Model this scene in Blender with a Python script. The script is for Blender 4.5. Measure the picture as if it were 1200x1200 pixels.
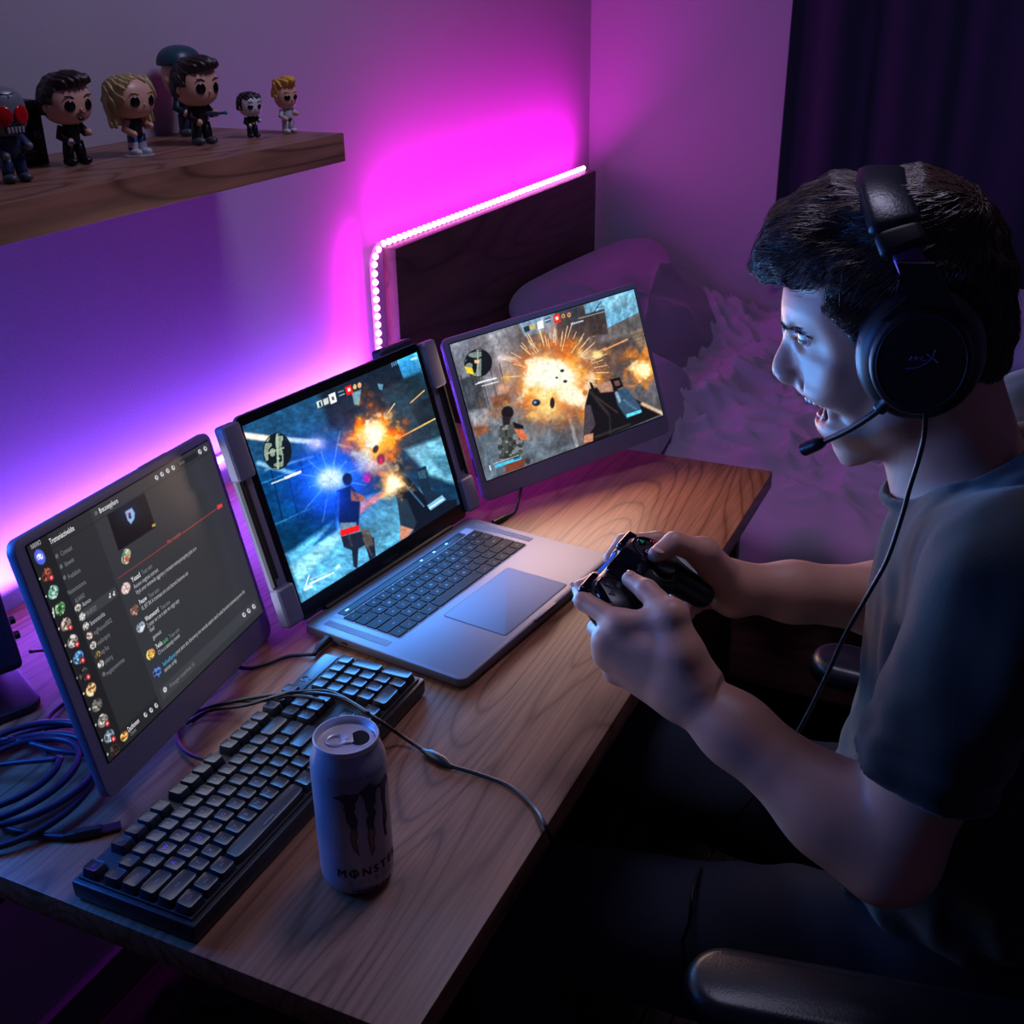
import bpy, bmesh, math, random
import numpy as np
from mathutils import Vector, Matrix

random.seed(7)
RNG = np.random.default_rng(7)
SC = bpy.context.scene
for o in list(bpy.data.objects):
    bpy.data.objects.remove(o)
COL = SC.collection

# ------------------------------------------------------------------ camera
F_PX = 1315.0
CAM = np.array([1.16, 0.0, 1.49])
RW = np.array([[0.90762016, -0.16677836, 0.38524099],
               [0.41957908, 0.38965367, -0.81983133],
               [-0.01338045, 0.90573451, 0.42363424]])      # columns: camera right, up, back in world axes
cam_data = bpy.data.cameras.new('camera')
cam = bpy.data.objects.new('camera', cam_data)
COL.objects.link(cam)
cam.matrix_world = Matrix([list(RW[i]) + [CAM[i]] for i in range(3)] + [[0, 0, 0, 1]])
cam_data.sensor_width = 36.0
cam_data.lens = 36.0 * F_PX / 1200.0
cam_data.clip_start = 0.02
SC.camera = cam

# ------------------------------------------------------------------ view, world
SC.view_settings.view_transform = 'Standard'
SC.view_settings.look = 'None'
SC.view_settings.gamma = 1.0
SC.view_settings.use_curve_mapping = False
SC.view_settings.exposure = 0.0
world = bpy.data.worlds.new('night_room')
SC.world = world
world.use_nodes = True
world.node_tree.nodes['Background'].inputs[0].default_value = (0.02, 0.02, 0.05, 1)
world.node_tree.nodes['Background'].inputs[1].default_value = 0.3


def area(name, loc, direction, up, sx, sy, power, color, spread=math.pi):
    l = bpy.data.lights.new(name, 'AREA')
    l.shape = 'RECTANGLE'
    l.size = sx
    l.size_y = sy
    l.energy = power
    l.color = color
    l.spread = spread
    o = bpy.data.objects.new(name, l)
    COL.objects.link(o)
    z = -Vector(direction).normalized()
    x = Vector(up).cross(z).normalized()
    y = z.cross(x)
    o.matrix_world = Matrix(((x.x, y.x, z.x, loc[0]), (x.y, y.y, z.y, loc[1]), (x.z, y.z, z.z, loc[2]), (0, 0, 0, 1)))
    return o


# overhead dim cool room light
area('ceiling_lamp_light', (0.80, 1.33, 2.35), (-0.1, 0.05, -1), (0, 1, 0), 0.35, 0.35, 6.0, (0.68, 0.65, 1.0))
# blue lamp on the desk-side wall further left, out of the picture
area('blue_lamp_light', (0.06, 0.50, 1.10), (1.0, 0.38, 0.0), (0, 0, 1), 0.25, 0.20, 5.0, (0.02, 0.19, 1.0))
# light thrown by the three screens (set at the screens, see there)
LAPTOP_SCREEN_W = 4.7
RIGHT_SCREEN_W = 2.2
LEFT_SCREEN_W = 0.6


# ------------------------------------------------------------------ pixel helpers (real depth is always given)
def ray(px, py):
    return RW @ np.array([px - 600.0, 600.0 - py, -F_PX])


def at_y(px, py, Y):
    r = ray(px, py)
    return CAM + r * ((Y - CAM[1]) / r[1])


def at_z(px, py, Z=0.756):
    r = ray(px, py)
    return CAM + r * ((Z - CAM[2]) / r[2])


def at_x(px, py, X):
    r = ray(px, py)
    return CAM + r * ((X - CAM[0]) / r[0])


def lin(c):
    c = np.asarray(c, float) / 255.0
    return np.where(c <= 0.04045, c / 12.92, ((c + 0.055) / 1.055) ** 2.4)


# ------------------------------------------------------------------ numpy noise
def _hash(i, j, k, seed):
    n = (i * 374761393 + j * 668265263 + k * 2147483647 + seed * 1274126177) & 0xFFFFFFFF
    n = ((n ^ (n >> 13)) * 1274126177) & 0xFFFFFFFF
    return ((n ^ (n >> 16)) & 0xFFFF) / 65535.0 * 2 - 1


def vnoise(P, scale=1.0, seed=0):
    P = np.asarray(P, float) * scale
    i = np.floor(P).astype(np.int64)
    f = P - i
    f = f * f * (3 - 2 * f)
    r = 0
    for a in (0, 1):
        wa = f[..., 0] if a else 1 - f[..., 0]
        for b in (0, 1):
            wb = f[..., 1] if b else 1 - f[..., 1]
            for c in (0, 1):
                wc = f[..., 2] if c else 1 - f[..., 2]
                r = r + wa * wb * wc * _hash(i[..., 0] + a, i[..., 1] + b, i[..., 2] + c, seed)
    return r


def fbm(P, scale, seed=0, octs=3):
    r = 0
    a = 1.0
    for o in range(octs):
        r = r + a * vnoise(P, scale * 2 ** o, seed + o)
        a *= 0.5
    return r


# ------------------------------------------------------------------ materials
MATS = {}


def mat(name, color=(128, 128, 128), rough=0.5, metal=0.0, emit=None, estr=1.0, bump=0.0, bscale=60.0,
        vary=0.0, vscale=8.0, coat=0.0, sss=0.0, attr=None, trans=0.0, stretch=None, sheen=0.0, alpha=1.0, spec=None):
    if name in MATS:
        return MATS[name]
    m = bpy.data.materials.new(name)
    m.use_nodes = True
    nt = m.node_tree
    b = nt.nodes['Principled BSDF']
    c = lin(color)
    b.inputs['Base Color'].default_value = (*c, 1)
    b.inputs['Roughness'].default_value = rough
    b.inputs['Metallic'].default_value = metal
    if spec is not None:
        b.inputs['Specular IOR Level'].default_value = spec
    if coat:
        b.inputs['Coat Weight'].default_value = coat
        b.inputs['Coat Roughness'].default_value = 0.15
    if sheen:
        b.inputs['Sheen Weight'].default_value = sheen
    if sss:
        b.inputs['Subsurface Weight'].default_value = sss
        b.inputs['Subsurface Radius'].default_value = (1.0, 0.35, 0.2)
        b.inputs['Subsurface Scale'].default_value = 0.006
    if trans:
        b.inputs['Transmission Weight'].default_value = trans
    if alpha < 1:
        b.inputs['Alpha'].default_value = alpha
    if attr:
        a = nt.nodes.new('ShaderNodeAttribute')
        a.attribute_name = attr
        src = a.outputs['Color']
        if emit:
            b.inputs['Base Color'].default_value = (0.01, 0.01, 0.01, 1)
            nt.links.new(src, b.inputs['Emission Color'])
            b.inputs['Emission Strength'].default_value = estr
            b.inputs['Specular IOR Level'].default_value = 0.15
        else:
            nt.links.new(src, b.inputs['Base Color'])
    elif emit is not None:
        b.inputs['Emission Color'].default_value = (*lin(emit), 1)
        b.inputs['Emission Strength'].default_value = estr
    if bump or vary:
        tc = nt.nodes.new('ShaderNodeTexCoord')
        mp = nt.nodes.new('ShaderNodeMapping')
        nt.links.new(tc.outputs['Object'], mp.inputs[0])
        if stretch:
            mp.inputs['Scale'].default_value = stretch
        if bump:
            n = nt.nodes.new('ShaderNodeTexNoise')
            n.inputs['Scale'].default_value = bscale
            n.inputs['Detail'].default_value = 4
            nt.links.new(mp.outputs[0], n.inputs[0])
            bp = nt.nodes.new('ShaderNodeBump')
            bp.inputs['Strength'].default_value = bump
            bp.inputs['Distance'].default_value = 0.002
            nt.links.new(n.outputs[0], bp.inputs['Height'])
            nt.links.new(bp.outputs[0], b.inputs['Normal'])
        if vary and not attr:
            n = nt.nodes.new('ShaderNodeTexNoise')
            n.inputs['Scale'].default_value = vscale
            n.inputs['Detail'].default_value = 3
            nt.links.new(mp.outputs[0], n.inputs[0])
            r = nt.nodes.new('ShaderNodeValToRGB')
            r.color_ramp.elements[0].position = 0.3
            r.color_ramp.elements[1].position = 0.7
            r.color_ramp.elements[0].color = (*(c * (1 - vary)), 1)
            r.color_ramp.elements[1].color = (*np.minimum(c * (1 + vary), 1), 1)
            nt.links.new(n.outputs[0], r.inputs[0])
            nt.links.new(r.outputs[0], b.inputs['Base Color'])
    MATS[name] = m
    return m


def wood(name, c0, c1, c2, axis='Y', ring=7.0, rough=0.42, fine=1.0):
    """cathedral grain running along one axis"""
    m = bpy.data.materials.new(name)
    m.use_nodes = True
    nt = m.node_tree
    N = nt.nodes
    L = nt.links
    b = N['Principled BSDF']
    tc = N.new('ShaderNodeTexCoord')
    mp = N.new('ShaderNodeMapping')
    L.new(tc.outputs['Object'], mp.inputs[0])
    s = {'Y': (1.0, 0.16, 1.0), 'X': (0.16, 1.0, 1.0), 'Z': (1.0, 1.0, 0.16)}[axis]
    mp.inputs['Scale'].default_value = s
    n1 = N.new('ShaderNodeTexNoise')
    n1.inputs['Scale'].default_value = 5.0
    n1.inputs['Detail'].default_value = 1.5
    L.new(mp.outputs[0], n1.inputs[0])
    mul = N.new('ShaderNodeMath')
    mul.operation = 'MULTIPLY'
    mul.inputs[1].default_value = ring * 6
    L.new(n1.outputs[0], mul.inputs[0])
    fr = N.new('ShaderNodeMath')
    fr.operation = 'PINGPONG'
    fr.inputs[1].default_value = 1.0
    L.new(mul.outputs[0], fr.inputs[0])
    ramp = N.new('ShaderNodeValToRGB')
    e = ramp.color_ramp.elements
    e[0].position = 0.0
    e[0].color = (*lin(c0), 1)
    e[1].position = 0.28
    e[1].color = (*lin(c1), 1)
    e2 = e.new(1.0)
    e2.color = (*lin(c2), 1)
    L.new(fr.outputs[0], ramp.inputs[0])
    # fine fibres
    mp2 = N.new('ShaderNodeMapping')
    L.new(tc.outputs['Object'], mp2.inputs[0])
    s2 = {'Y': (260, 6, 60), 'X': (6, 260, 60), 'Z': (260, 60, 6)}[axis]
    mp2.inputs['Scale'].default_value = s2
    n2 = N.new('ShaderNodeTexNoise')
    n2.inputs['Scale'].default_value = 1.0
    n2.inputs['Detail'].default_value = 3
    L.new(mp2.outputs[0], n2.inputs[0])
    r2 = N.new('ShaderNodeValToRGB')
    r2.color_ramp.elements[0].position = 0.35
    r2.color_ramp.elements[1].position = 0.62
    k = 1 - 0.38 * fine
    r2.color_ramp.elements[0].color = (k, k, k, 1)
    r2.color_ramp.elements[1].color = (1, 1, 1, 1)
    L.new(n2.outputs[0], r2.inputs[0])
    mx = N.new('ShaderNodeMix')
    mx.data_type = 'RGBA'
    mx.blend_type = 'MULTIPLY'
    mx.inputs[0].default_value = 1.0
    L.new(ramp.outputs[0], mx.inputs[6])
    L.new(r2.outputs[0], mx.inputs[7])
    L.new(mx.outputs[2], b.inputs['Base Color'])
    bp = N.new('ShaderNodeBump')
    bp.inputs['Strength'].default_value = 0.12
    bp.inputs['Distance'].default_value = 0.001
    L.new(n2.outputs[0], bp.inputs['Height'])
    L.new(bp.outputs[0], b.inputs['Normal'])
    b.inputs['Roughness'].default_value = rough
    MATS[name] = m
    return m


# ------------------------------------------------------------------ mesh building
class MB:
    def __init__(self):
        self.v = []
        self.f = []
        self.m = []
        self.T = None

    def add(self, vs, fs, m=0):
        o = len(self.v)
        if self.T is not None:
            vs = [tuple(self.T @ Vector(q)) for q in vs]
        self.v += [tuple(map(float, q)) for q in vs]
        self.f += [tuple(i + o for i in q) for q in fs]
        self.m += [m] * len(fs)
        return self

    def box(self, c, s, bev=0.0, m=0, seg=2, rot=None, taper=1.0):
        bm = bmesh.new()
        bmesh.ops.create_cube(bm, size=1.0)
        for v in bm.verts:
            v.co = Vector((v.co.x * s[0], v.co.y * s[1], v.co.z * s[2]))
            if taper != 1.0 and v.co.z > 0:
                v.co.x *= taper
                v.co.y *= taper
        if bev > 0:
            bmesh.ops.bevel(bm, geom=list(bm.edges), offset=bev, segments=seg, profile=0.6, affect='EDGES')
        bm.verts.index_update()
        vs = []
        for v in bm.verts:
            co = v.co.copy()
            if rot is not None:
                co = rot @ co
            vs.append(co + Vector(c))
        self.add(vs, [[q.index for q in p.verts] for p in bm.faces], m)
        bm.free()
        return self

    def plate(self, w, h, t, rad, bev=0.0, m=0, seg=6, c=(0, 0, 0), axes='XY', hole=None):
        """rounded-rectangle slab, thickness along the third axis, centred"""
        pts = []
        for qx, qy, a0 in ((1, 1, 0), (-1, 1, 90), (-1, -1, 180), (1, -1, 270)):
            for k in range(seg + 1):
                a = math.radians(a0 + 90 * k / seg)
                pts.append(((w / 2 - rad) * qx + rad * math.cos(a), (h / 2 - rad) * qy + rad * math.sin(a)))
        return self.prism(pts, -t / 2, t / 2, bev, m, c, axes)

    def prism(self, pts, z0, z1, bev=0.0, m=0, c=(0, 0, 0), axes='XY'):
        n = len(pts)
        P = np.array(pts, float)
        cen = P.mean(0)
        rings = []
        if bev > 0:
            # inset by moving along vertex normals
            nx = np.roll(P, -1, 0) - np.roll(P, 1, 0)
            nrm = np.stack([nx[:, 1], -nx[:, 0]], 1)
            nrm /= np.linalg.norm(nrm, axis=1)[:, None] + 1e-12
            area2 = np.sum(P[:, 0] * np.roll(P[:, 1], -1) - P[:, 1] * np.roll(P[:, 0], -1))
            if area2 < 0:
                nrm = -nrm
            I = P - nrm * bev
            I2 = P - nrm * bev * 0.3
            rings = [(I, z0), (I2, z0 + bev * 0.3), (P, z0 + bev), (P, z1 - bev), (I2, z1 - bev * 0.3), (I, z1)]
        else:
            rings = [(P, z0), (P, z1)]
        vs = []
        for R_, z in rings:
            vs += [(q[0], q[1], z) for q in R_]
        fs = []
        for r in range(len(rings) - 1):
            for k in range(n):
                k2 = (k + 1) % n
                fs.append((r * n + k, r * n + k2, (r + 1) * n + k2, (r + 1) * n + k))
        fs.append(tuple(range(n - 1, -1, -1)))
        fs.append(tuple((len(rings) - 1) * n + k for k in range(n)))
        if axes == 'YZ':
            vs = [(z, x, y) for x, y, z in vs]
        elif axes == 'XZ':
            vs = [(x, -z, y) for x, y, z in vs]
        vs = [(a + c[0], b + c[1], d + c[2]) for a, b, d in vs]
        return self.add(vs, fs, m)

    def tube(self, path, r, n=8, m=0, closed=False, cap=True, flat=1.0):
        P = [Vector(tuple(map(float, q))) for q in path]
        N = len(P)
        rs = r if hasattr(r, '__len__') else [r] * N
        vs = []
        ref = None
        for i in range(N):
            if closed:
                t = (P[(i + 1) % N] - P[i - 1]).normalized()
            else:
                t = (P[min(i + 1, N - 1)] - P[max(i - 1, 0)]).normalized()
            if ref is None:
                ref = Vector((0, 0, 1)) if abs(t.z) < 0.9 else Vector((1, 0, 0))
            u = (ref - t * ref.dot(t))
            if u.length < 1e-6:
                u = t.orthogonal()
            u.normalize()
            w = t.cross(u)
            ref = u
            for k in range(n):
                a = 2 * math.pi * k / n
                vs.append(P[i] + (u * math.cos(a) * flat + w * math.sin(a)) * rs[i])
        fs = []
        for i in range(N if closed else N - 1):
            j = (i + 1) % N
            for k in range(n):
                k2 = (k + 1) % n
                fs.append((i * n + k, i * n + k2, j * n + k2, j * n + k))
        if cap and not closed:
            fs.append(tuple(range(n - 1, -1, -1)))
            fs.append(tuple((N - 1) * n + k for k in range(n)))
        return self.add(vs, fs, m)

    def cyl(self, a, b, r0, r1=None, n=20, m=0):
        r1 = r0 if r1 is None else r1
        return self.tube([a, b], [r0, r1], n, m)

    def lathe(self, prof, n=32, c=(0, 0, 0), m=0, axis=None, u0=None):
        """prof: (radius, height) list; axis: unit direction"""
        ax = Vector(axis).normalized() if axis is not None else Vector((0, 0, 1))
        u = Vector(u0).normalized() if u0 is not None else (Vector((1, 0, 0)) if abs(ax.x) < 0.9 else Vector((0, 1, 0)))
        u = (u - ax * u.dot(ax)).normalized()
        w = ax.cross(u)
        vs = []
        for r, z in prof:
            for k in range(n):
                a = 2 * math.pi * k / n
                vs.append(Vector(c) + ax * z + (u * math.cos(a) + w * math.sin(a)) * max(r, 1e-5))
        fs = []
        for i in range(len(prof) - 1):
            for k in range(n):
                k2 = (k + 1) % n
                fs.append((i * n + k, i * n + k2, (i + 1) * n + k2, (i + 1) * n + k))
        return self.add(vs, fs, m)

    def ellip(self, c, r, n=20, k=10, m=0, e=1.0, rot=None):
        """(super)ellipsoid"""
        vs = []
        fs = []

        def sp(x, p):
            return math.copysign(abs(x) ** p, x)
        for i in range(k + 1):
            th = -math.pi / 2 + math.pi * i / k
            for j in range(n):
                ph = 2 * math.pi * j / n
                q = Vector((r[0] * sp(math.cos(th), e) * sp(math.cos(ph), e), r[1] * sp(math.cos(th), e) * sp(math.sin(ph), e), r[2] * sp(math.sin(th), e)))
                if rot is not None:
                    q = rot @ q
                vs.append(q + Vector(c))
        for i in range(k):
            for j in range(n):
                j2 = (j + 1) % n
                fs.append((i * n + j, i * n + j2, (i + 1) * n + j2, (i + 1) * n + j))
        return self.add(vs, fs, m)

    def build(self, name, mats, parent=None, angle=35, world=False):
        if not isinstance(mats, (list, tuple)):
            mats = [mats]
        me = bpy.data.meshes.new(name)
        V = self.v
        if world and parent is not None:
            L = parent.location
            V = [(a - L[0], b - L[1], c - L[2]) for a, b, c in V]
        me.from_pydata(V, [], self.f)
        for q in mats:
            me.materials.append(q)
        me.polygons.foreach_set('material_index', self.m)
        finish(me, angle)
        return link(name, me, parent)


def finish(me, angle):
    me.validate()
    bm = bmesh.new()
    bm.from_mesh(me)
    bmesh.ops.remove_doubles(bm, verts=bm.verts, dist=1e-6)
    bmesh.ops.recalc_face_normals(bm, faces=bm.faces)
    bm.to_mesh(me)
    bm.free()
    me.polygons.foreach_set('use_smooth', [angle > 0] * len(me.polygons))
    if 0 < angle < 180:
        me.set_sharp_from_angle(angle=math.radians(angle))
    me.update()


def link(name, me, parent=None):
    o = bpy.data.objects.new(name, me)
    COL.objects.link(o)
    if parent is not None:
        o.parent = parent
    return o


def empty(name, loc=(0, 0, 0), rz=0.0, M=None):
    o = bpy.data.objects.new(name, None)
    COL.objects.link(o)
    o.empty_display_size = 0.05
    if M is not None:
        o.matrix_world = M
        o.location = M.to_translation()
    else:
        o.location = loc
        o.rotation_euler = (0, 0, rz)
    return o


def tag(o, label=None, cat=None, group=None, kind=None):
    if label:
        o['label'] = label
    if cat:
        o['category'] = cat
    if group:
        o['group'] = group
    if kind:
        o['kind'] = kind
    return o


def struct(name, mb, m, angle=35):
    return tag(mb.build(name, m, None, angle), kind='structure')


def spline(pts, n=10, closed=False):
    """Catmull-Rom through the points"""
    P = [np.array(p, float) for p in pts]
    out = []
    N = len(P)
    for i in range(N if closed else N - 1):
        if closed:
            a, b, c, d = P[i - 1], P[i], P[(i + 1) % N], P[(i + 2) % N]
        else:
            a, b, c, d = P[max(i - 1, 0)], P[i], P[i + 1], P[min(i + 2, N - 1)]
        for k in range(n):
            t = k / n
            out.append(0.5 * ((2 * b) + (c - a) * t + (2 * a - 5 * b + 4 * c - d) * t * t + (3 * b - a - 3 * c + d) * t ** 3))
    if not closed:
        out.append(P[-1])
    return out


TXT = {}


def text_geo(s, size=1.0):
    """flat triangles of a word, left-bottom origin"""
    if s not in TXT:
        cu = bpy.data.curves.new('t', 'FONT')
        cu.body = s
        cu.resolution_u = 2
        ob = bpy.data.objects.new('t', cu)
        COL.objects.link(ob)
        dg = bpy.context.evaluated_depsgraph_get()
        me = ob.evaluated_get(dg).to_mesh()
        vs = [tuple(v.co) for v in me.vertices]
        fs = [tuple(p.vertices) for p in me.polygons]
        ob.evaluated_get(dg).to_mesh_clear()
        bpy.data.objects.remove(ob)
        bpy.data.curves.remove(cu)
        TXT[s] = (vs, fs)
    vs, fs = TXT[s]
    return [(x * size, y * size) for x, y, z in vs], fs


def text_w(s, size):
    vs, _ = text_geo(s, size)
    return max([v[0] for v in vs] + [0])


# ------------------------------------------------------------------ implicit surfaces (surface nets)
def smin(a, b, k):
    h = np.maximum(k - np.abs(a - b), 0) / k
    return np.minimum(a, b) - h * h * k * 0.25


def smax(a, b, k):
    return -smin(-a, -b, k)


def cone(P, a, b, r0, r1):
    a = np.asarray(a, float)
    ba = np.asarray(b, float) - a
    pa = P - a
    t = np.clip(pa @ ba / (ba @ ba), 0, 1)
    return np.linalg.norm(pa - t[:, None] * ba, axis=1) - (r0 + (r1 - r0) * t)


def ell(P, c, r, R=None):
    q = P - np.asarray(c, float)
    if R is not None:
        q = q @ R
    r = np.asarray(r, float)
    k0 = np.linalg.norm(q / r, axis=1)
    k1 = np.linalg.norm(q / (r * r), axis=1) + 1e-9
    return k0 * (k0 - 1) / k1


def poly2(x, y, pts):
    """signed distance to a closed polygon, negative inside"""
    V = np.asarray(pts, float)
    n = len(V)
    d = np.full(x.shape, 1e9)
    s = np.ones(x.shape)
    for i in range(n):
        a = V[i]
        b = V[i - 1]
        ex, ey = b - a
        wx = x - a[0]
        wy = y - a[1]
        t = np.clip((wx * ex + wy * ey) / (ex * ex + ey * ey + 1e-18), 0, 1)
        d = np.minimum(d, (wx - ex * t) ** 2 + (wy - ey * t) ** 2)
        c1 = y >= a[1]
        c2 = y < b[1]
        c3 = ex * wy > ey * wx
        fl = (c1 & c2 & c3) | (~c1 & ~c2 & ~c3)
        s = np.where(fl, -s, s)
    return s * np.sqrt(d)


def surface(f, lo, hi, h, B=10, slack=1.3):
    lo = np.asarray(lo, float)
    hi = np.asarray(hi, float)
    nb = np.maximum(np.ceil((hi - lo) / h / B).astype(int), 1)
    g = np.stack(np.meshgrid(*[np.arange(n) for n in nb], indexing='ij'), -1).reshape(-1, 3)
    cen = lo + (g + 0.5) * B * h
    dc = np.concatenate([f(cen[i:i + 60000]) for i in range(0, len(cen), 60000)])
    g = g[np.abs(dc) < B * h * 0.87 * slack]
    if len(g) == 0:
        return np.zeros((0, 3)), np.zeros((0, 4), int)
    nd = np.stack(np.meshgrid(*[np.arange(B + 1)] * 3, indexing='ij'), -1).reshape(-1, 3)
    NN = nb * B + 2
    keys, pos, eds = [], [], []
    offs = [(0, 0, 0), (1, 0, 0), (0, 1, 0), (1, 1, 0), (0, 0, 1), (1, 0, 1), (0, 1, 1), (1, 1, 1)]
    edges = [(a, b) for a in range(8) for b in range(a + 1, 8) if bin(a ^ b).count('1') == 1]
    for s in range(0, len(g), 80):
        gg = g[s:s + 80]
        P = lo + (gg[:, None, :] * B + nd[None]) * h
        D = f(P.reshape(-1, 3)).reshape(len(gg), B + 1, B + 1, B + 1)
        cor = np.stack([D[:, o[0]:o[0] + B, o[1]:o[1] + B, o[2]:o[2] + B] for o in offs], -1)
        sg = cor < 0
        act = sg.any(-1) & ~sg.all(-1)
        idx = np.argwhere(act)
        if len(idx) == 0:
            continue
        cv = cor[act]
        acc = np.zeros((len(cv), 3))
        cnt = np.zeros(len(cv))
        for a, b in edges:
            va, vb = cv[:, a], cv[:, b]
            ch = (va < 0) != (vb < 0)
            t = np.where(ch, va / np.where(ch, va - vb, 1), 0)
            pa = np.array(offs[a], float)
            pb = np.array(offs[b], float)
            acc += np.where(ch[:, None], pa + (pb - pa) * t[:, None], 0)
            cnt += ch
        cell = gg[idx[:, 0]] * B + idx[:, 1:]
        keys.append((cell[:, 0] * NN[1] + cell[:, 1]) * NN[2] + cell[:, 2])
        pos.append(lo + (cell + acc / cnt[:, None]) * h)
        for ax, b in ((0, 1), (1, 2), (2, 4)):
            ch = (cv[:, 0] < 0) != (cv[:, b] < 0)
            c = cell[ch]
            eds.append((ax, c, cv[ch, 0] < 0))
    keys = np.concatenate(keys)
    pos = np.concatenate(pos)
    o = np.argsort(keys)
    keys = keys[o]
    pos = pos[o]
    quads = []
    for ax, c, neg in eds:
        u, v = [(1, 2), (2, 0), (0, 1)][ax]
        q = []
        for du, dv in ((1, 1), (0, 1), (0, 0), (1, 0)):
            cc = c.copy()
            cc[:, u] -= du
            cc[:, v] -= dv
            k = (cc[:, 0] * NN[1] + cc[:, 1]) * NN[2] + cc[:, 2]
            i = np.searchsorted(keys, k)
            i = np.minimum(i, len(keys) - 1)
            q.append(np.where(keys[i] == k, i, -1))
        q = np.stack(q, 1)
        ok = (q >= 0).all(1)
        q = np.where(neg[:, None], q, q[:, ::-1])[ok]
        quads.append(q)
    return pos, np.concatenate(quads)


def np_mesh(name, V, F, mats, parent=None, colors=None, attr='paint', smooth=True, world=False, midx=None):
    if not isinstance(mats, (list, tuple)):
        mats = [mats]
    V = np.asarray(V, float)
    if world and parent is not None:
        V = V - np.array(parent.location)
    F = np.asarray(F)
    me = bpy.data.meshes.new(name)
    me.vertices.add(len(V))
    me.vertices.foreach_set('co', V.astype(np.float32).ravel())
    k = F.shape[1]
    me.loops.add(F.size)
    me.loops.foreach_set('vertex_index', F.astype(np.int32).ravel())
    me.polygons.add(len(F))
    me.polygons.foreach_set('loop_start', np.arange(0, F.size, k, dtype=np.int32))
    me.polygons.foreach_set('loop_total', np.full(len(F), k, np.int32))
    me.polygons.foreach_set('use_smooth', np.full(len(F), smooth))
    for q in mats:
        me.materials.append(q)
    if midx is not None:
        me.polygons.foreach_set('material_index', midx.astype(np.int32))
    me.update(calc_edges=True)
    me.validate()
    if colors is not None:
        a = me.color_attributes.new(attr, 'FLOAT_COLOR', 'POINT')
        c = np.ones((len(V), 4), np.float32)
        c[:, :3] = colors
        a.data.foreach_set('color', c.ravel())
    return link(name, me, parent)

# =================================================================== SETTING
WALL = mat('wall_paint', (176, 170, 184), 0.9, bump=0.25, bscale=260)
XR, YF, HC = 3.3, -1.6, 2.6
struct('wall_left', MB().box((-0.05, 0.7, HC / 2), (0.1, 4.6, HC)), WALL)
struct('wall_back', MB().box((1.65, 3.05, HC / 2), (3.3, 0.1, HC)), WALL)
struct('wall_right', MB().box((XR + 0.05, 0.7, HC / 2), (0.1, 4.6, HC)), WALL)
struct('wall_front', MB().box((1.65, YF - 0.05, HC / 2), (3.3, 0.1, HC)), WALL)
struct('ceiling', MB().box((1.65, 0.7, HC + 0.05), (3.4, 4.8, 0.1)), mat('ceiling_paint', (120, 118, 128), 0.9))
fl = struct('floor', MB().box((1.65, 0.7, -0.05), (3.4, 4.8, 0.1)), mat('floor_base', (30, 24, 26), 0.7))
board = MB().box((0, 0, 0), (0.118, 0.898, 0.012), 0.002, seg=1)
bm0 = wood('floor_wood', (52, 36, 32), (74, 52, 44), (84, 60, 50), 'Y', 4.0, 0.5)
first = None
for i in range(27):
    for j in range(5):
        y = YF + 0.35 + j * 0.9 + (i % 3) * 0.3
        if y > 2.5 or y < YF + 0.3:
            continue
        x = 0.06 + i * 0.12
        if first is None:
            first = board.build('floorboard', bm0, fl)
            ob = first
        else:
            ob = first.copy()
            COL.objects.link(ob)
            ob.parent = fl
        ob.location = (x, y + 0.15, 0.003 + 0.0006 * ((i * 7 + j * 3) % 3))
bb = mat('baseboard_paint', (120, 112, 122), 0.5)
struct('baseboard_left', MB().box((0.007, 0.7, 0.055), (0.014, 4.5, 0.09), 0.003), bb)
struct('baseboard_back', MB().box((1.65, 2.993, 0.055), (3.25, 0.014, 0.09), 0.003), bb)

# =================================================================== DESK
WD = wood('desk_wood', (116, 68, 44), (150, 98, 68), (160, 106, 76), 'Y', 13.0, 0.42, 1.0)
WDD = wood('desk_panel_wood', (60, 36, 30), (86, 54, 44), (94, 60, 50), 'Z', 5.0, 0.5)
desk = tag(empty('desk', (0.412, 1.136, 0)), 'long oak-grained wooden desk with laptop and monitors on it', 'desk')
d = MB().box((0, 0, 0.735), (0.818, 1.228, 0.030), 0.0015)
d.build('tabletop', WD, desk)
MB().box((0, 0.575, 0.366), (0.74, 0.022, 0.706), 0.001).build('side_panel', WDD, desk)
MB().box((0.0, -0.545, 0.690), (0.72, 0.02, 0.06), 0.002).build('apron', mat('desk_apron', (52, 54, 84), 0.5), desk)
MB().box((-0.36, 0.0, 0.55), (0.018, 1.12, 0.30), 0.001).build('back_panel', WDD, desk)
MB().box((0.10, 0.20, 0.366), (0.02, 0.0, 0.0)) if False else None
st_m = mat('desk_steel', (44, 44, 66), 0.4, 0.5)
for sx in (-0.34, 0.30):
    MB().box((sx, -0.545, 0.336), (0.04, 0.04, 0.648), 0.003).build('leg', st_m, desk)
MB().box((-0.02, -0.545, 0.10), (0.60, 0.03, 0.03), 0.003).build('crossbar', st_m, desk)
# strip of light under / behind the desk top
VIOLET = mat('violet_led', emit=(105, 50, 255), color=(10, 8, 20), estr=1.0)


def led_material(name, rgb, strength, low, scale):
    m = bpy.data.materials.new(name)
    m.use_nodes = True
    nt = m.node_tree
    b = nt.nodes['Principled BSDF']
    b.inputs['Base Color'].default_value = (0.6, 0.5, 0.6, 1)
    b.inputs['Emission Color'].default_value = (*rgb, 1)
    b.inputs['Emission Strength'].default_value = strength
    MATS[name] = m
    return m


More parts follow.
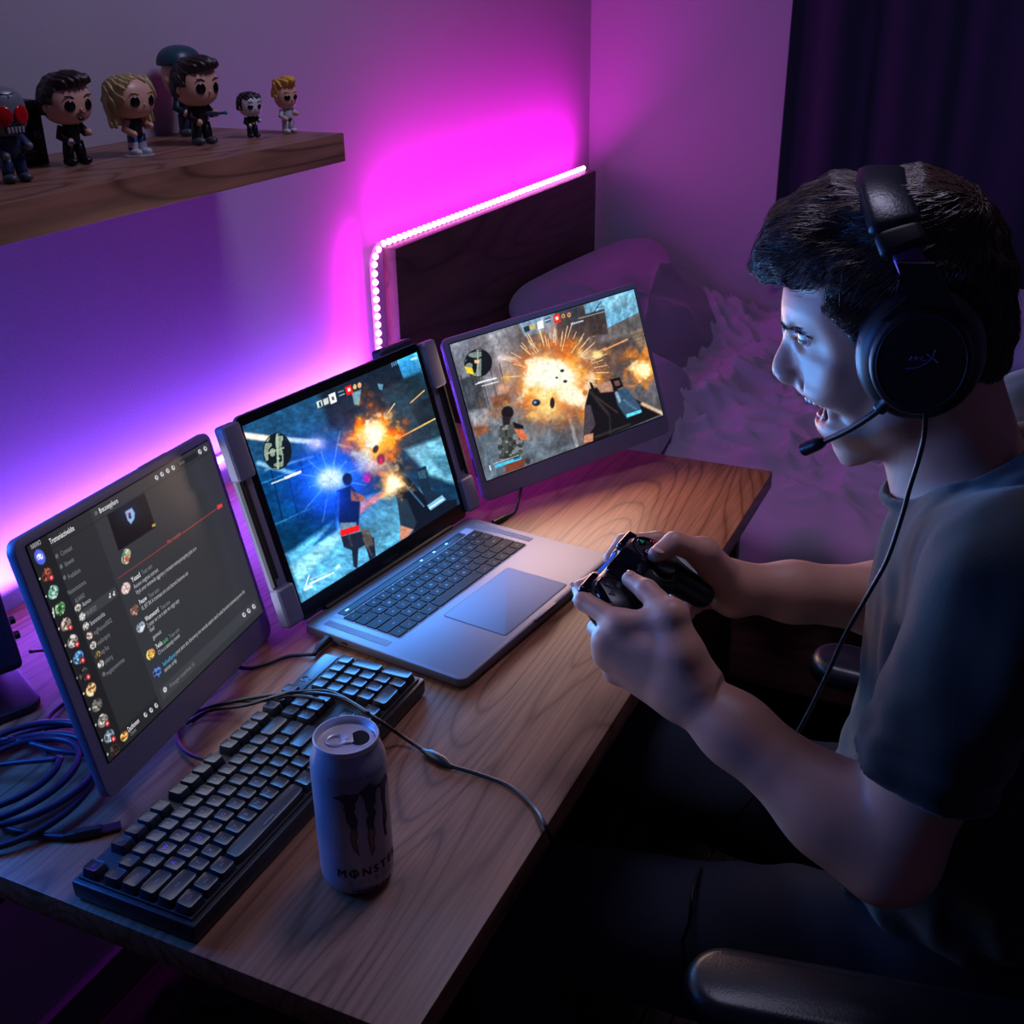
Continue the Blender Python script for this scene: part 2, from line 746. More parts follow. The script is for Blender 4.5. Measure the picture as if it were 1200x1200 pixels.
strip = tag(empty('led_strip', (0.012, 1.36, 0.80)), 'violet LED strip on the wall behind the desk monitors', 'light strip')
MB().box((-0.004, 0, 0), (0.004, 0.90, 0.012), 0.001, seg=1).build('backing', mat('led_backing', (190, 180, 200), 0.5), strip)
led_v = led_material('violet_led_chip', (0.22, 0.075, 1.0), 30.0, 0, 0)
base = None
for i in range(36):
    if base is None:
        base = MB().box((0, 0, 0), (0.005, 0.014, 0.008), 0.001, seg=1).build('led', led_v, strip)
        ob = base
    else:
        ob = base.copy()
        COL.objects.link(ob)
        ob.parent = strip
    ob.location = (0.001, -0.44 + i * 0.025, 0)
area('violet_strip_light', (0.03, 1.28, 0.80), (-0.7, 0, 0.7), (0, 1, 0), 0.05, 1.0, 7.0, (0.28, 0.08, 1.0))
area('violet_strip_light_low', (0.03, 1.05, 0.79), (0.75, -0.25, 0.25), (0, 1, 0), 0.05, 0.8, 1.0, (0.30, 0.06, 1.0))
area('under_desk_glow', (0.03, 1.1, 0.66), (0.5, 0, -1), (0, 1, 0), 0.05, 1.0, 0.8, (0.42, 0.03, 0.9))

# =================================================================== SHELF
WS = wood('shelf_wood', (104, 70, 58), (150, 106, 86), (160, 114, 92), 'Y', 9.0, 0.42, 1.0)
sh = tag(empty('wall_shelf', (0.12, 0.62, 1.2865)), 'thick wooden floating shelf carrying vinyl figurines', 'shelf')
MB().box((0, 0, 0), (0.24, 1.59, 0.0385), 0.0012).build('shelf_board', WS, sh)
MB().box((-0.115, -0.1, -0.012), (0.01, 1.2, 0.014), 0.001).build('mounting_rail', mat('rail', (60, 60, 70), 0.4, 0.8), sh)

# =================================================================== BED
bed = tag(empty('bed', (1.10, 2.43, 0)), 'single bed with dark wooden headboard against the purple wall', 'bed')
HBW = wood('headboard_wood', (66, 40, 42), (86, 56, 56), (94, 62, 60), 'Y', 4.0, 0.5, 0.7)
MB().box((-1.055, -0.06, 0.53), (0.03, 1.06, 1.03), 0.003).build('headboard', HBW, bed)
MB().box((0.0, -0.50, 0.30), (2.06, 0.03, 0.17), 0.004).build('side_rail', wood('rail_wood', (70, 44, 44), (96, 64, 58), (104, 70, 62), 'X', 4, 0.5), bed)
MB().box((0.0, 0.50, 0.30), (2.06, 0.03, 0.17), 0.004).build('side_rail', MATS['rail_wood'], bed)
MB().box((1.045, 0, 0.32), (0.03, 1.03, 0.26), 0.004).build('footboard', HBW, bed)
for sx in (-1, 1):
    for sy in (-1, 1):
        MB().box((sx * 1.0, sy * 0.48, 0.11), (0.06, 0.06, 0.22), 0.004).build('leg', HBW, bed)
MB().box((0, 0, 0.39), (2.02, 0.98, 0.03), 0.002).build('slat_base', mat('slat_base', (60, 50, 52), 0.8), bed)
mt = tag(empty('mattress', (1.10, 2.43, 0.405)), 'pale mattress under the rumpled mauve duvet', 'mattress')
MB().box((0, 0, 0.075), (1.98, 1.0, 0.15), 0.03, seg=4).build('mattress_core', mat('mattress_cloth', (128, 122, 150), 0.9, bump=0.3, bscale=90), mt)
for z in (0.012, 0.138):
    ring = spline([(-0.97, -0.50, z), (0, -0.505, z), (0.97, -0.50, z)], 8)
    MB().tube(ring, 0.005, 6).build('piping', mat('piping', (150, 144, 170), 0.8), mt)

# duvet: one cloth with ridges and a rolled edge
CLOTH = mat('duvet_cloth', (172, 156, 182), 0.95, bump=0.35, bscale=500, sheen=0.3)


def duvet(nu=260, nv=200):
    U, Vv = np.meshgrid(np.linspace(0, 1, nu), np.linspace(0, 1, nv), indexing='ij')
    x = 0.17 + 1.92 * U
    s = Vv * 1.24                      # arc length from the hanging hem inwards
    r = 0.05
    hem = 0.08
    arc = r * math.pi / 2
    top = s - hem - arc
    a = np.clip((s - hem) / r, 0, math.pi / 2)
    y0 = 1.885
    y = y0 + np.where(s < hem, 0, np.where(top < 0, r * (1 - np.cos(a)), r + top))
    z = 0.585 - r + np.where(s < hem, s - hem, np.where(top < 0, r * np.sin(a), r))
    y = np.minimum(y, 2.985)
    P = np.stack([x, y, np.zeros_like(x)], -1).reshape(-1, 3)
    w = np.stack([vnoise(P, 3.0, 11), vnoise(P, 3.0, 12), vnoise(P, 3.0, 13)], -1)
    Q = P + 0.10 * w
    ang = vnoise(P, 1.6, 15) * 1.3 - 0.35
    d = Q[:, 0] * np.cos(ang) + Q[:, 1] * np.sin(ang)
    rid = (1 - np.abs(vnoise(np.stack([Q[:, 0] * 6 + Q[:, 1] * 2, Q[:, 1] * 15, d * 3], -1), 1.0, 21))) ** 4
    rid2 = (1 - np.abs(vnoise(np.stack([Q[:, 0] * 15 + Q[:, 1] * 9, Q[:, 1] * 24, d * 4], -1), 1.0, 22))) ** 4
    soft = vnoise(P, 3.2, 31)
    hz = 0.034 * rid + 0.018 * rid2 + 0.02 * soft
    hz = hz.reshape(x.shape)
    topm = np.clip(top / 0.15, 0, 1)
    rise = np.clip((y - 2.0) / 0.98, 0, 1)
    bunch = np.exp(-((y - 2.86) / 0.13) ** 2) * (0.10 + 0.05 * np.sin(x * 5 + 1))
    # big turned-back fold running away from the pillows
    fx = 0.42 + (y - 2.0) * 0.25
    fold = np.exp(-((x - fx) / 0.05) ** 2) * 0.045
    flat = np.clip((x - 0.15) / 0.05, 0, 1)
    z = z + topm * (hz + rise * 0.05 + bunch * 0.8 + fold) * flat
    y = y - (1 - topm) * (0.012 + 0.014 * np.sin(x * 26 + 2 * np.sin(x * 7)) + 0.01 * soft.reshape(x.shape))
    V = np.stack([x, y, z], -1).reshape(-1, 3)
    i = np.arange(nu * nv).reshape(nu, nv)
    F = np.stack([i[:-1, :-1], i[1:, :-1], i[1:, 1:], i[:-1, 1:]], -1).reshape(-1, 4)
    return V, F


V, F = duvet()
dv = np_mesh('duvet', V - np.array([1.1, 2.43, 0.56]), F, CLOTH)
dv.location = (1.1, 2.43, 0.56)
sm = dv.modifiers.new('thick', 'SOLIDIFY')
sm.thickness = 0.012
tag(dv, 'crumpled mauve duvet spread over the bed', 'duvet')


def pillow(name, c, r, R, color, label, seed):
    R = np.array(R)
    n, k = 96, 60
    th = np.linspace(-math.pi / 2, math.pi / 2, k)[:, None]
    ph = np.linspace(0, 2 * math.pi, n, endpoint=False)[None]

    def sp(v, p):
        return np.sign(v) * np.abs(v) ** p
    e = 0.5
    q = np.stack([sp(np.cos(ph), e) * np.cos(th) ** 0.55, sp(np.sin(ph), e) * np.cos(th) ** 0.55, np.sin(th) + 0 * ph], -1)
    rad = np.maximum(np.abs(q[..., 0]), np.abs(q[..., 1]))
    q[..., 2] *= (1 - 0.45 * rad ** 2)
    cr = np.clip(np.abs(q[..., 0]) * np.abs(q[..., 1]) - 0.45, 0, 1)
    q[..., :2] *= (1 + 0.12 * cr)[..., None]
    P = q.reshape(-1, 3) * np.array(r)
    wr = (1 - np.abs(vnoise(P * np.array([1, 1, 0.3]) + 0.03 * np.stack([vnoise(P, 12, seed + 5)] * 3, -1), 9.0, seed))) ** 3
    P[:, 2] += np.sign(q.reshape(-1, 3)[:, 2]) * (0.016 * wr + 0.012 * vnoise(P, 5, seed + 1)) * np.clip(np.abs(q.reshape(-1, 3)[:, 2]) * 2, 0, 1)
    V = P @ R.T
    i = np.arange(n * k).reshape(k, n)
    F = np.stack([i[:-1], np.roll(i, -1, 1)[:-1], np.roll(i, -1, 1)[1:], i[1:]], -1).reshape(-1, 4)
    o = np_mesh(name, V, F, mat(name + '_cloth' + str(seed), color, 0.95, bump=0.3, bscale=500, sheen=0.3))
    o.location = c
    return tag(o, label, 'pillow', 'pillows on the bed')


def rot3(rx, ry, rz):
    return np.array(Matrix.Rotation(rz, 3, 'Z') @ Matrix.Rotation(ry, 3, 'Y') @ Matrix.Rotation(rx, 3, 'X'))


pillow('pillow', (0.26, 2.60, 0.735), (0.20, 0.36, 0.085), rot3(0.06, 0.72, -0.12), (138, 116, 148), 'large dark mauve pillow leaning on the headboard', 40)
pillow('pillow', (0.34, 2.17, 0.68), (0.19, 0.30, 0.07), rot3(0.05, 0.30, 0.1), (138, 118, 150), 'second mauve pillow lying half behind the right monitor', 50)
pillow('pillow', (1.28, 2.80, 0.75), (0.28, 0.17, 0.07), rot3(0.25, 0.0, 0.05), (140, 138, 168), 'pale pillow on the bed behind the man\'s neck', 60)

# LED strip along the headboard
hs = tag(empty('led_strip', (0.03, 1.84, 0.60)), 'bright pink LED strip edging the headboard', 'light strip')
pts = [(-0.003, -0.033, -0.02), (-0.003, -0.033, 0.38), (-0.003, -0.031, 0.42), (-0.003, -0.022, 0.438), (-0.003, 0.0, 0.449), (-0.003, 0.10, 0.452), (-0.003, 1.05, 0.452)]
MB().tube(spline(pts, 8), 0.0050, 8).build('diffuser_sleeve', mat('led_sleeve', (230, 200, 225), 0.4, emit=(255, 60, 225), estr=3.0), hs)
led_p = led_material('pink_led_chip', (1.0, 0.30, 0.85), 9.0, 0, 0)
beads = []
for i in range(26):
    beads.append((-0.033, -0.01 + i * 0.0165, 0))
for i in range(52):
    beads.append((0.005 + i * 0.0203, 0.452, 1))
beads += [(-0.032, 0.4195, 1), (-0.0265, 0.4335, 1), (-0.0145, 0.4445, 1)]
base = None
for (a, b, hz) in beads:
    if base is None:
        base = MB().ellip((0, 0, 0), (0.0062, 0.0062, 0.0062), 12, 8).build('led', led_p, hs)
        ob = base
    else:
        ob = base.copy()
        COL.objects.link(ob)
        ob.parent = hs
    ob.location = (0.001, a, b)
area('pink_strip_light_top', (0.085, 2.36, 1.085), (-0.7, 0, 0.75), (0, 1, 0), 0.05, 1.02, 3.9, (1.0, 0.0, 0.80))
area('pink_strip_light_side', (0.035, 1.79, 0.85), (-0.8, -0.8, 0), (0, 0, 1), 0.03, 0.45, 1.1, (1.0, 0.0, 0.80))
area('pink_strip_light_room', (0.07, 2.36, 1.085), (0.8, -0.05, 0.35), (0, 1, 0), 0.03, 1.0, 0.7, (1.0, 0.05, 0.72))

# =================================================================== CURTAIN
cur = tag(empty('curtain', (1.35, 2.93, 0.78)), 'heavy navy curtain hanging in the corner behind the man', 'curtain')


def curtain(x0, x1, z0, z1, n=340, k=12):
    X, Z = np.meshgrid(np.linspace(0, 1, n), np.linspace(0, 1, k), indexing='ij')
    x = x0 + (x1 - x0) * X
    fl_ = 0.6 + 0.4 * np.sin(X * 11 + 1.3)
    ph = X * 62 + 1.6 * np.sin(X * 9)
    y = 2.925 + 0.028 * fl_ * np.sin(ph) + 0.006 * np.sin(ph * 2.3) - 0.01 * (1 - Z) * np.sin(ph + 0.7)
    z = z0 + (z1 - z0) * Z
    x = x + 0.012 * np.cos(ph)
    V = np.stack([x, y, z], -1).reshape(-1, 3)
    i = np.arange(n * k).reshape(n, k)
    F = np.stack([i[:-1, :-1], i[1:, :-1], i[1:, 1:], i[:-1, 1:]], -1).reshape(-1, 4)
    return V, F


V, F = curtain(0.53, 2.5, 0.80, 2.45)
cp = np_mesh('curtain_cloth', V, F, mat('curtain_cloth', (20, 24, 52), 0.9, bump=0.2, bscale=400, sheen=0.2), cur, world=True)
s_ = cp.modifiers.new('thick', 'SOLIDIFY')
s_.thickness = 0.004
MB().cyl((0.45, 2.925, 2.47), (2.6, 2.925, 2.47), 0.012).build('curtain_rod', st_m, cur, world=True)

# =================================================================== SCREENS
class Paint:
    """flat screen picture evaluated on a fine grid; X, Y are picture coordinates"""

    def __init__(s, X, Y, base):
        s.X, s.Y = X, Y
        s.C = np.tile(np.array(base, float), (len(X), 1))
        s.P = np.stack([X, Y, 0 * X], -1)

    def mixin(s, m, col):
        m = np.clip(m, 0, 1)[:, None]
        s.C = s.C * (1 - m) + np.array(col, float) * m

    def poly(s, pts, col, soft=3.0, a=1.0):
        s.mixin(a * np.clip(0.5 - poly2(s.X, s.Y, pts) / soft, 0, 1), col)

    def disc(s, cx, cy, rx, ry, col, soft=0.12, a=1.0, rot=0.0):
        c, n = math.cos(rot), math.sin(rot)
        dx, dy = s.X - cx, s.Y - cy
        d = np.sqrt(((dx * c + dy * n) / rx) ** 2 + ((-dx * n + dy * c) / ry) ** 2)
        s.mixin(a * np.clip((1 - d) / soft, 0, 1), col)

    def blob(s, cx, cy, rx, ry, col, a=1.0, rot=0.0, rag=0.0, rs=0.05, seed=1, p=1.0):
        c, n = math.cos(rot), math.sin(rot)
        dx, dy = s.X - cx, s.Y - cy
        d = ((dx * c + dy * n) / rx) ** 2 + ((-dx * n + dy * c) / ry) ** 2
        if rag:
            d = d * np.clip(1 + rag * fbm(s.P, rs, seed, 3), 0.35, 3)
        s.mixin(a * np.exp(-d ** p), col)

    def line(s, x0, y0, x1, y1, w, col, a=1.0, soft=2.0):
        ex, ey = x1 - x0, y1 - y0
        t = np.clip(((s.X - x0) * ex + (s.Y - y0) * ey) / (ex * ex + ey * ey), 0, 1)
        d = np.hypot(s.X - x0 - t * ex, s.Y - y0 - t * ey)
        s.mixin(a * np.clip((w / 2 - d) / soft + 0.5, 0, 1), col)

    def grain(s, sc, amp, seed=3, stretch=(1, 1)):
        n = fbm(s.P * np.array([stretch[0], stretch[1], 1]), sc, seed, 3)
        s.C = s.C * (1 + amp * n)[:, None]


def homog(quad):
    """unit square (u right, v down) to the quad TL TR BR BL"""
    A, b = [], []
    for (u, v), (x, y) in zip([(0, 0), (1, 0), (1, 1), (0, 1)], quad):
        A.append([u, v, 1, 0, 0, 0, -u * x, -v * x])
        b.append(x)
        A.append([0, 0, 0, u, v, 1, -u * y, -v * y])
        b.append(y)
    h = np.linalg.solve(np.array(A, float), np.array(b, float))
    return np.append(h, 1).reshape(3, 3)


def happly(H, x, y):
    w = H[2, 0] * x + H[2, 1] * y + H[2, 2]
    return (H[0, 0] * x + H[0, 1] * y + H[0, 2]) / w, (H[1, 0] * x + H[1, 1] * y + H[1, 2]) / w


SCREEN = mat('screen_picture', emit=(0, 0, 0), attr='paint', estr=1.0, rough=0.25)


def screen_mesh(name, parent, y0, y1, z0, z1, x, quad, painter, nu=400, nv=260, gain=1.0):
    u, v = np.meshgrid(np.linspace(0, 1, nu), np.linspace(0, 1, nv), indexing='ij')
    u = u.ravel()
    v = v.ravel()
    X, Y = happly(homog(quad), u, v)
    C = lin(np.clip(painter(X, Y), 0, 255)) * gain
    V = np.stack([np.full(u.shape, x), y0 + (y1 - y0) * u, z1 + (z0 - z1) * v], -1)
    i = np.arange(nu * nv).reshape(nu, nv)
    F = np.stack([i[:-1, 1:], i[1:, 1:], i[1:, :-1], i[:-1, :-1]], -1).reshape(-1, 4)
    return np_mesh(name, V, F, SCREEN, parent, C, smooth=False)


def game_blue(X, Y):
    p = Paint(X, Y, (22, 48, 70))
    p.poly([(80, 300), (560, 150), (600, 420), (430, 640), (130, 650)], (34, 70, 98), 60)
    p.poly([(420, 230), (780, 120), (800, 300), (640, 420), (470, 420)], (18, 30, 44), 30)
    p.poly([(760, 120), (870, 90), (905, 210), (800, 240)], (70, 150, 200), 4)
    p.poly([(830, 80), (880, 80), (890, 180), (850, 170)], (110, 190, 230), 8, 0.7)
    p.poly([(700, 260), (870, 180), (990, 480), (760, 520)], (30, 50, 62), 16)
    p.poly([(820, 340), (930, 280), (960, 380), (860, 420)], (20, 34, 44), 8)
    p.poly([(790, 520), (960, 470), (1030, 600), (1010, 680), (900, 640)], (120, 175, 195), 20)
    p.poly([(900, 560), (1000, 540), (1030, 640), (960, 640)], (60, 100, 120), 16, 0.8)
    p.poly([(130, 620), (420, 540), (440, 780), (220, 880)], (16, 62, 98), 10)
    for k in range(5):
        x = 160 + k * 62
        p.line(x, 610 - k * 20, x + 60, 900 - k * 25, 6, (8, 32, 54), 0.9)
    p.line(150, 660, 420, 560, 6, (60, 130, 170), 0.7)
    p.line(230, 830, 460, 730, 8, (60, 120, 150), 0.7)
    p.poly([(230, 850), (480, 740), (520, 830), (300, 960)], (12, 50, 78), 14)
    p.poly([(280, 960), (520, 800), (640, 720), (770, 680), (900, 700), (800, 900), (345, 1175)], (104, 170, 205), 24)
    p.poly([(600, 720), (760, 700), (770, 880), (650, 990), (560, 860)], (88, 140, 165), 16)
    p.poly([(300, 1010), (500, 860), (520, 900), (330, 1080)], (170, 225, 245), 22, 0.8)
    p.poly([(400, 920), (500, 800), (500, 860), (440, 900)], (18, 50, 90), 14, 0.8)
    p.poly([(560, 760), (720, 690), (700, 720), (590, 800)], (210, 130, 110), 8, 0.9)
    p.grain(0.02, 0.16, 3)
    p.grain(0.07, 0.16, 5, (0.5, 1.0))
    p.line(105, 438, 215, 456, 26, (255, 240, 225), 1, 10)
    p.line(290, 462, 420, 478, 20, (220, 235, 255), 0.95, 10)
    p.line(510, 492, 570, 508, 10, (255, 240, 220), 1, 6)
    p.line(170, 560, 320, 610, 18, (180, 225, 240), 0.75, 12)
    p.line(200, 590, 400, 540, 10, (140, 190, 220), 0.6, 8)
    p.line(820, 320, 880, 268, 5, (240, 190, 120), 0.9)
    p.line(760, 475, 925, 392, 6, (250, 200, 130), 0.95)
    p.line(720, 365, 752, 322, 5, (255, 220, 180), 0.9)
    # explosion
    p.blob(660, 470, 150, 160, (90, 70, 80), 0.75, 0, 0.4, 0.012)
    p.blob(655, 480, 95, 105, (240, 110, 30), 1.0, 0, 0.7, 0.02, 7, 1.5)
    p.blob(655, 478, 76, 90, (255, 180, 70), 1.0, 0, 0.7, 0.03, 9, 2)
    p.blob(665, 450, 52, 56, (255, 250, 220), 1.0, 0, 0.8, 0.03, 4, 2)
    p.blob(615, 545, 38, 34, (255, 235, 170), 1.0, 0, 0.8, 0.03, 8, 2)
    p.blob(650, 590, 60, 30, (250, 220, 190), 0.8, 0, 0.5, 0.03, 8)
    p.disc(668, 516, 14, 22, (60, 40, 20), 0.4, 1, 0.4)
    p.disc(690, 560, 22, 28, (120, 50, 50), 0.4)
    p.disc(628, 640, 22, 26, (225, 30, 90), 0.4)
    p.disc(690, 568, 10, 12, (235, 40, 80), 0.6)
    # flare
    p.blob(475, 640, 160, 150, (30, 80, 240), 0.9)
    p.blob(475, 640, 100, 92, (80, 150, 255), 0.95)
    p.blob(475, 642, 58, 50, (240, 250, 255), 1.0, 0, 0, 1, 1, 1.6)
    for a in range(12):
        t = a * math.pi / 6 + 0.2
        L = 150 + 60 * math.sin(a * 2.3)
        p.line(475, 640, 475 + L * math.cos(t), 640 + L * math.sin(t), 5, (160, 200, 255), 0.4, 6)
    p.blob(415, 485, 40, 28, (200, 200, 255), 0.9)
    # comrade
    p.disc(545, 642, 24, 32, (22, 34, 70), 0.3)
    p.poly([(500, 690), (560, 670), (600, 720), (590, 860), (520, 880), (490, 760)], (16, 34, 80), 8)
    p.poly([(560, 690), (620, 720), (612, 742), (560, 735)], (140, 90, 80), 6)
    p.poly([(512, 830), (580, 830), (585, 880), (515, 895)], (110, 130, 150), 6)
    p.poly([(512, 862), (592, 842), (594, 866), (514, 888)], (200, 40, 40), 4)
    p.poly([(515, 890), (600, 870), (655, 900), (662, 980), (636, 998), (618, 930), (588, 945), (582, 1030), (566, 1020), (560, 950), (526, 935)], (28, 34, 50), 5)
    p.poly([(596, 850), (640, 870), (655, 930), (620, 940)], (90, 80, 76), 8, 0.8)
    p.blob(480, 720, 60, 60, (40, 90, 240), 0.6)
    p.line(505, 700, 500, 850, 12, (60, 120, 240), 0.5, 10)
    p.line(560, 685, 590, 730, 10, (60, 66, 110), 0.7, 8)
    p.line(610, 900, 645, 975, 8, (96, 90, 92), 0.6, 6)
    p.line(545, 880, 560, 930, 10, (60, 66, 84), 0.6, 8)
    # gun
    p.poly([(768, 640), (800, 640), (905, 760), (1010, 745), (1020, 790), (850, 900), (790, 830), (752, 720)], (14, 22, 34), 6)
    p.poly([(838, 610), (882, 595), (892, 650), (905, 700), (960, 735), (900, 790), (860, 700)], (24, 40, 56), 5)
    p.poly([(845, 620), (880, 612), (884, 650), (852, 650)], (60, 90, 110), 4, 0.8)
    p.line(780, 660, 870, 770, 8, (70, 100, 130), 0.9, 4)
    p.poly([(885, 768), (950, 725), (968, 745), (900, 790)], (140, 190, 215), 4, 0.9)
    p.line(895, 780, 955, 742, 5, (230, 245, 255), 1)
    p.poly([(740, 575), (775, 572), (790, 620), (760, 640)], (30, 36, 46), 5)
    p.disc(757, 600, 14, 20, (120, 110, 110), 0.5)
    p.poly([(755, 720), (800, 740), (840, 840), (820, 880), (770, 860)], (36, 48, 62), 6)
    p.poly([(770, 850), (825, 870), (800, 900), (765, 915)], (180, 130, 110), 5)
    p.blob(738, 662, 52, 52, (255, 190, 120), 1.0, 0, 0.6, 0.04, 3, 1.4)
    p.blob(742, 666, 30, 34, (255, 250, 225), 1.0, 0, 0.5, 0.04, 3, 2)
    # minimap
    p.disc(250, 512, 62, 82, (14, 20, 26), 0.06, 0.95)
    m = (((X - 250) / 56) ** 2 + ((Y - 512) / 76) ** 2 < 1) & (X < 275) & (np.abs(vnoise(p.P, 0.035, 44)) > 0.22)
    p.mixin(m * 0.85, (150, 165, 150))
    p.line(250, 440, 252, 585, 9, (160, 176, 160), 0.9)
    p.line(205, 520, 275, 498, 8, (160, 176, 160), 0.9)
    p.disc(250, 512, 62, 82, (180, 190, 190), 0.04, 0.0)
    # hud
    p.poly([(418, 305), (440, 296), (446, 322), (424, 332)], (210, 215, 210), 3)
    p.poly([(446, 294), (468, 286), (472, 312), (452, 320)], (190, 195, 190), 3)
    p.poly([(428, 306), (436, 302), (440, 322), (432, 326)], (30, 30, 30), 3)
    p.poly([(470, 275), (498, 264), (506, 305), (480, 316)], (240, 245, 245), 2)
    p.poly([(482, 285), (492, 281), (496, 297), (486, 300)], (70, 80, 90), 2)
    p.poly([(505, 256), (535, 246), (543, 276), (512, 288)], (20, 40, 54), 3)
    p.line(512, 266, 534, 258, 3, (220, 230, 235), 0.8)
    p.line(516, 280, 538, 272, 3, (220, 230, 235), 0.8)
    p.poly([(540, 245), (566, 234), (576, 268), (550, 280)], (215, 40, 44), 2)
    p.poly([(550, 250), (562, 246), (566, 260), (555, 264)], (250, 220, 215), 2)
    p.disc(583, 243, 9, 13, (205, 175, 120), 0.3)
    p.disc(603, 237, 10, 14, (215, 160, 130), 0.3)
    p.poly([(570, 270), (610, 255), (600, 325), (580, 320)], (150, 190, 205), 6, 0.7)
    p.line(225, 650, 275, 632, 6, (225, 235, 240), 0.9)
    p.line(282, 628, 345, 604, 12, (235, 240, 245), 0.95)
    p.line(362, 1095, 376, 1052, 6, (235, 250, 255), 0.95)
    p.line(380, 1088, 480, 1044, 9, (220, 240, 250), 0.9)
    p.line(382, 1070, 470, 1034, 3, (220, 240, 250), 0.8)
    p.line(360, 1110, 384, 1100, 16, (235, 245, 250), 0.7)
    p.poly([(488, 1018), (508, 1006), (512, 1022), (490, 1032)], (210, 235, 245), 3, 0.8)
    p.line(826, 132, 848, 124, 8, (210, 240, 250), 0.8)
    for k in range(4):
        p.line(745 + k * 8, 160 - k * 4, 742 + k * 8, 142 - k * 5, 3, (150, 200, 230), 0.8)
    p.poly([(680, 232), (705, 236), (700, 262), (686, 256)], (130, 180, 200), 4, 0.7)
    p.grain(0.10, 0.10, 51)
    g = p.C.mean(1, keepdims=True)
    return (g + (p.C - g) * 1.3) * 1.14


def game_warm(X, Y):
    p = Paint(X, Y, (84, 84, 92))
    p.poly([(100, 310), (420, 220), (460, 640), (230, 700)], (112, 118, 132), 30)
    p.poly([(290, 280), (360, 250), (430, 500), (380, 560)], (170, 176, 190), 24, 0.8)
    p.poly([(150, 500), (250, 470), (290, 640), (200, 660)], (60, 68, 78), 12)
    for k in range(5):
        x = 160 + k * 46
        p.line(x, 480 - k * 14, x + 44, 640 - k * 6, 5, (40, 46, 56), 0.8)
    p.poly([(560, 180), (740, 140), (760, 330), (620, 330)], (44, 52, 66), 16)
    p.poly([(430, 215), (600, 180), (620, 330), (590, 330), (560, 270), (460, 290)], (120, 165, 200), 12)
    p.poly([(730, 150), (835, 160), (850, 290), (740, 300), (700, 250)], (54, 48, 50), 6)
    p.poly([(735, 145), (968, 70), (990, 190), (848, 262), (832, 165), (745, 190)], (104, 170, 205), 5)
    p.blob(900, 130, 80, 40, (150, 205, 230), 0.7)
    p.line(770, 200, 815, 130, 4, (30, 36, 44), 0.9)
    p.line(790, 160, 830, 155, 3, (30, 36, 44), 0.9)
    p.poly([(850, 262), (990, 190), (1040, 330), (860, 370)], (92, 90, 92), 6)
    p.poly([(955, 285), (1010, 262), (1045, 400), (990, 420)], (128, 112, 96), 4)
    for k in range(6):
        p.line(962 + k * 3, 300 + k * 18, 1012 + k * 5, 284 + k * 18, 3, (80, 66, 56), 0.7)
    p.poly([(770, 340), (960, 300), (1060, 480), (820, 520)], (70, 66, 68), 20)
    p.poly([(200, 660), (480, 590), (760, 640), (1110, 690), (700, 850), (288, 1010)], (92, 108, 122), 30)
    p.poly([(560, 660), (760, 640), (760, 800), (620, 860)], (74, 84, 96), 18)
    p.line(675, 690, 715, 840, 16, (150, 162, 172), 0.8, 5)
    p.poly([(300, 590), (390, 565), (400, 620), (320, 645)], (120, 78, 60), 6)
    p.poly([(215, 720), (280, 695), (300, 760), (240, 790)], (140, 84, 60), 8)
    p.poly([(200, 660), (290, 650), (340, 720), (230, 740)], (150, 150, 158), 18, 0.8)
    p.grain(0.02, 0.14, 13)
    p.grain(0.07, 0.15, 15, (1.0, 0.5))
    p.line(350, 390, 420, 405, 24, (235, 238, 245), 0.9, 14)
    p.line(400, 400, 495, 465, 12, (250, 225, 200), 0.9, 8)
    p.blob(360, 545, 24, 26, (255, 190, 150), 0.9)
    # explosion
    p.blob(600, 500, 270, 240, (150, 96, 70), 0.7, 0, 0.3, 0.008)
    p.blob(615, 520, 185, 170, (235, 110, 30), 0.95, 0, 0.6, 0.012, 17, 1.4)
    p.blob(610, 510, 150, 125, (255, 175, 60), 1.0, 0, 0.7, 0.016, 19, 1.8)
    p.blob(600, 500, 118, 98, (255, 250, 225), 1.0, 0, 0.8, 0.018, 14, 2)
    p.blob(690, 590, 80, 54, (255, 246, 210), 1.0, 0.4, 0.7, 0.02, 18, 2)
    p.blob(570, 650, 60, 44, (255, 220, 140), 0.9, 0, 0.7, 0.02, 11)
    for x, y, r in ((655, 519, 9), (640, 466, 9), (615, 500, 6)):
        p.disc(x, y, r * 1.3, r, (40, 40, 60), 0.4)
    p.disc(520, 622, 23, 20, (30, 40, 60), 0.3)
    p.disc(515, 620, 9, 8, (120, 160, 210), 0.5)
    p.disc(596, 625, 13, 32, (40, 30, 40), 0.3)
    rg = np.random.default_rng(4)
    for k in range(46):
        a = -math.pi / 2 + rg.normal(0, 0.85)
        r0 = 110 + rg.random() * 90
        L = 20 + rg.random() * 60
        cx, cy = 605 + 1.2 * r0 * math.cos(a), 480 + r0 * math.sin(a)
        p.line(cx, cy, cx + L * math.cos(a), cy + L * math.sin(a), 3.5, (255, 215, 160), 0.85, 2)
    for k in range(60):
        cx, cy = 780 + rg.normal(0, 34), 430 + rg.normal(0, 44)
        p.disc(cx, cy, 3, 3, (255, 200, 140), 0.8, 0.8)
    p.blob(800, 390, 24, 21, (255, 225, 150), 1.0, 0, 0.4, 0.06, 5, 2)
    p.line(835, 368, 940, 320, 8, (245, 160, 100), 0.95, 4)
    p.blob(1012, 470, 62, 70, (250, 140, 40), 1.0, 0, 0.8, 0.03, 23, 1.6)
    p.blob(1018, 470, 44, 46, (255, 245, 190), 1.0, 0, 0.9, 0.035, 25, 2)
    # comrade
    p.disc(385, 668, 32, 36, (26, 22, 28), 0.2)
    p.poly([(360, 690), (400, 690), (395, 740), (365, 735)], (40, 30, 34), 5)
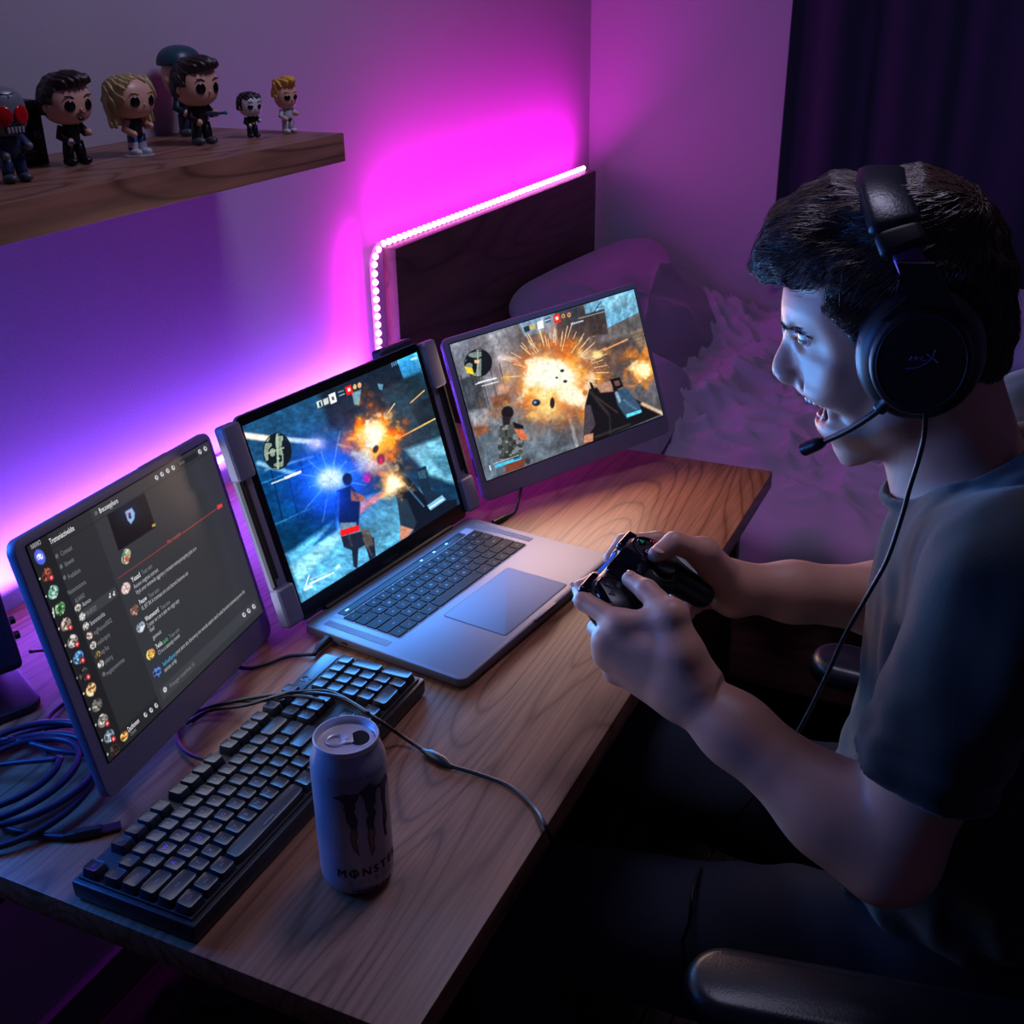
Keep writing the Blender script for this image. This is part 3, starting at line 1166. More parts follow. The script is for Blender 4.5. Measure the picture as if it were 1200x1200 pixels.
    p.poly([(350, 735), (420, 725), (470, 780), (460, 880), (440, 900), (348, 900), (340, 830)], (70, 76, 74), 6)
    m = poly2(X, Y, [(350, 735), (420, 725), (470, 780), (460, 880), (440, 900), (348, 900), (340, 830)]) < 0
    p.mixin(m * (vnoise(p.P, 0.05, 33) > 0.1) * 0.8, (38, 44, 42))
    p.mixin(m * (vnoise(p.P, 0.06, 34) > 0.35) * 0.8, (134, 136, 140))
    p.poly([(415, 750), (455, 755), (488, 800), (450, 808)], (214, 110, 74), 5)
    p.poly([(410, 715), (460, 735), (462, 752), (420, 745)], (22, 20, 24), 4)
    p.poly([(370, 905), (470, 900), (470, 940), (380, 972)], (120, 60, 44), 6)
    p.disc(484, 914, 16, 20, (50, 54, 60), 0.4)
    # gun
    p.poly([(768, 560), (860, 545), (1112, 690), (900, 780), (790, 828), (745, 832), (750, 640)], (20, 18, 22), 6)
    p.poly([(800, 545), (870, 520), (880, 575), (820, 580)], (176, 132, 110), 8)
    p.poly([(862, 515), (908, 505), (926, 552), (885, 570)], (16, 18, 24), 4)
    p.poly([(880, 525), (905, 520), (912, 545), (890, 550)], (110, 70, 60), 3)
    p.poly([(885, 575), (940, 560), (1000, 640), (1015, 680), (945, 712), (900, 640)], (52, 78, 104), 6)
    p.line(895, 585, 910, 625, 14, (170, 200, 220), 0.7, 8)
    p.poly([(942, 690), (1010, 668), (1014, 682), (946, 706)], (90, 210, 240), 2)
    p.line(1015, 640, 1110, 690, 16, (235, 200, 160), 0.9, 10)
    p.disc(748, 578, 15, 18, (190, 120, 50), 0.4)
    p.poly([(768, 525), (780, 530), (796, 568), (780, 575)], (30, 24, 26), 3)
    p.poly([(750, 640), (775, 640), (800, 740), (770, 790), (745, 832)], (70, 60, 70), 6)
    p.poly([(748, 790), (790, 780), (790, 820), (745, 832)], (190, 130, 100), 5)
    p.line(800, 600, 900, 680, 8, (70, 50, 40), 0.8, 4)
    p.line(775, 575, 860, 690, 14, (60, 52, 56), 0.7, 10)
    p.line(800, 800, 960, 740, 10, (70, 62, 60), 0.6, 8)
    p.line(930, 620, 985, 665, 10, (110, 150, 180), 0.5, 8)
    p.line(865, 700, 870, 790, 8, (50, 44, 48), 0.7, 6)
    # minimap
    p.disc(243, 416, 68, 72, (16, 20, 26), 0.05, 0.95)
    m = (((X - 243) / 62) ** 2 + ((Y - 416) / 66) ** 2 < 1) & (X < 258) & (np.abs(vnoise(p.P, 0.035, 45)) > 0.25)
    p.mixin(m * 0.8, (140, 156, 150))
    p.line(240, 352, 242, 480, 8, (150, 166, 160), 0.9)
    p.poly([(176, 430), (215, 440), (225, 475), (190, 465)], (235, 205, 60), 4)
    p.poly([(225, 400), (250, 402), (248, 418), (226, 416)], (230, 200, 150), 3)
    # hud
    p.poly([(455, 245), (480, 236), (486, 262), (462, 270)], (40, 46, 54), 3)
    p.poly([(483, 236), (508, 228), (514, 252), (490, 260)], (200, 180, 110), 3)
    p.poly([(518, 222), (546, 212), (552, 250), (524, 258)], (245, 248, 248), 2)
    p.poly([(554, 204), (580, 196), (584, 220), (558, 228)], (60, 90, 110), 3)
    p.line(558, 216, 580, 208, 5, (220, 235, 240), 0.8)
    p.poly([(592, 192), (622, 182), (630, 224), (600, 234)], (215, 54, 40), 2)
    p.poly([(603, 200), (617, 196), (620, 212), (608, 216)], (250, 225, 215), 2)
    p.disc(641, 195, 10, 13, (225, 150, 90), 0.3)
    p.disc(668, 190, 10, 13, (225, 150, 90), 0.3)
    p.disc(641, 195, 4, 6, (70, 40, 30), 0.4)
    p.disc(668, 190, 4, 6, (70, 40, 30), 0.4)
    p.line(680, 236, 732, 222, 8, (200, 215, 225), 0.8)
    p.line(712, 210, 830, 180, 3, (220, 225, 230), 0.7)
    p.line(232, 522, 262, 512, 5, (240, 240, 245), 0.9)
    p.line(245, 515, 328, 494, 8, (240, 240, 245), 0.95)
    p.line(262, 532, 340, 512, 5, (240, 240, 245), 0.8)
    p.poly([(325, 932), (450, 890), (454, 904), (330, 948)], (70, 190, 225), 2)
    p.line(322, 925, 440, 884, 3, (210, 240, 250), 0.8)
    p.line(303, 935, 308, 955, 6, (240, 245, 250), 0.9)
    p.poly([(415, 898), (445, 888), (448, 900), (418, 910)], (30, 60, 80), 2, 0.6)
    p.grain(0.10, 0.10, 52)
    return p.C * 1.08


CHATQ = [(78, 395), (612, 85), (783, 615), (325, 1065)]
SERV = [(117, 427), (138, 482), (157, 536), (177, 586), (195, 636), (215, 688), (232, 738), (249, 790), (270, 838), (288, 887), (306, 936), (325, 984), (342, 1028)]
MEMB = [(230, 585), (243, 613), (254, 643), (265, 672), (276, 702), (290, 731), (299, 761)]
MSG = [(372, 530), (398, 597), (417, 650), (447, 735), (467, 790)]


def chat(X, Y):
    H = np.linalg.inv(homog(CHATQ))
    U, Vv = happly(H, X, Y)
    p = Paint(X, Y, (50, 52, 56))
    ub = happly(H, 137, 362)[0]
    us = happly(H, 264, 289)[0]
    p.mixin((U < us) * 1.0, (42, 43, 46))
    p.mixin((U < ub) * 1.0, (28, 29, 31))
    vt = happly(H, 270, 330)[1]
    p.mixin((np.abs(Vv - vt) < 0.0022) * (U > ub) * 1.0, (30, 31, 33))
    p.mixin((Vv > 0.925) * (U > ub) * (U < us) * 1.0, (36, 37, 40))
    v2 = happly(H, 243, 613)[1]
    p.mixin((np.abs(Vv - v2) < 0.022) * (U > ub + 0.01) * (U < us - 0.01) * 1.0, (58, 60, 64))
    p.mixin((Vv > 0.905) * (Vv < 0.965) * (U > us + 0.02) * (U < 0.975) * 1.0, (60, 62, 67))
    p.poly([(521, 150), (578, 117), (584, 133), (527, 167)], (30, 31, 33), 2)
    rg = np.random.default_rng(9)
    cols = [(90, 100, 230), (110, 52, 40), (120, 190, 160), (90, 140, 90), (140, 120, 110), (150, 140, 130), (90, 150, 220), (40, 40, 40), (236, 178, 110), (120, 116, 112), (150, 140, 134), (130, 150, 170), (50, 36, 34)]

    def avatar(cx, cy, rx, ry, c, seed):
        p.disc(cx, cy, rx, ry, c, 0.14, 1, 0.35)
        d = ((X - cx) / rx) ** 2 + ((Y - cy) / ry) ** 2
        m = (d < 0.85)
        n1 = vnoise(p.P, 2.2 / rx, seed)
        n2 = vnoise(p.P, 3.0 / rx, seed + 1)
        p.mixin(m * np.clip((n1 - 0.05) * 5, 0, 1) * 0.8, np.clip(np.array(c) * 1.7 + 25, 0, 245))
        p.mixin(m * np.clip((n2 - 0.1) * 5, 0, 1) * 0.8, np.array(c) * 0.3)
    for k, (x, y) in enumerate(SERV):
        if k == 0:
            p.disc(x, y, 16, 25, (84, 100, 235), 0.08, 1, -0.35)
            p.disc(x, y, 10, 11, (245, 246, 255), 0.15, 1, -0.6)
            p.disc(x - 4, y + 2, 2.4, 3.6, (84, 100, 235), 0.3)
            p.disc(x + 4, y - 3, 2.4, 3.6, (84, 100, 235), 0.3)
            p.disc(x + 1.5, y + 9, 5, 3.2, (84, 100, 235), 0.3, 1, -0.6)
        else:
            avatar(x, y, 15, 23, cols[k], 60 + k)
        if k in (1, 4, 5, 6, 7, 10, 11):
            p.disc(x + 13, y + 9, 8.5, 11, (28, 29, 31), 0.1)
            p.disc(x + 13, y + 9, 7, 9, (214, 52, 60), 0.15)
            p.disc(x + 13, y + 9, 2.4, 3.6, (250, 225, 225), 0.3)
        if k > 0:
            p.disc(x - 21, y + 12, 2.2, 4, (230, 230, 232), 0.3)
    for k, (x, y) in enumerate(MEMB):
        avatar(x, y, 9.5, 13, [(190, 180, 170), (220, 220, 220), (206, 200, 196), (190, 150, 140), (215, 205, 200), (120, 100, 60), (225, 220, 216)][k], 90 + k)
    for k, (x, y) in enumerate(MSG):
        avatar(x, y, 13, 19, [(226, 150, 136), (120, 86, 74), (150, 170, 190), (224, 160, 70), (50, 76, 130)][k], 110 + k)
    p.disc(372, 530, 14, 20, (240, 228, 222), 0.12, 0.45, 0.35)
    avatar(370, 985, 12, 17, (240, 140, 70), 130)
    p.poly([(315, 305), (425, 240), (460, 345), (350, 415)], (8, 8, 12), 2)
    p.blob(382, 300, 40, 34, (22, 50, 92), 0.6)
    p.poly([(368, 296), (388, 284), (397, 300), (396, 318), (386, 334), (376, 322)], (150, 185, 230), 4)
    p.poly([(376, 300), (384, 298), (388, 316), (380, 318)], (40, 50, 110), 3)
    p.poly([(372, 300), (378, 298), (380, 308), (374, 308)], (230, 120, 140), 3, 0.8)
    p.poly([(448, 338), (458, 333), (459, 341), (450, 345)], (190, 170, 90), 2)
    avatar(372, 432, 13, 25, (170, 176, 130), 140)
    p.disc(375, 440, 8, 12, (190, 70, 40), 0.3, 0.8)
    p.disc(366, 425, 6, 8, (60, 130, 90), 0.3, 0.8)
    p.line(349, 499, 645, 291, 2.2, (170, 60, 58), 1, 1.5)
    p.poly([(641, 284), (655, 277), (659, 287), (645, 296)], (222, 66, 62), 2)
    p.line(493, 395, 535, 367, 6, (58, 56, 60), 1, 1)
    p.line(156, 585, 160, 612, 3, (240, 240, 240), 1, 1.5)
    p.disc(491, 846, 6, 9, (220, 222, 226), 0.2)
    p.disc(491, 846, 2.4, 3.6, (60, 62, 67), 0.3)
    for x, y in ((461, 194), (477, 184), (494, 174), (510, 165), (589, 118), (605, 109), (726, 622), (740, 610), (755, 597), (433, 922), (450, 908), (465, 894)):
        p.disc(x, y, 5.5, 8, (212, 214, 218), 0.2, 1, -0.4)
        p.disc(x + 0.6, y - 1, 2.6, 4, (50, 52, 56), 0.3)
    for x, y in ((167, 426), (180, 458), (190, 492), (282, 298), (308, 792)):
        p.disc(x, y, 4.5, 7, (120, 122, 128), 0.2)
        p.disc(x, y, 2, 3, (44, 45, 48), 0.3)
    for x, y in ((325, 551), (337, 544)):
        p.disc(x, y - 4, 2.4, 3.4, (230, 230, 232), 0.3)
        p.disc(x, y + 4, 4, 4, (230, 230, 232), 0.3)
    return p.C


CHAT_TEXT = [  # string, start, end, brightness
    ('Tremaniactivelslte', (146, 386), (218, 346), 2), ('NANNO', (91, 402), (119, 384), 1),
    ('Connaat', (178, 423), (212, 404), 0), ('Idowais', (190, 456), (217, 440), 0), ('Fvalelois', (201, 496), (236, 472), 0),
    ('Nonnctotonna', (200, 543), (253, 510), 0), ('ALAANO', (222, 569), (250, 550), 0),
    ('Anonoco', (243, 580), (268, 564), 1), ('MA BPOOY', (255, 608), (286, 590), 0), ('Seenaratonba', (266, 638), (310, 610), 1),
    ('mgPatiost0002', (277, 667), (331, 630), 0), ('aoadsongony', (288, 699), (325, 673), 0), ('atp flua', (300, 728), (322, 711), 0),
    ('pdaorg', (311, 757), (333, 740), 0), ('mugatyoammntaa', (316, 797), (368, 748), 0),
    ('Brecoseyphoro', (292, 297), (346, 264), 2), ('Snoo', (526, 158), (543, 148), 0),
    ('Yeaad', (389, 511), (414, 492), 2), ('Tnaat siam', (419, 487), (449, 466), 0),
    ('Auooo oogtnat sotrent', (396, 531), (467, 477), 1), ('Vtyit onor mmnwdo aggonye y toraatoronntopstonpinty pttie ot e', (403, 550), (580, 413), 1),
    ('Pwuow', (413, 580), (434, 564), 2), ('Tnaae saans', (440, 560), (470, 538), 0), ('0l, BIT B4 A tronnaae ent osnt bamosi bnonnve ont', (420, 597), (557, 490), 1),
    ('Weamwoerd', (431, 632), (470, 602), 2), ('Tnaat sane', (476, 598), (503, 577), 0), ('2 ynnar un t on n aato wo opgn anty', (437, 652), (530, 572), 1), ('lsad', (444, 665), (457, 655), 1), ('gamuut', (453, 687), (478, 668), 1),
    ('Twisla', (463, 718), (481, 704), 2), ('caoits', (482, 703), (498, 691), 3), ('Tnaae usns', (503, 688), (531, 662), 0), ('CV e u a aaaaoopy cooont', (470, 737), (533, 680), 1),
    ('haihoafhpnst', (484, 770), (522, 740), 4), ('yout aton ata donowny ton wooda aastot aand uutat bountt tontnwat poorn tht', (523, 739), (726, 549), 1), ('saictas ardp', (488, 788), (525, 759), 1),
    ('Frnaogor sosanhosn ldi', (505, 838), (578, 772), 0), ('Dauthonnon', (381, 971), (414, 942), 2), ('Onnmn', (388, 984), (405, 969), 0), ('Nno nnonmn', (494, 396), (534, 369), 5)]

# ------------------------------------------------------------------ device bodies
ALU = mat('space_grey_aluminium', (112, 110, 124), 0.5, 0.6, bump=0.06, bscale=900)
GREYP = mat('grey_plastic', (116, 114, 142), 0.45, 0.2, bump=0.06, bscale=800)
BEZ = mat('black_glass', (8, 8, 12), 0.18)
DARKP = mat('dark_plastic', (16, 17, 22), 0.45)
SEAM = mat('dark_gap', (6, 6, 9), 0.7)
WHT = mat('legend_print', (190, 196, 210), 0.5)
KLEG = mat('key_legend', (110, 122, 150), 0.5)


def frame(loc, yaw, tilt, roll=0.0):
    n = Vector((math.sin(tilt), 0, math.cos(tilt)))
    T = Vector((-math.cos(tilt), 0, math.sin(tilt)))
    y = Vector((0, 1, 0))
    c, s = math.cos(roll), math.sin(roll)
    y2 = y * c + T * s
    T2 = -y * s + T * c
    R = Matrix.Rotation(yaw, 3, 'Z') @ Matrix((n, y2, T2)).transposed()
    M = R.to_4x4()
    M.translation = Vector(loc)
    return M


def mempty(name, M):
    o = bpy.data.objects.new(name, None)
    COL.objects.link(o)
    o.empty_display_size = 0.05
    o.location = M.to_translation()
    o.rotation_euler = M.to_euler()
    return o


def screen_light(name, M, y, z, w, h, power, color):
    n = M.to_3x3() @ Vector((1, 0, 0))
    up = M.to_3x3() @ Vector((0, 0, 1))
    p = M @ Vector((0.006, y, z))
    return area(name, p, n, up, w, h, power, color, math.radians(170))


# laptop ------------------------------------------------------------
LW, LD, LH = 0.3706, 0.2485, 0.272
LYAW, LTILT = -0.1328, 1.2809
ML = Matrix.Translation(Vector((0.4213, 1.1781, 0.7503))) @ Matrix.Rotation(LYAW, 4, 'Z')
lap = tag(empty('laptop', (0.4213, 1.1781, 0.7503), LYAW), 'open grey laptop showing a blue-lit shooter game', 'laptop')
HB = 0.0155
b = MB()
b.plate(LD, LW, HB - 0.003, 0.012, 0.003, c=(LD / 2, 0, 0.003 + (HB - 0.003) / 2), seg=8)
b.build('base', ALU, lap)
for sx in (0.02, LD - 0.02):
    for sy in (-0.16, 0.16):
        MB().lathe([(0.0, 0), (0.006, 0), (0.006, 0.0035), (0, 0.0035)], 12, c=(sx, sy, 0)).build('foot', DARKP, lap)
MB().box((0.120, 0, HB + 0.0001), (0.0, 0.0, 0.0)) if False else None
# keyboard well and trackpad
KX0, KX1, KY0, KY1 = 0.022, 0.128, -0.150, 0.150
MB().plate(KX1 - KX0, KY1 - KY0, 0.0006, 0.003, c=((KX0 + KX1) / 2, 0, HB + 0.0001), seg=4).build('key_well', mat('key_gap', (130, 130, 150), 0.6), lap)
MB().plate(0.094, 0.152, 0.0008, 0.004, 0.0003, c=(0.189, 0.0, HB + 0.0002), seg=4).build('trackpad', mat('trackpad_glass', (106, 104, 120), 0.7, 0.3), lap)
MB().plate(0.096, 0.154, 0.0004, 0.005, c=(0.189, 0.0, HB + 0.0001), seg=4).build('trackpad_gap', mat('trackpad_gap', (46, 46, 58), 0.6), lap)
MB().box((LD - 0.001, 0.0, HB - 0.001), (0.0045, 0.052, 0.0042), 0.001).build('finger_notch', mat('notch', (60, 60, 74), 0.5, 0.4), lap)
MB().box((0.045, -LW / 2 + 0.0005, 0.009), (0.010, 0.002, 0.0035), 0.0008).build('port', SEAM, lap)
MB().box((0.070, -LW / 2 + 0.0005, 0.009), (0.010, 0.002, 0.0035), 0.0008).build('port', SEAM, lap)
tb = MB().box((KX0 + 0.0065, -0.006, HB + 0.0008), (0.0120, 0.272, 0.0012), 0.0004)
tb.build('touch_bar', mat('touch_bar', (14, 26, 34), 0.4, spec=0.15), lap)
tl = MB()
for i in range(3):
    tl.box((KX0 + 0.0065, 0.030 + i * 0.030, HB + 0.0015), (0.003, 0.005, 0.0002))
tl.box((KX0 + 0.0065, -0.130, HB + 0.0015), (0.003, 0.006, 0.0002))
tl.build('touch_bar_icon', mat('touch_icon', (180, 220, 200), 0.5, emit=(150, 230, 190), estr=0.7), lap)
KEYM = mat('laptop_key', (7, 7, 11), 0.6, spec=0.12)
kc = {}


def laptop_key(x, y, w, d, s):
    q = MB().box((0, 0, 0.0006), (d, w, 0.0014), 0.0005, seg=1)
    sz = 0.0048 if len(s) == 1 else 0.0026
    vs, fs = text_geo(s, sz)
    tw = text_w(s, sz)
    q.add([(0.0017 - vy, vx - tw / 2, 0.0014) for vx, vy in vs], fs, 1)
    o = q.build('key', [KEYM, WHT], lap)
    o.location = (x, y, HB + 0.0006)


rows = [
    (0.0163, [('esc', 1.0)] if False else [('~', 1), *[(c, 1) for c in '1234567890-='], ('delete', 1.5)]),
    (0.0163, [('tab', 1.5), *[(c, 1) for c in 'QWERTYUIOP[]'], ('|', 1)]),
    (0.0163, [('caps', 1.75), *[(c, 1) for c in "ASDFGHJKL;'"], ('return', 1.75)]),
    (0.0163, [('shift', 2.25), *[(c, 1) for c in 'ZXCVBNM,./'], ('shift', 2.25)]),
    (0.0163, [('fn', 1), ('ctrl', 1), ('opt', 1), ('cmd', 1.25), (' ', 5), ('cmd', 1.25), ('opt', 1), ('<', 1), ('^', 1), ('>', 1)])]
kx = KX0 + 0.0145
pd = (KX1 - 0.001 - kx) / 5
for r, (dd, keys) in enumerate(rows):
    tot = sum(w for _, w in keys)
    U = (KY1 - KY0 - 0.002) / tot
    y = KY0 + 0.001
    for s, w in keys:
        laptop_key(kx + pd * (r + 0.5), y + U * w / 2, U * w - 0.0017, pd - 0.0017, s if s != ' ' else '.')
        y += U * w
for sy in (-1, 1):
    q = MB()
    q.box((0.075, sy * 0.166, HB + 0.0002), (0.10, 0.012, 0.0003))
    q.build('speaker_grille', mat('grille', (96, 96, 108), 0.6, 0.4, bump=0.5, bscale=1500), lap)
# lid
MLID = ML @ Matrix.Translation(Vector((0.0, 0, HB))) @ frame((0, 0, 0), 0, LTILT)
TL_ = Matrix.Translation(Vector((0.0, 0, HB))) @ frame((0, 0, 0), 0, LTILT)
q = MB()
q.T = TL_
q.plate(LW, LH, 0.005, 0.012, 0.0012, c=(-0.0032, 0, LH / 2), axes='YZ', seg=8)
q.build('lid', ALU, lap)
q = MB()
q.T = TL_
q.plate(LW - 0.002, LH - 0.002, 0.0012, 0.011, c=(-0.0002, 0, LH / 2), axes='YZ', seg=8)
q.build('display_bezel', BEZ, lap)
q = MB()
q.T = TL_
q.cyl((0, -0.14, -0.001), (0, 0.14, -0.001), 0.0052, n=14)
q.build('hinge', mat('hinge_black', (14, 14, 20), 0.4), lap)
q = MB()
vs, fs = text_geo('MacBook Pro', 0.0062)
tw = text_w('MacBook Pro', 0.0062)
q.T = TL_
q.add([(0.0006, x - tw / 2, y + 0.008) for x, y in vs], fs)
q.build('lid_lettering', mat('lid_lettering', (60, 60, 72), 0.5), lap)
sc_ = screen_mesh('display', lap, -LW / 2 + 0.010, LW / 2 - 0.010, 0.024, LH - 0.013, 0.0006,
                  [(103, 400), (850, 100), (1027, 765), (342, 1170)], game_blue, 420, 280)
me = sc_.data
me.transform(TL_)
screen_light('laptop_screen_light', MLID, 0, LH / 2, LW - 0.03, LH - 0.04, LAPTOP_SCREEN_W, (0.08, 0.36, 1.0))

# portable monitors --------------------------------------------------
MLEFT = frame((0.4014, 0.7982, 0.768), 0.2291, 1.328, -0.09)
MRIGHT = frame((0.5504, 1.5698, 0.785), -0.5885, 1.2646, 0.0977)


def monitor(M, w, h, label, quad, painter, bez, side):
    t = tag(mempty('portable_monitor', M), label, 'monitor', 'clip-on monitors beside the laptop screen')
    MB().plate(w, h, 0.0105, 0.013, 0.002, c=(-0.006, 0, h / 2), axes='YZ', seg=8).build('casing', GREYP, t)
    l, r, tp, bt = bez
    MB().plate(w - l - r + 0.003, h - tp - bt + 0.003, 0.0008, 0.002, c=(-0.0006, (l - r) / 2, bt + (h - tp - bt) / 2), axes='YZ', seg=3).build('display_bezel', BEZ, t)
    screen_mesh('display', t, -w / 2 + l, w / 2 - r, bt, h - tp, 0.0002, quad, painter, 400, 270)
    MB().box((-0.006, side * -w / 2, h * 0.80), (0.004, 0.0015, 0.022), 0.0005).build('button', mat('dark_button', (40, 42, 58), 0.4), t)
    MB().box((-0.006, side * -w / 2, h * 0.22), (0.004, 0.0015, 0.030), 0.0005).build('port', SEAM, t)
    MB().box((-0.006, -w * 0.18 * side, h), (0.005, 0.06, 0.002), 0.0008).build('top_ridge', GREYP, t)
    # hinge arm that clips on the laptop lid, built in the lid's frame
    inv = M.inverted() @ MLID
    s = side       # -1: hangs on the left edge of the lid
    ye = s * (LW / 2 + 0.013)
    z0, z1 = 0.010, LH - 0.004

    def add(name, c, sz, bev, m, seg=3):
        g = MB()
        g.T = inv
        g.box(c, sz, bev, seg=seg)
        return g.build(name, m, t)
    add('hinge_rail', (-0.004, ye, (z0 + z1) / 2), (0.010, 0.024, z1 - z0 - 0.02), 0.003, GREYP)
    add('hinge_clamp', (0.001, ye, z1 - 0.034), (0.018, 0.030, 0.070), 0.006, GREYP)
    add('hinge_clamp', (0.001, ye, z0 + 0.022), (0.018, 0.030, 0.052), 0.006, GREYP)
    add('hinge_slot', (0.0022, ye + s * 0.003, (z0 + z1) / 2 - 0.004), (0.002, 0.007, 0.132), 0.0008, SEAM)
    add('hinge_pin', (0.002, ye + s * 0.010, (z0 + z1) / 2 - 0.004), (0.008, 0.005, 0.150), 0.002, DARKP)
    add('back_plate', (-0.012, s * (LW / 2 - 0.045), LH / 2 + 0.02), (0.008, 0.10, LH * 0.62), 0.004, GREYP)
    if s > 0:
        add('top_grip', (-0.016, s * (LW / 2 - 0.040), LH - 0.002), (0.022, 0.075, 0.022), 0.008, mat('grip_plastic', (34, 34, 62), 0.5))
    return t


mon_l = monitor(MLEFT, 0.3749, 0.2701, 'left clip-on monitor showing a dark chat window', CHATQ, chat, (0.016, 0.010, 0.010, 0.034), -1)
mon_r = monitor(MRIGHT, 0.3738, 0.2581, 'right clip-on monitor showing a fiery explosion', [(105, 320), (965, 75), (1112, 700), (288, 1012)], game_warm, (0.011, 0.009, 0.010, 0.032), 1)
screen_light('left_screen_light', MLEFT, 0, 0.14, 0.34, 0.22, LEFT_SCREEN_W, (0.75, 0.8, 1.0))
screen_light('right_screen_light', MRIGHT, 0, 0.14, 0.34, 0.21, RIGHT_SCREEN_W, (1.0, 0.64, 0.50))

# chat lettering
Hc = np.linalg.inv(homog(CHATQ))
w_, h_ = 0.3749, 0.2701
ly0, ly1, lz0, lz1 = -w_ / 2 + 0.016, w_ / 2 - 0.010, 0.034, h_ - 0.010
TC = [(118, 120, 126), (176, 178, 182), (240, 240, 242), (60, 190, 110), (70, 170, 220), (190, 66, 62)]
for lev in range(6):
    q = MB()
    for s, a, b2, k in CHAT_TEXT:
        if k != lev:
            continue
        ua, va = happly(Hc, *a)
        ub, vb = happly(Hc, *b2)
        y0_, z0_ = ly0 + (ly1 - ly0) * ua, lz1 + (lz0 - lz1) * (va + vb) / 2
        wd = (ub - ua) * (ly1 - ly0)
        size = 0.0078 if k == 2 else 0.0068
        vs, fs = text_geo(s, size)
        tw = max(text_w(s, size), 1e-6)
        q.add([(0.0006, y0_ + x * wd / tw, z0_ + y - 0.001) for x, y in vs], fs)
    m_ = mat('screen_text_%d' % lev, (5, 5, 5), 0.5, emit=TC[lev], estr=1.0)
    q.build('screen_text', m_, mon_l, angle=0)['kind'] = 'stuff'

# =================================================================== KEYBOARD
kb = tag(empty('keyboard', (0.537, 0.735, 0.7503), math.radians(0.4)), 'black mechanical keyboard between the left monitor and the can', 'keyboard')
KL, KD = 0.412, 0.137
q = MB().box((0, 0, 0.0115), (KD, KL, 0.019), 0.003)
KBC = mat('keyboard_case', (38, 44, 54), 0.35, 0.2)
q.build('case', KBC, kb)
MB().box((0, 0, 0.0222), (KD - 0.010, KL - 0.010, 0.0025), 0.0005).build('top_plate', mat('key_bed', (6, 6, 9), 0.6), kb)
for sx in (-0.055, 0.055):
    for sy in (-0.19, 0.19):
        MB().box((sx, sy, 0.001), (0.012, 0.02, 0.002), 0.0005).build('foot', DARKP, kb)
MB().box((-KD / 2 + 0.0145, KL / 2 - 0.046, 0.0232), (0.0185, 0.083, 0.0025), 0.0008).build('logo_panel', KBC, kb)
q = MB()
q.tube([(-KD / 2 + 0.014 + 0.005 * math.cos(a), KL / 2 - 0.06 + 0.005 * math.sin(a), 0.0246) for a in np.linspace(0, 5.2, 20)], 0.0008, 6)
q.build('emblem', mat('emblem_grey', (70, 78, 92), 0.5), kb)
U = (KL - 0.012) / 22.6
RD = (KD - 0.012) / 6.35
CAP = mat('keycap_plastic', (30, 33, 42), 0.38)
LEGV = mat('key_legend_violet', (120, 90, 220), 0.5, emit=(90, 60, 220), estr=0.25)
cache = {}


def keycap(w, d, s, leg):
    key = (round(w, 5), round(d, 5), s, leg)
    if key in cache:
        return cache[key]
    q = MB()
    h = 0.0105
    bx0, by0 = d / 2 - 0.0003, w / 2 - 0.0003
    bx1, by1 = d / 2 - 0.0024, w / 2 - 0.0022
    vs, fs = [], []
    rings = [(bx0, by0, 0), (bx0 - 0.0003, by0 - 0.0003, 0.003), (bx1 + 0.0004, by1 + 0.0004, h - 0.0007), (bx1, by1, h), (bx1 - 0.0012, by1 - 0.0012, h + 0.0001)]
    n = 16
    for (rx, ry, z) in rings:
        for k in range(n):
            a = 2 * math.pi * (k + 0.5) / n
            c_, s_2 = math.cos(a), math.sin(a)
            e = 0.28
            x = math.copysign(abs(c_) ** e, c_) * rx - (0.0004 if z > 0.004 else 0)
            y = math.copysign(abs(s_2) ** e, s_2) * ry
            vs.append((x, y, z - (0.0006 if z >= h + 0.0001 else 0) * 1.0))
    for r in range(len(rings) - 1):
        for k in range(n):
            k2 = (k + 1) % n
            fs.append((r * n + k, r * n + k2, (r + 1) * n + k2, (r + 1) * n + k))
    fs.append(tuple((len(rings) - 1) * n + k for k in range(n)))
    q.add(vs, fs, 0)
    if s:
        sz = 0.0062 if len(s) == 1 else 0.0036
        tv, tf = text_geo(s, sz)
        tw = text_w(s, sz)
        q.add([(0.002 - vy - 0.0015, vx - tw / 2, h - 0.0002) for vx, vy in tv], tf, 1)
    o = q.build('keycap', [CAP, leg], kb)
    cache[key] = o.data
    bpy.data.objects.remove(o)
    return cache[key]


lay = []


def krow(r, start, keys):
    x = start
    for s, w in keys:
        if s is not None:
            lay.append((r, x + w / 2, w, s))
        x += w


krow(0, 0, [('Esc', 1), (None, 1), ('F1', 1), ('F2', 1), ('F3', 1), ('F4', 1), (None, 0.5), ('F5', 1), ('F6', 1), ('F7', 1), ('F8', 1), (None, 0.5), ('F9', 1), ('F10', 1), ('F11', 1), ('F12', 1), (None, 0.25), ('Prt', 1), ('Scr', 1), ('Pau', 1)])
krow(1, 0, [(c, 1) for c in '`1234567890-='] + [('-', 2), (None, 0.25), ('Ins', 1), ('Hm', 1), ('PgU', 1), (None, 0.25), ('Num', 1), ('/', 1), ('*', 1), ('-', 1)])
krow(2, 0, [('Tab', 1.5)] + [(c, 1) for c in 'QWERTYUIOP[]'] + [('\\', 1.5), (None, 0.25), ('Del', 1), ('End', 1), ('PgD', 1), (None, 0.25), ('7', 1), ('8', 1), ('9', 1)])
krow(3, 0, [('Caps', 1.75)] + [(c, 1) for c in "ASDFGHJKL;'"] + [('Enter', 2.25), (None, 3.5), ('4', 1), ('5', 1), ('6', 1)])
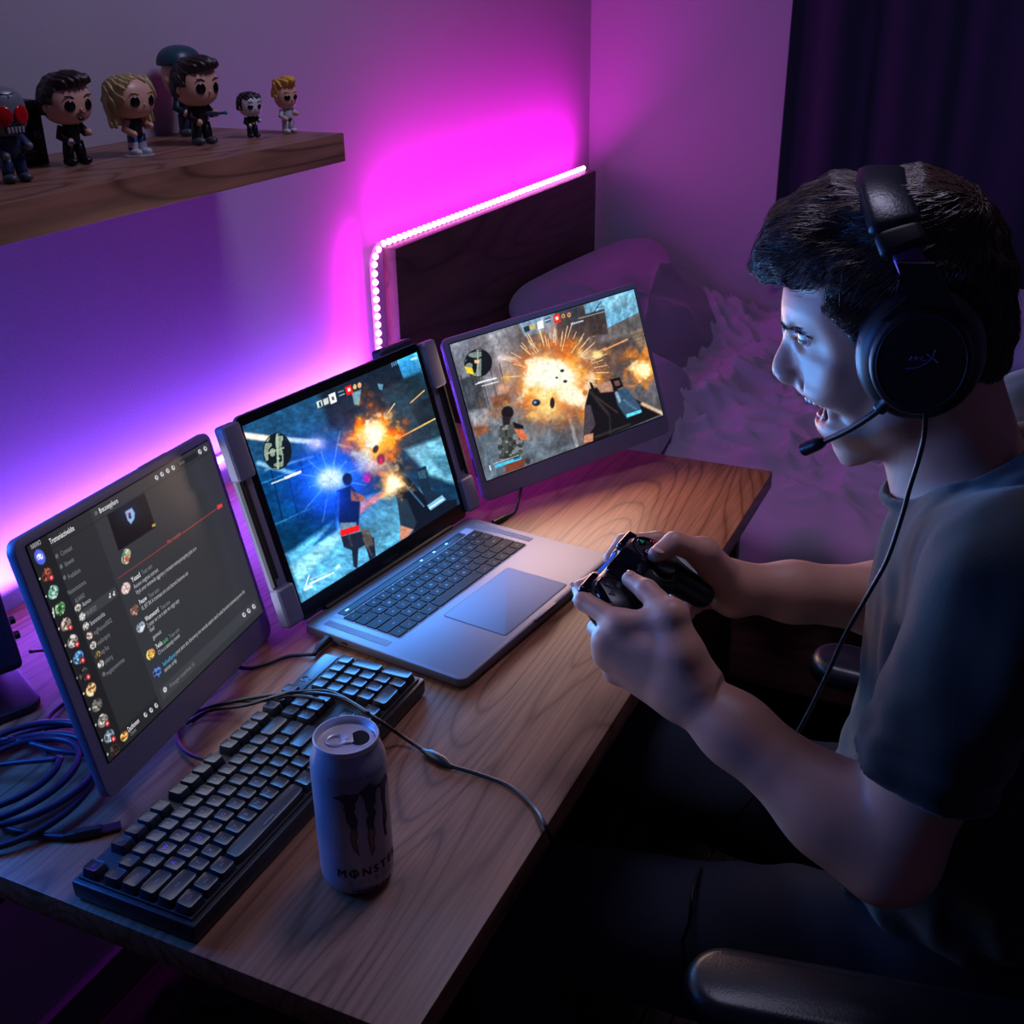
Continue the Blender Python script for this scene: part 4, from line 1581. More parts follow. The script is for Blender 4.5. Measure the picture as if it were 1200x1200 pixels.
krow(4, 0, [('Shift', 2.25)] + [(c, 1) for c in 'ZXCVBNM,./'] + [('Shift', 2.75), (None, 1.25), ('^', 1), (None, 1.25), ('1', 1), ('2', 1), ('3', 1)])
krow(5, 0, [('Ctrl', 1.25), ('Win', 1.25), ('Alt', 1.25), ('', 6.25), ('Alt', 1.25), ('Fn', 1.25), ('Mn', 1.25), ('Ctrl', 1.25), (None, 0.25), ('<', 1), ('v', 1), ('>', 1), (None, 0.25), ('0', 2), ('.', 1)])
X0 = -KD / 2 + 0.007
Y0 = -KL / 2 + 0.006
for (r, xc, w, s) in lay:
    xr = X0 + RD * (r + 0.5 + (0.25 if r > 0 else 0.0))
    me = keycap(w * U, RD, s, LEGV if s in 'WASD' and s else KLEG)
    o = link('keycap', me, kb)
    o.location = (xr, Y0 + xc * U, 0.0225)
    o.rotation_euler = (0, math.radians(-3 + 2.2 * r), 0)
for (xc, r, nm) in ((22.0, 2, '+'), (22.0, 4, 'Ent')):
    me = keycap(U, RD * 2, nm, KLEG)
    o = link('keycap', me, kb)
    o.location = (X0 + RD * (r + 1.25), Y0 + xc * U, 0.0225)
q = MB()
q.box((X0 + RD * 5.75 + 0.004, Y0 + 6.9 * U, 0.0331), (0.0006, 0.016, 0.0002))
q.build('spacebar_mark', KLEG, kb)

# =================================================================== CAN
CX, CY = 0.6880, 0.6600
CR, CH = 0.0335, 0.157
can = tag(empty('drink_can', (CX, CY, 0.7503)), 'opened white energy drink can standing before the keyboard', 'can')
CANP = mat('can_print', (168, 168, 184), 0.30, 0.35, vary=0.06, vscale=40)
ALB = mat('bare_aluminium', (222, 222, 230), 0.42, 0.6)
prof = [(0.0, 0.004), (0.021, 0.002), (0.0235, 0.0), (0.0255, 0.0), (0.0300, 0.0045), (0.0330, 0.012), (CR, 0.018), (CR, 0.126), (0.0330, 0.134), (0.0305, 0.142), (0.0282, 0.149), (0.0276, 0.1515)]
MB().lathe(prof, 56).build('can_body', CANP, can, 60)
MB().lathe([(0.0276, 0.1513), (0.0284, 0.1530), (0.0288, 0.1552), (0.0282, 0.1568), (0.0272, 0.1568), (0.0266, 0.1552), (0.0262, 0.1500), (0.0245, 0.1490), (0.0238, 0.1506), (0.0, 0.1506)], 56).build('lid', ALB, can, 60)
ta = math.radians(-54)     # towards the drinker
cdir = Vector((math.cos(ta + 1.9), math.sin(ta + 1.9), 0))   # from ring to mouth
cdir = Vector((0.80, 0.60, 0)).normalized()
cs = Vector((-cdir.y, cdir.x, 0))
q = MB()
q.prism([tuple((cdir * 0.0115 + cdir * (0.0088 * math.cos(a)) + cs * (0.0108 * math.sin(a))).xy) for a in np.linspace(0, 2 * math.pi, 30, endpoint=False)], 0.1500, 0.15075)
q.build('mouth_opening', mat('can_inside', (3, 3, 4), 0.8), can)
q = MB()
q.tube([tuple(cdir * 0.0115 + cdir * (0.0094 * math.cos(a)) + cs * (0.0114 * math.sin(a)) + Vector((0, 0, 0.1508))) for a in np.linspace(0, 2 * math.pi, 34, endpoint=False)], 0.0006, 6, closed=True)
q.build('mouth_rim', ALB, can)
q = MB()
q.T = Matrix.Translation(Vector((0, 0, 0.1522))) @ Matrix.Rotation(math.atan2(cdir.y, cdir.x), 4, 'Z')
ring = [(-0.0085 + 0.0085 * math.cos(a), 0.0072 * math.sin(a), 0.0004 * math.cos(a)) for a in np.linspace(0, 2 * math.pi, 30, endpoint=False)]
q.tube(ring, 0.0011, 6, closed=True)
q.box((0.0005, 0, 0.0002), (0.011, 0.0125, 0.0009), 0.0004)
q.lathe([(0.0028, 0), (0.0026, 0.0012), (0, 0.0014)], 14, c=(0.0, 0, 0.0004))
q.build('pull_tab', ALB, can)
QX, QR = 312.0, 205.0


def canmap(px, py):
    s = max(-0.995, min(0.995, (px - QX - (py - 600) * 0.05) / QR))
    th = math.asin(s)
    z = (953 + 119 * math.cos(th) - py) / 4960.0
    return th, z


def wrap(q, pts, m, off=0.00025):
    """closed outline in print coordinates, tessellated and wrapped on the can"""
    cu = [(canmap(*p)) for p in pts]
    bm = bmesh.new()
    vv = [bm.verts.new((a * CR, z, 0)) for a, z in cu]
    bm.faces.new(vv)
    bmesh.ops.triangulate(bm, faces=bm.faces[:])
    for _ in range(2):
        bmesh.ops.subdivide_edges(bm, edges=[e for e in bm.edges if e.calc_length() > 0.006], cuts=1)
        bmesh.ops.triangulate(bm, faces=bm.faces[:])
    bm.verts.index_update()
    vs = []
    for v in bm.verts:
        a = ta + v.co.x / CR
        vs.append(((CR + off) * math.cos(a), (CR + off) * math.sin(a), v.co.y))
    q.add(vs, [[w.index for w in f.verts] for f in bm.faces], m)
    bm.free()


C1 = [(205, 488), (260, 480), (330, 490), (345, 485), (335, 510), (318, 540), (322, 560), (312, 580), (320, 600), (332, 630), (322, 672), (300, 672), (275, 620), (272, 580), (262, 560), (265, 530), (240, 505)]
C1b = [(322, 672), (328, 700), (318, 740), (335, 820), (310, 790), (295, 740), (290, 700), (300, 672)]
C2 = [(345, 485), (400, 440), (440, 460), (425, 510), (428, 545), (415, 560), (428, 600), (412, 650), (418, 682), (388, 682), (378, 640), (392, 600), (380, 570), (375, 530), (362, 500)]
C2b = [(418, 682), (422, 700), (412, 760), (418, 790), (402, 830), (395, 790), (385, 730), (388, 682)]
C3 = [(440, 460), (490, 405), (495, 430), (480, 470), (478, 560), (488, 620), (478, 680), (485, 735), (476, 730), (470, 650), (474, 600), (462, 520), (465, 480)]
q = MB()
for c_ in (C1, C2, C3):
    wrap(q, c_, 0)
for c_ in (C1b, C2b):
    wrap(q, c_, 1)
q.build('claw_emblem', [mat('claw_grey', (58, 62, 82), 0.4), mat('claw_gold', (150, 122, 96), 0.4)], can, 0)
q = MB()
for c_ in (C1 + C1b[1:6] if False else C1, C1b, C2, C2b, C3):
    pts3 = []
    for p_ in c_ + [c_[0]]:
        th, z = canmap(*p_)
        pts3.append(((CR + 0.0003) * math.cos(ta + th), (CR + 0.0003) * math.sin(ta + th), z))
    q.tube(pts3, 0.00038, 4)
q.build('claw_outline', mat('print_black', (14, 12, 18), 0.5), can, 0)


def can_text(name, s, th0, z, size, m, spacing=1.0, bold=0.0, tilt=0.0):
    q = MB()
    th = th0
    for ch in s:
        if ch == '\u03a6':
            vs, fs = text_geo('O', size)
            v2, f2 = text_geo('I', size * 1.25)
            ow, iw = text_w('O', size), text_w('I', size * 1.25)
            fs = list(fs) + [tuple(i + len(vs) for i in f) for f in f2]
            vs = list(vs) + [(x + (ow - iw) / 2, y - size * 0.09) for x, y in v2]
            cwid = ow + size * 0.16 * spacing
        else:
            vs, fs = text_geo(ch if ch != ' ' else 'i', size)
            cwid = text_w(ch if ch != ' ' else 'i', size) + size * 0.16 * spacing
        if ch != ' ':
            for off in ((0, 0), (bold, 0), (0, bold), (bold, bold)) if bold else ((0, 0),):
                q.add([((CR + 0.0003) * math.cos(ta + th + (x + off[0]) / CR), (CR + 0.0003) * math.sin(ta + th + (x + off[0]) / CR), z + y + off[1]) for x, y in vs], fs)
        th += cwid / CR
    return q.build(name, m, can, 0)


can_text('brand_lettering', 'M\u03a6NSTER', -0.60, 0.0265, 0.0118, MATS['print_black'], 1.3, 0.0006)
can_text('print_lettering', 'ENERGY', -0.25, 0.0185, 0.0062, mat('print_lilac', (110, 110, 150), 0.5), 4.2)
can_text('print_lettering', 'TWISTED  ENERGY', -0.22, 0.0085, 0.0044, MATS['print_black'], 1.5, 0.0003)
# neck lettering on the cone
q = MB()
th = -0.62
for ch in 'ENTER A ZONE':
    size = 0.0062
    vs, fs = text_geo(ch if ch != ' ' else 'i', size)
    wd = text_w(ch if ch != ' ' else 'i', size)
    if ch != ' ':
        pts = []
        for x, y in vs:
            t = y / 0.0065
            rr = 0.03335 - 0.0020 * t
            a = ta + th + x / CR
            pts.append((rr * math.cos(a), rr * math.sin(a), 0.1315 + y))
        q.add(pts, fs)
    th += (wd + size * 0.22) / CR
q.build('neck_lettering', mat('print_navy', (40, 40, 70), 0.5), can, 0)

# =================================================================== CABLES, SPEAKER
CB = mat('cable_rubber', (18, 19, 28), 0.45)
CBB = mat('cable_blue_black', (30, 32, 60), 0.45)


def wire(name, pts, r, label, m=None, closed=False, parent=None, n=8, cat='cable', group=None, step=8):
    P = spline([tuple(p) for p in pts], step, closed)
    if parent is not None:
        return MB().tube(P, r, n, closed=closed).build(name, m or CB, parent, 180, world=True)
    c = np.mean([np.array(p) for p in P], 0)
    o = MB().tube([np.array(p) - c for p in P], r, n, closed=closed).build(name, m or CB, None, 180)
    o.location = tuple(c)
    return tag(o, label, cat, group)


TZ = 0.7535


def dk(px, py, dz=0.0):
    return at_z(px, py, TZ + dz)


# coil of loops with a plug at its end
coil = tag(empty('coiled_cable', tuple(dk(30, 930, -0.003))), 'loosely coiled dark blue cable left of the chat monitor', 'cable')
cc = dk(22, 922)
pts = []
nl = 4
for i in range(nl * 14 + 1):
    t = i / 14.0
    a = 2 * math.pi * t + 0.8
    rr = 0.082 + 0.010 * math.sin(t * 2.7) - 0.006 * t
    pts.append((cc[0] + 0.012 * math.sin(t * 3.1) + rr * 0.92 * math.cos(a), cc[1] + 0.010 * math.cos(t * 2.1) + rr * 1.12 * math.sin(a), TZ + 0.001 + 0.0045 * abs(math.sin(a * 0.5 + t)) + 0.0045 * t * 0.9))
wire('cable_loop', pts, 0.0036, None, CBB, parent=coil)
tail = [pts[-1], tuple(dk(-30, 905, 0.012)), tuple(dk(-10, 958, 0.006)), tuple(dk(30, 976, 0.002)), tuple(dk(78, 981, 0.0015))]
wire('cable_tail', tail, 0.0030, None, CBB, parent=coil)
tail = [tuple(pts[0]), tuple(dk(70, 880, 0.01)), tuple(dk(20, 868, 0.008)), tuple(dk(-60, 862, 0.004))]
wire('cable_tail', tail, 0.0036, None, CBB, parent=coil)
a_, b_, c_ = dk(76, 981, 0.0015), dk(119, 972, 0.0015), dk(142, 966, 0.0015)
g = MB().tube([a_, a_ + (b_ - a_) * 0.25, a_ + (b_ - a_) * 0.3, b_], [0.0035, 0.0042, 0.0062, 0.0060], 10)
g.build('plug', DARKP, coil, world=True)
MB().tube([b_, c_], [0.0048, 0.0046], 4).build('plug_tip', mat('plug_metal', (150, 120, 190), 0.3, 0.9), coil, world=True)

wire('usb_cable', [dk(208, 845, 0.0), dk(208, 868, 0), dk(222, 884, 0.004), dk(250, 893, 0.012), dk(258, 896, 0.014)], 0.0022, 'short black cable curving from the left monitor to the keyboard edge')
# headset cable with inline box
hcab = tag(empty('headset_cable', tuple(dk(510, 888, -0.003))), 'thin black cable with inline joint crossing keyboard and desk edge', 'cable')
KZ = 0.041
wire('cord', [dk(215, 842, 0.0), dk(245, 829, 0.006), dk(300, 817, 0.020), dk(350, 812, KZ), dk(400, 818, KZ), dk(440, 842, 0.034), dk(470, 862, 0.008), dk(497, 880, 0.001)], 0.0022, None, parent=hcab)
wire('cord', [dk(218, 848, 0.0), dk(245, 833, 0.008), dk(290, 826, 0.018), dk(330, 814, KZ), dk(352, 811, KZ + 0.002), dk(390, 812, KZ), dk(432, 836, KZ)], 0.0020, None, parent=hcab)
wire('cord', [dk(225, 846, 0.0), dk(262, 824, 0.008), dk(310, 821, 0.02), dk(345, 815, KZ), dk(380, 822, KZ)], 0.0020, None, parent=hcab)
wire('cord', [dk(528, 898, 0.001), dk(560, 907, 0), dk(598, 922, 0), dk(625, 945, 0.001), dk(641, 972, 0.0015), at_z(655, 1005, 0.70), at_z(660, 1040, 0.60), at_z(640, 1110, 0.42), at_z(600, 1180, 0.25)], 0.0022, None, parent=hcab)
a_, b_ = dk(495, 879, 0.001), dk(530, 899, 0.001)
MB().tube([a_, a_ + (b_ - a_) * 0.12, a_ + (b_ - a_) * 0.28, a_ + (b_ - a_) * 0.72, a_ + (b_ - a_) * 0.88, b_], [0.0028, 0.0032, 0.0060, 0.0060, 0.0032, 0.0028], 12).build('inline_joint', mat('joint_plastic', (24, 30, 44), 0.35), hcab, world=True)

# charging cable into the laptop's left side
pc = tag(empty('charging_cable', tuple(dk(330, 772, -0.003))), 'black cable plugged into the laptop\'s left side', 'cable')
port = ML @ Vector((0.045, -LW / 2 - 0.002, 0.009))
p2 = ML @ Vector((0.047, -LW / 2 - 0.022, 0.007))
p3 = ML @ Vector((0.050, -LW / 2 - 0.034, 0.005))
MB().box((0, 0, 0), (0, 0, 0)) if False else None
MB().tube([port, p2, p2 + (p3 - p2) * 0.4, p3], [0.0055, 0.0055, 0.0036, 0.0030], 10).build('plug', DARKP, pc, world=True)
wire('cord', [p3, dk(338, 769, 0.0), dk(312, 778, 0), dk(288, 783, 0), dk(262, 776, 0), dk(250, 762, 0)], 0.0024, None, parent=pc)
rc = tag(empty('monitor_cable', tuple(dk(600, 600, -0.003))), 'short black cable hanging under the right monitor', 'cable')
wire('cord', [MRIGHT @ Vector((-0.006, -0.115, 0.004)), dk(607, 588, 0.012), dk(603, 600, 0.001), dk(592, 606, 0)], 0.0022, None, parent=rc)
a_, b_ = dk(596, 604, 0.0005), dk(578, 613, 0.0005)
MB().tube([a_, a_ + (b_ - a_) * 0.3, b_], [0.0026, 0.0046, 0.0046], 10).build('plug', DARKP, rc, world=True)

# speaker
spk = tag(empty('speaker', (0.135, 0.715, 0.7503), math.radians(-25)), 'black desktop speaker tilted back on a flat foot at the left edge', 'speaker')
SPM = mat('speaker_black', (17, 17, 26), 0.4)
SPT = Matrix.Translation(Vector((0, 0, 0.032))) @ Matrix.Rotation(math.radians(-20), 4, 'Y')
MB().plate(0.130, 0.120, 0.010, 0.02, 0.003, c=(0.0, 0, 0.0055)).build('foot', SPM, spk)
MB().cyl((-0.01, 0, 0.009), (-0.015, 0, 0.04), 0.014).build('neck', SPM, spk)


def sp_mb():
    q = MB()
    q.T = SPT
    return q


sp_mb().box((0, 0, 0.095), (0.10, 0.105, 0.19), 0.010, seg=4).build('cabinet', SPM, spk)
sp_mb().lathe([(0.042, -0.001), (0.044, 0.003), (0.040, 0.0045), (0.036, 0.002), (0.033, 0.003), (0.029, -0.004), (0.013, -0.010), (0.012, -0.005), (0.0, -0.002)], 40, c=(0.0505, 0, 0.075), axis=(1, 0, 0)).build('woofer', mat('woofer_rubber', (10, 10, 16), 0.5), spk)
sp_mb().lathe([(0.018, -0.001), (0.019, 0.002), (0.016, 0.003), (0.010, -0.003), (0.007, 0.001), (0.0, 0.002)], 30, c=(0.0505, 0, 0.148), axis=(1, 0, 0)).build('tweeter', MATS['woofer_rubber'], spk)
for k in range(2):
    sp_mb().lathe([(0.005, 0), (0.005, 0.009), (0.0035, 0.010), (0, 0.010)], 14, c=(0.025, 0.052, 0.035 + 0.018 * k), axis=(0, 1, 0)).build('terminal', DARKP, spk)
wire('speaker_cable', [(0.165, 0.78, 0.79), dk(52, 762, 0.02), dk(70, 766, 0.01), dk(92, 757, 0.004), dk(110, 740, 0)], 0.0022, 'thin black cable leaving the back of the speaker', group=None)
wire('speaker_cable', [dk(120, 790, 0.0), dk(78, 822, 0.0), dk(56, 842, 0.003), dk(50, 868, 0.006), dk(56, 890, 0.004)], 0.0026, 'black cable arching from the chat monitor toward the coil')
# cables on the floor under the desk
wire('floor_cable', [at_z(172, 1215, 0.02), at_z(178, 1180, 0.02), at_z(198, 1157, 0.02), at_z(222, 1168, 0.02), at_z(250, 1177, 0.02), at_z(300, 1160, 0.02)], 0.004, 'purple-lit cable looping on the floor under the desk', mat('floor_cable_rubber', (60, 50, 70), 0.5))
wire('hanging_cable', [(0.20, 0.505, 0.74), (0.195, 0.50, 0.5), (0.21, 0.51, 0.25), (0.24, 0.53, 0.03)], 0.006, 'thick black cable hanging down past the desk\'s left end')

# =================================================================== FIGURINES
def vinyl(name, col, rough=0.38):
    return mat('vinyl_' + name, col, rough)


SKINV = vinyl('skin', (224, 174, 150))
BLK = vinyl('black', (14, 14, 18))


def superq(P, c, r, p=2.5):
    q = np.abs((P - np.array(c)) / np.array(r))
    return ((q ** p).sum(1) ** (1 / p) - 1) * min(r)


def figurine(x, y, rz, H, hw, label, st):
    """big-headed vinyl figure standing on the shelf, facing +X before the turn"""
    t = tag(empty('vinyl_figurine', (x, y, 1.3062), rz), label, 'figurine', 'vinyl figurines on the wall shelf')
    k = H / 0.10
    small = H < 0.08
    fw = hw * (0.90 if not small else 0.92) / 2
    fr = (fw * 0.84, fw, 0.0245 * k)
    hz = 0.069 * k
    skin = st.get('skin', SKINV)
    MB().ellip((0, 0, hz), fr, 36, 20, e=0.80).build('head', skin, t, 180)
    # eyes, brows, nose
    ez = hz - 0.003 * k
    for s in (-1, 1):
        ey = s * fw * 0.46
        ex = fr[0] * 0.90
        er = 0.0066 * k * (1.5 if st.get('red') else 1)
        MB().ellip((ex, ey, ez), (0.0028 * k, er, er * (0.8 if small else 1.0)), 18, 10, rot=Matrix.Rotation(s * 0.38, 3, 'Z')).build('eye', st.get('eye', vinyl('gloss_black', (5, 5, 7), 0.12)), t, 180)
        if not st.get('red'):
            q = MB()
            bz = ez + 0.0095 * k
            q.tube([(ex * 1.02, ey + s * 0.006 * k, bz + 0.001 * k), (ex * 1.05, ey - s * 0.001 * k, bz + 0.0012 * k), (ex * 1.09, ey - s * 0.006 * k, bz - 0.0014 * k)], [0.0006 * k, 0.0011 * k, 0.0008 * k], 6)
            q.build('eyebrow', st.get('hairm', BLK), t, 180)
    if not st.get('red'):
        MB().ellip((fr[0] * 0.99, 0, ez - 0.0045 * k), (0.0022 * k, 0.0018 * k, 0.0024 * k), 10, 6).build('nose', skin, t, 180)
    else:
        MB().box((fr[0] * 0.88, 0, hz - 0.0165 * k), (0.006, 0.020, 0.008), 0.001).build('jaw_plate', vinyl('dark_grey', (36, 36, 42)), t)
        for i in range(5):
            MB().box((fr[0] * 0.88 + 0.0032, -0.008 + i * 0.004, hz - 0.0165 * k), (0.001, 0.0026, 0.006), 0.0003).build('tooth', vinyl('light_grey', (150, 150, 156)), t)
        MB().ellip((fr[0] * 0.95, 0, hz - 0.0085 * k), (0.002, 0.003, 0.002), 10, 6).build('nose_cavity', BLK, t, 180)
    for s in (-1, 1):
        if not st.get('long') and not st.get('red'):
            MB().ellip((-0.002 * k, s * fw * 1.0, hz - 0.004 * k), (0.0035 * k, 0.0025 * k, 0.0055 * k), 12, 8).build('ear', skin, t, 180)
    if st.get('beard'):
        q = MB()
        q.tube([(fr[0] * 0.955, -0.0065, hz - 0.0125), (fr[0] * 0.985, 0, hz - 0.0105), (fr[0] * 0.955, 0.0065, hz - 0.0125)], [0.0005, 0.0008, 0.0005], 6)
        q.ellip((fr[0] * 0.90, 0, hz - 0.0175), (0.0020, 0.0045, 0.0022), 12, 8)
        q.build('goatee', st['hairm'], t, 180)
    # hair
    sty = st.get('style')
    if sty:
        def fh(P):
            L = P / k
            fwk = fw / k
            o = superq(L, (-0.0015, 0, 0.0700), (fr[0] / k + 0.0022, fwk + 0.0022, 0.0262), 2.6)
            n = 0.0011 * np.sin(L[:, 1] * 900 + 3 * np.sin(L[:, 0] * 150) + L[:, 2] * 300) + 0.0012 * vnoise(L, 160, 5)
            if sty == 'short':
                # brushed up and back
                top = ell(L, (0.006, 0.002, 0.092), (0.023, fwk * 0.86, 0.0105))
                o = smin(o, top, 0.008)
                face = np.maximum(np.maximum(-(L[:, 0] - 0.010 - 0.0 * L[:, 2]), L[:, 2] - 0.0855 - 0.12 * L[:, 1]), -0.2)
                side = np.maximum(-(L[:, 0] + 0.004), L[:, 2] - 0.068)
                neck = L[:, 2] - 0.056
                d = smax(o + n, -np.minimum(face, side), 0.002)
                d = smax(d, -neck, 0.002)
            elif sty == 'bowl':
                face = np.maximum(-(L[:, 0] - 0.006), L[:, 2] - (0.083 + 0.002 * np.sin(L[:, 1] * 500)))
                d = smax(o + n, -face, 0.002)
                d = smax(d, -(L[:, 2] - 0.058), 0.002)
            elif sty == 'quiff':
                top = smin(ell(L, (0.010, 0.0, 0.096), (0.016, fwk * 0.7, 0.009)), ell(L, (0.0, -0.004, 0.092), (0.02, fwk * 0.8, 0.01)), 0.005)
                o = smin(o, top, 0.006)
                face = np.maximum(-(L[:, 0] - 0.004), L[:, 2] - 0.084)
                d = smax(o + n, -face, 0.002)
                d = smax(d, -(L[:, 2] - 0.066), 0.002)
            elif sty == 'long':
                fall = smin(cone(L, (-0.008, fwk * 0.8, 0.082), (-0.004, fwk * 0.98, 0.042), 0.009, 0.0065), cone(L, (-0.008, -fwk * 0.8, 0.082), (-0.004, -fwk * 0.98, 0.042), 0.009, 0.0065), 0.004)
                back = ell(L, (-0.014, 0, 0.062), (0.013, fwk * 0.95, 0.026))
                o = smin(smin(o, fall, 0.006), back, 0.006)
                face = np.maximum(np.maximum(-(L[:, 0] - 0.004), L[:, 2] - (0.092 - 30.0 * (L[:, 1] + 0.003) ** 2)), np.abs(L[:, 1]) - fwk * 0.90)
                d = smax(o + 1.3 * n, -face, 0.002)
            else:
                d = smax(superq(L, (-0.002, 0, 0.080), (fr[0] / k + 0.004, fwk + 0.003, 0.022), 2.3), -(L[:, 2] - 0.080), 0.002)
                d = smin(d, np.maximum(ell(L, (0.020, 0, 0.0825), (0.022, fwk * 0.8, 0.003)), -0.1), 0.002)
                d = np.where(L[:, 2] > 0.075, d, smax(d, superq(L, (-0.006, 0, 0.07), (fr[0] / k, fwk + 0.003, 0.02)), 0.001))
            return d * k
        V, F = surface(fh, (-0.045, -0.05, 0.03), (0.05, 0.05, 0.125 * k), 0.0012 * max(k, 0.7), 8)
        np_mesh('cap' if sty == 'cap' else 'hair', V, F, st.get('hairm', BLK), t)
    # torso, arms, legs
    MB().tube([(0, 0, 0.024 * k), (0, 0, 0.032 * k), (0.0005, 0, 0.040 * k), (0, 0, 0.047 * k)], [0.0102 * k, 0.0098 * k, 0.0118 * k, 0.0075 * k], 18, flat=0.75).build('torso', st.get('torso', BLK), t, 180)
    if st.get('trim'):
        MB().box((0.0066 * k, 0, 0.036 * k), (0.0018 * k, 0.005 * k, 0.016 * k), 0.0006).build('shirt_front', st['trim'], t)
    MB().tube([(0, 0, 0.0235 * k), (0, 0, 0.0265 * k)], 0.0104 * k, 18, flat=0.78).build('belt', st.get('belt', BLK), t, 60)
    for s in (-1, 1):
        lx, ly = (0.002 * s * (1 if st.get('walk') else 0)), s * 0.0072 * k
        MB().tube([(0, ly * 0.8, 0.025 * k), (lx, ly, 0.014 * k), (lx, ly * 1.1, 0.005 * k)], [0.0070 * k, 0.0063 * k, 0.0057 * k], 14).build('leg', st.get('legs', BLK), t, 180)
        MB().ellip((lx + 0.0035 * k, ly * 1.15, 0.0045 * k), (0.0105 * k, 0.0062 * k, 0.0046 * k), 16, 8, e=0.8).build('boot', st.get('boots', BLK), t, 180)
        if st.get('tall_boots'):
            MB().tube([(lx, ly, 0.004 * k), (lx, ly, 0.017 * k)], [0.0059 * k, 0.0067 * k], 14).build('boot_shaft', st['boots'], t, 60)
        sh_ = (0, s * 0.0115 * k, 0.043 * k)
        if s == st.get('raise', 1):
            el, hd = (0.003 * k, s * 0.0180 * k, 0.034 * k), (0.0145 * k, s * 0.0125 * k, 0.0355 * k)
        else:
            el, hd = (0.000, s * 0.0165 * k, 0.033 * k), (0.009 * k, s * 0.0110 * k, 0.027 * k)
        MB().tube([sh_, el, hd], [0.0054 * k, 0.0050 * k, 0.0041 * k], 12).build('arm', st.get('sleeve', st.get('torso', BLK)), t, 180)
        MB().ellip(hd, (0.0050 * k, 0.0043 * k, 0.0043 * k), 12, 8).build('hand', st.get('hand', skin), t, 180)
    if st.get('gun'):
        q = MB()
        q.box((0.012 * k, 0.006 * k, 0.036 * k), (0.022 * k, 0.0045, 0.005), 0.001, rot=Matrix.Rotation(0.5, 3, 'Z'))
        q.cyl((0.019 * k, 0.010 * k, 0.036 * k), (0.028 * k, 0.015 * k, 0.0365 * k), 0.0016)
        q.box((0.008 * k, 0.004 * k, 0.031 * k), (0.004, 0.003, 0.006), 0.0008)
        q.build('toy_blaster', vinyl('gun_blue', (70, 84, 120)), t)
        MB().ellip((0.029 * k, 0.0155 * k, 0.0368 * k), (0.0035, 0.0028, 0.0028), 12, 8).build('blaster_tip', vinyl('teal_tip', (40, 170, 180)), t)
    if st.get('prop'):
        q = MB()
        q.tube([(0.010 * k, -0.012 * k, 0.027 * k), (0.018 * k, -0.012 * k, 0.026 * k)], [0.0022, 0.0008], 8)
        q.build('blue_prop', vinyl('prop_blue', (70, 110, 190)), t)
    if st.get('base'):
        MB().lathe([(0, -0.0002), (0.019, -0.0002), (0.0195, 0.0008), (0.019, 0.0014), (0, 0.0014)], 40).build('clear_base', mat('clear_acrylic', (225, 225, 235), 0.1, alpha=0.45), t, 60)
    if st.get('ridge'):
        q = MB()
        q.tube(spline([(fr[0] * 0.9, 0, hz + 0.014 * k), (fr[0] * 0.5, 0, hz + 0.0215 * k), (-0.004, 0, hz + 0.0245 * k)], 5), 0.0009, 6)
        q.tube([(fr[0] * 0.78, -0.007, hz + 0.018 * k), (fr[0] * 0.82, 0, hz + 0.0165 * k), (fr[0] * 0.78, 0.007, hz + 0.018 * k)], 0.0008, 6)
        q.build('skull_seam', vinyl('seam', (84, 88, 98)), t, 180)
        for s in (-1, 1):
            MB().lathe([(0, 0), (0.006, 0), (0.006, 0.003), (0.003, 0.004), (0, 0.004)], 16, c=(-0.002, s * fw * 0.93, hz), axis=(0, s, 0)).build('side_bolt', vinyl('seam', (84, 88, 98)), t)
    return t


BR = vinyl('brown_hair', (40, 28, 26))
figurine(0.144, 0.912, -0.25, 0.104, 0.050, 'leftmost figurine: silver skull-like head with red eyes', dict(skin=vinyl('silver', (112, 118, 128), 0.3), eye=vinyl('red_eye', (190, 14, 22), 0.15), red=True, torso=vinyl('navy', (34, 46, 74)), legs=vinyl('blue_legs', (44, 66, 110)), boots=vinyl('grey_boots', (78, 84, 96)), sleeve=vinyl('blue_legs', (44, 66, 110)), hand=vinyl('silver', (112, 118, 128)), ridge=True))
figurine(0.109, 1.036, -0.10, 0.1015, 0.063, 'figurine with slicked dark hair, goatee and black outfit', dict(style='short', hairm=BR, beard=True, torso=BLK, legs=BLK, boots=BLK, prop=True, walk=True))
figurine(0.123, 1.127, -0.10, 0.0975, 0.062, 'figurine with long blond hair and white boots on a clear base', dict(style='long', long=True, hairm=vinyl('blond', (196, 176, 120)), torso=vinyl('dark_top', (30, 26, 34)), legs=vinyl('blue_shorts', (44, 84, 140)), boots=vinyl('white_boots', (196, 196, 206)), tall_boots=True, base=True, sleeve=SKINV))
figurine(0.129, 1.244, -0.12, 0.107, 0.064, 'tallest figurine, dark hair, gripping a blue toy blaster', dict(style='short', hairm=BR, torso=vinyl('brown_coat', (36, 26, 28)), legs=vinyl('dark_teal', (26, 38, 44)), boots=vinyl('grey_boots', (78, 84, 96)), gun=True, walk=True))
figurine(0.046, 1.318, -0.10, 0.116, 0.062, 'figurine in a teal cap standing behind the one with the blaster', dict(style='cap', hairm=vinyl('teal_cap', (28, 70, 84)), torso=vinyl('teal_coat', (24, 50, 60)), legs=vinyl('blue_jeans', (40, 56, 84)), boots=vinyl('grey_boots', (78, 84, 96))))
figurine(0.148, 1.328, -0.35, 0.0615, 0.034, 'small pale-faced figurine with black bowl hair', dict(style='bowl', skin=vinyl('pale', (214, 208, 214)), torso=BLK, legs=vinyl('dark_teal', (26, 38, 44)), boots=vinyl('dark_teal', (26, 38, 44)), trim=vinyl('yellow', (196, 180, 50))))
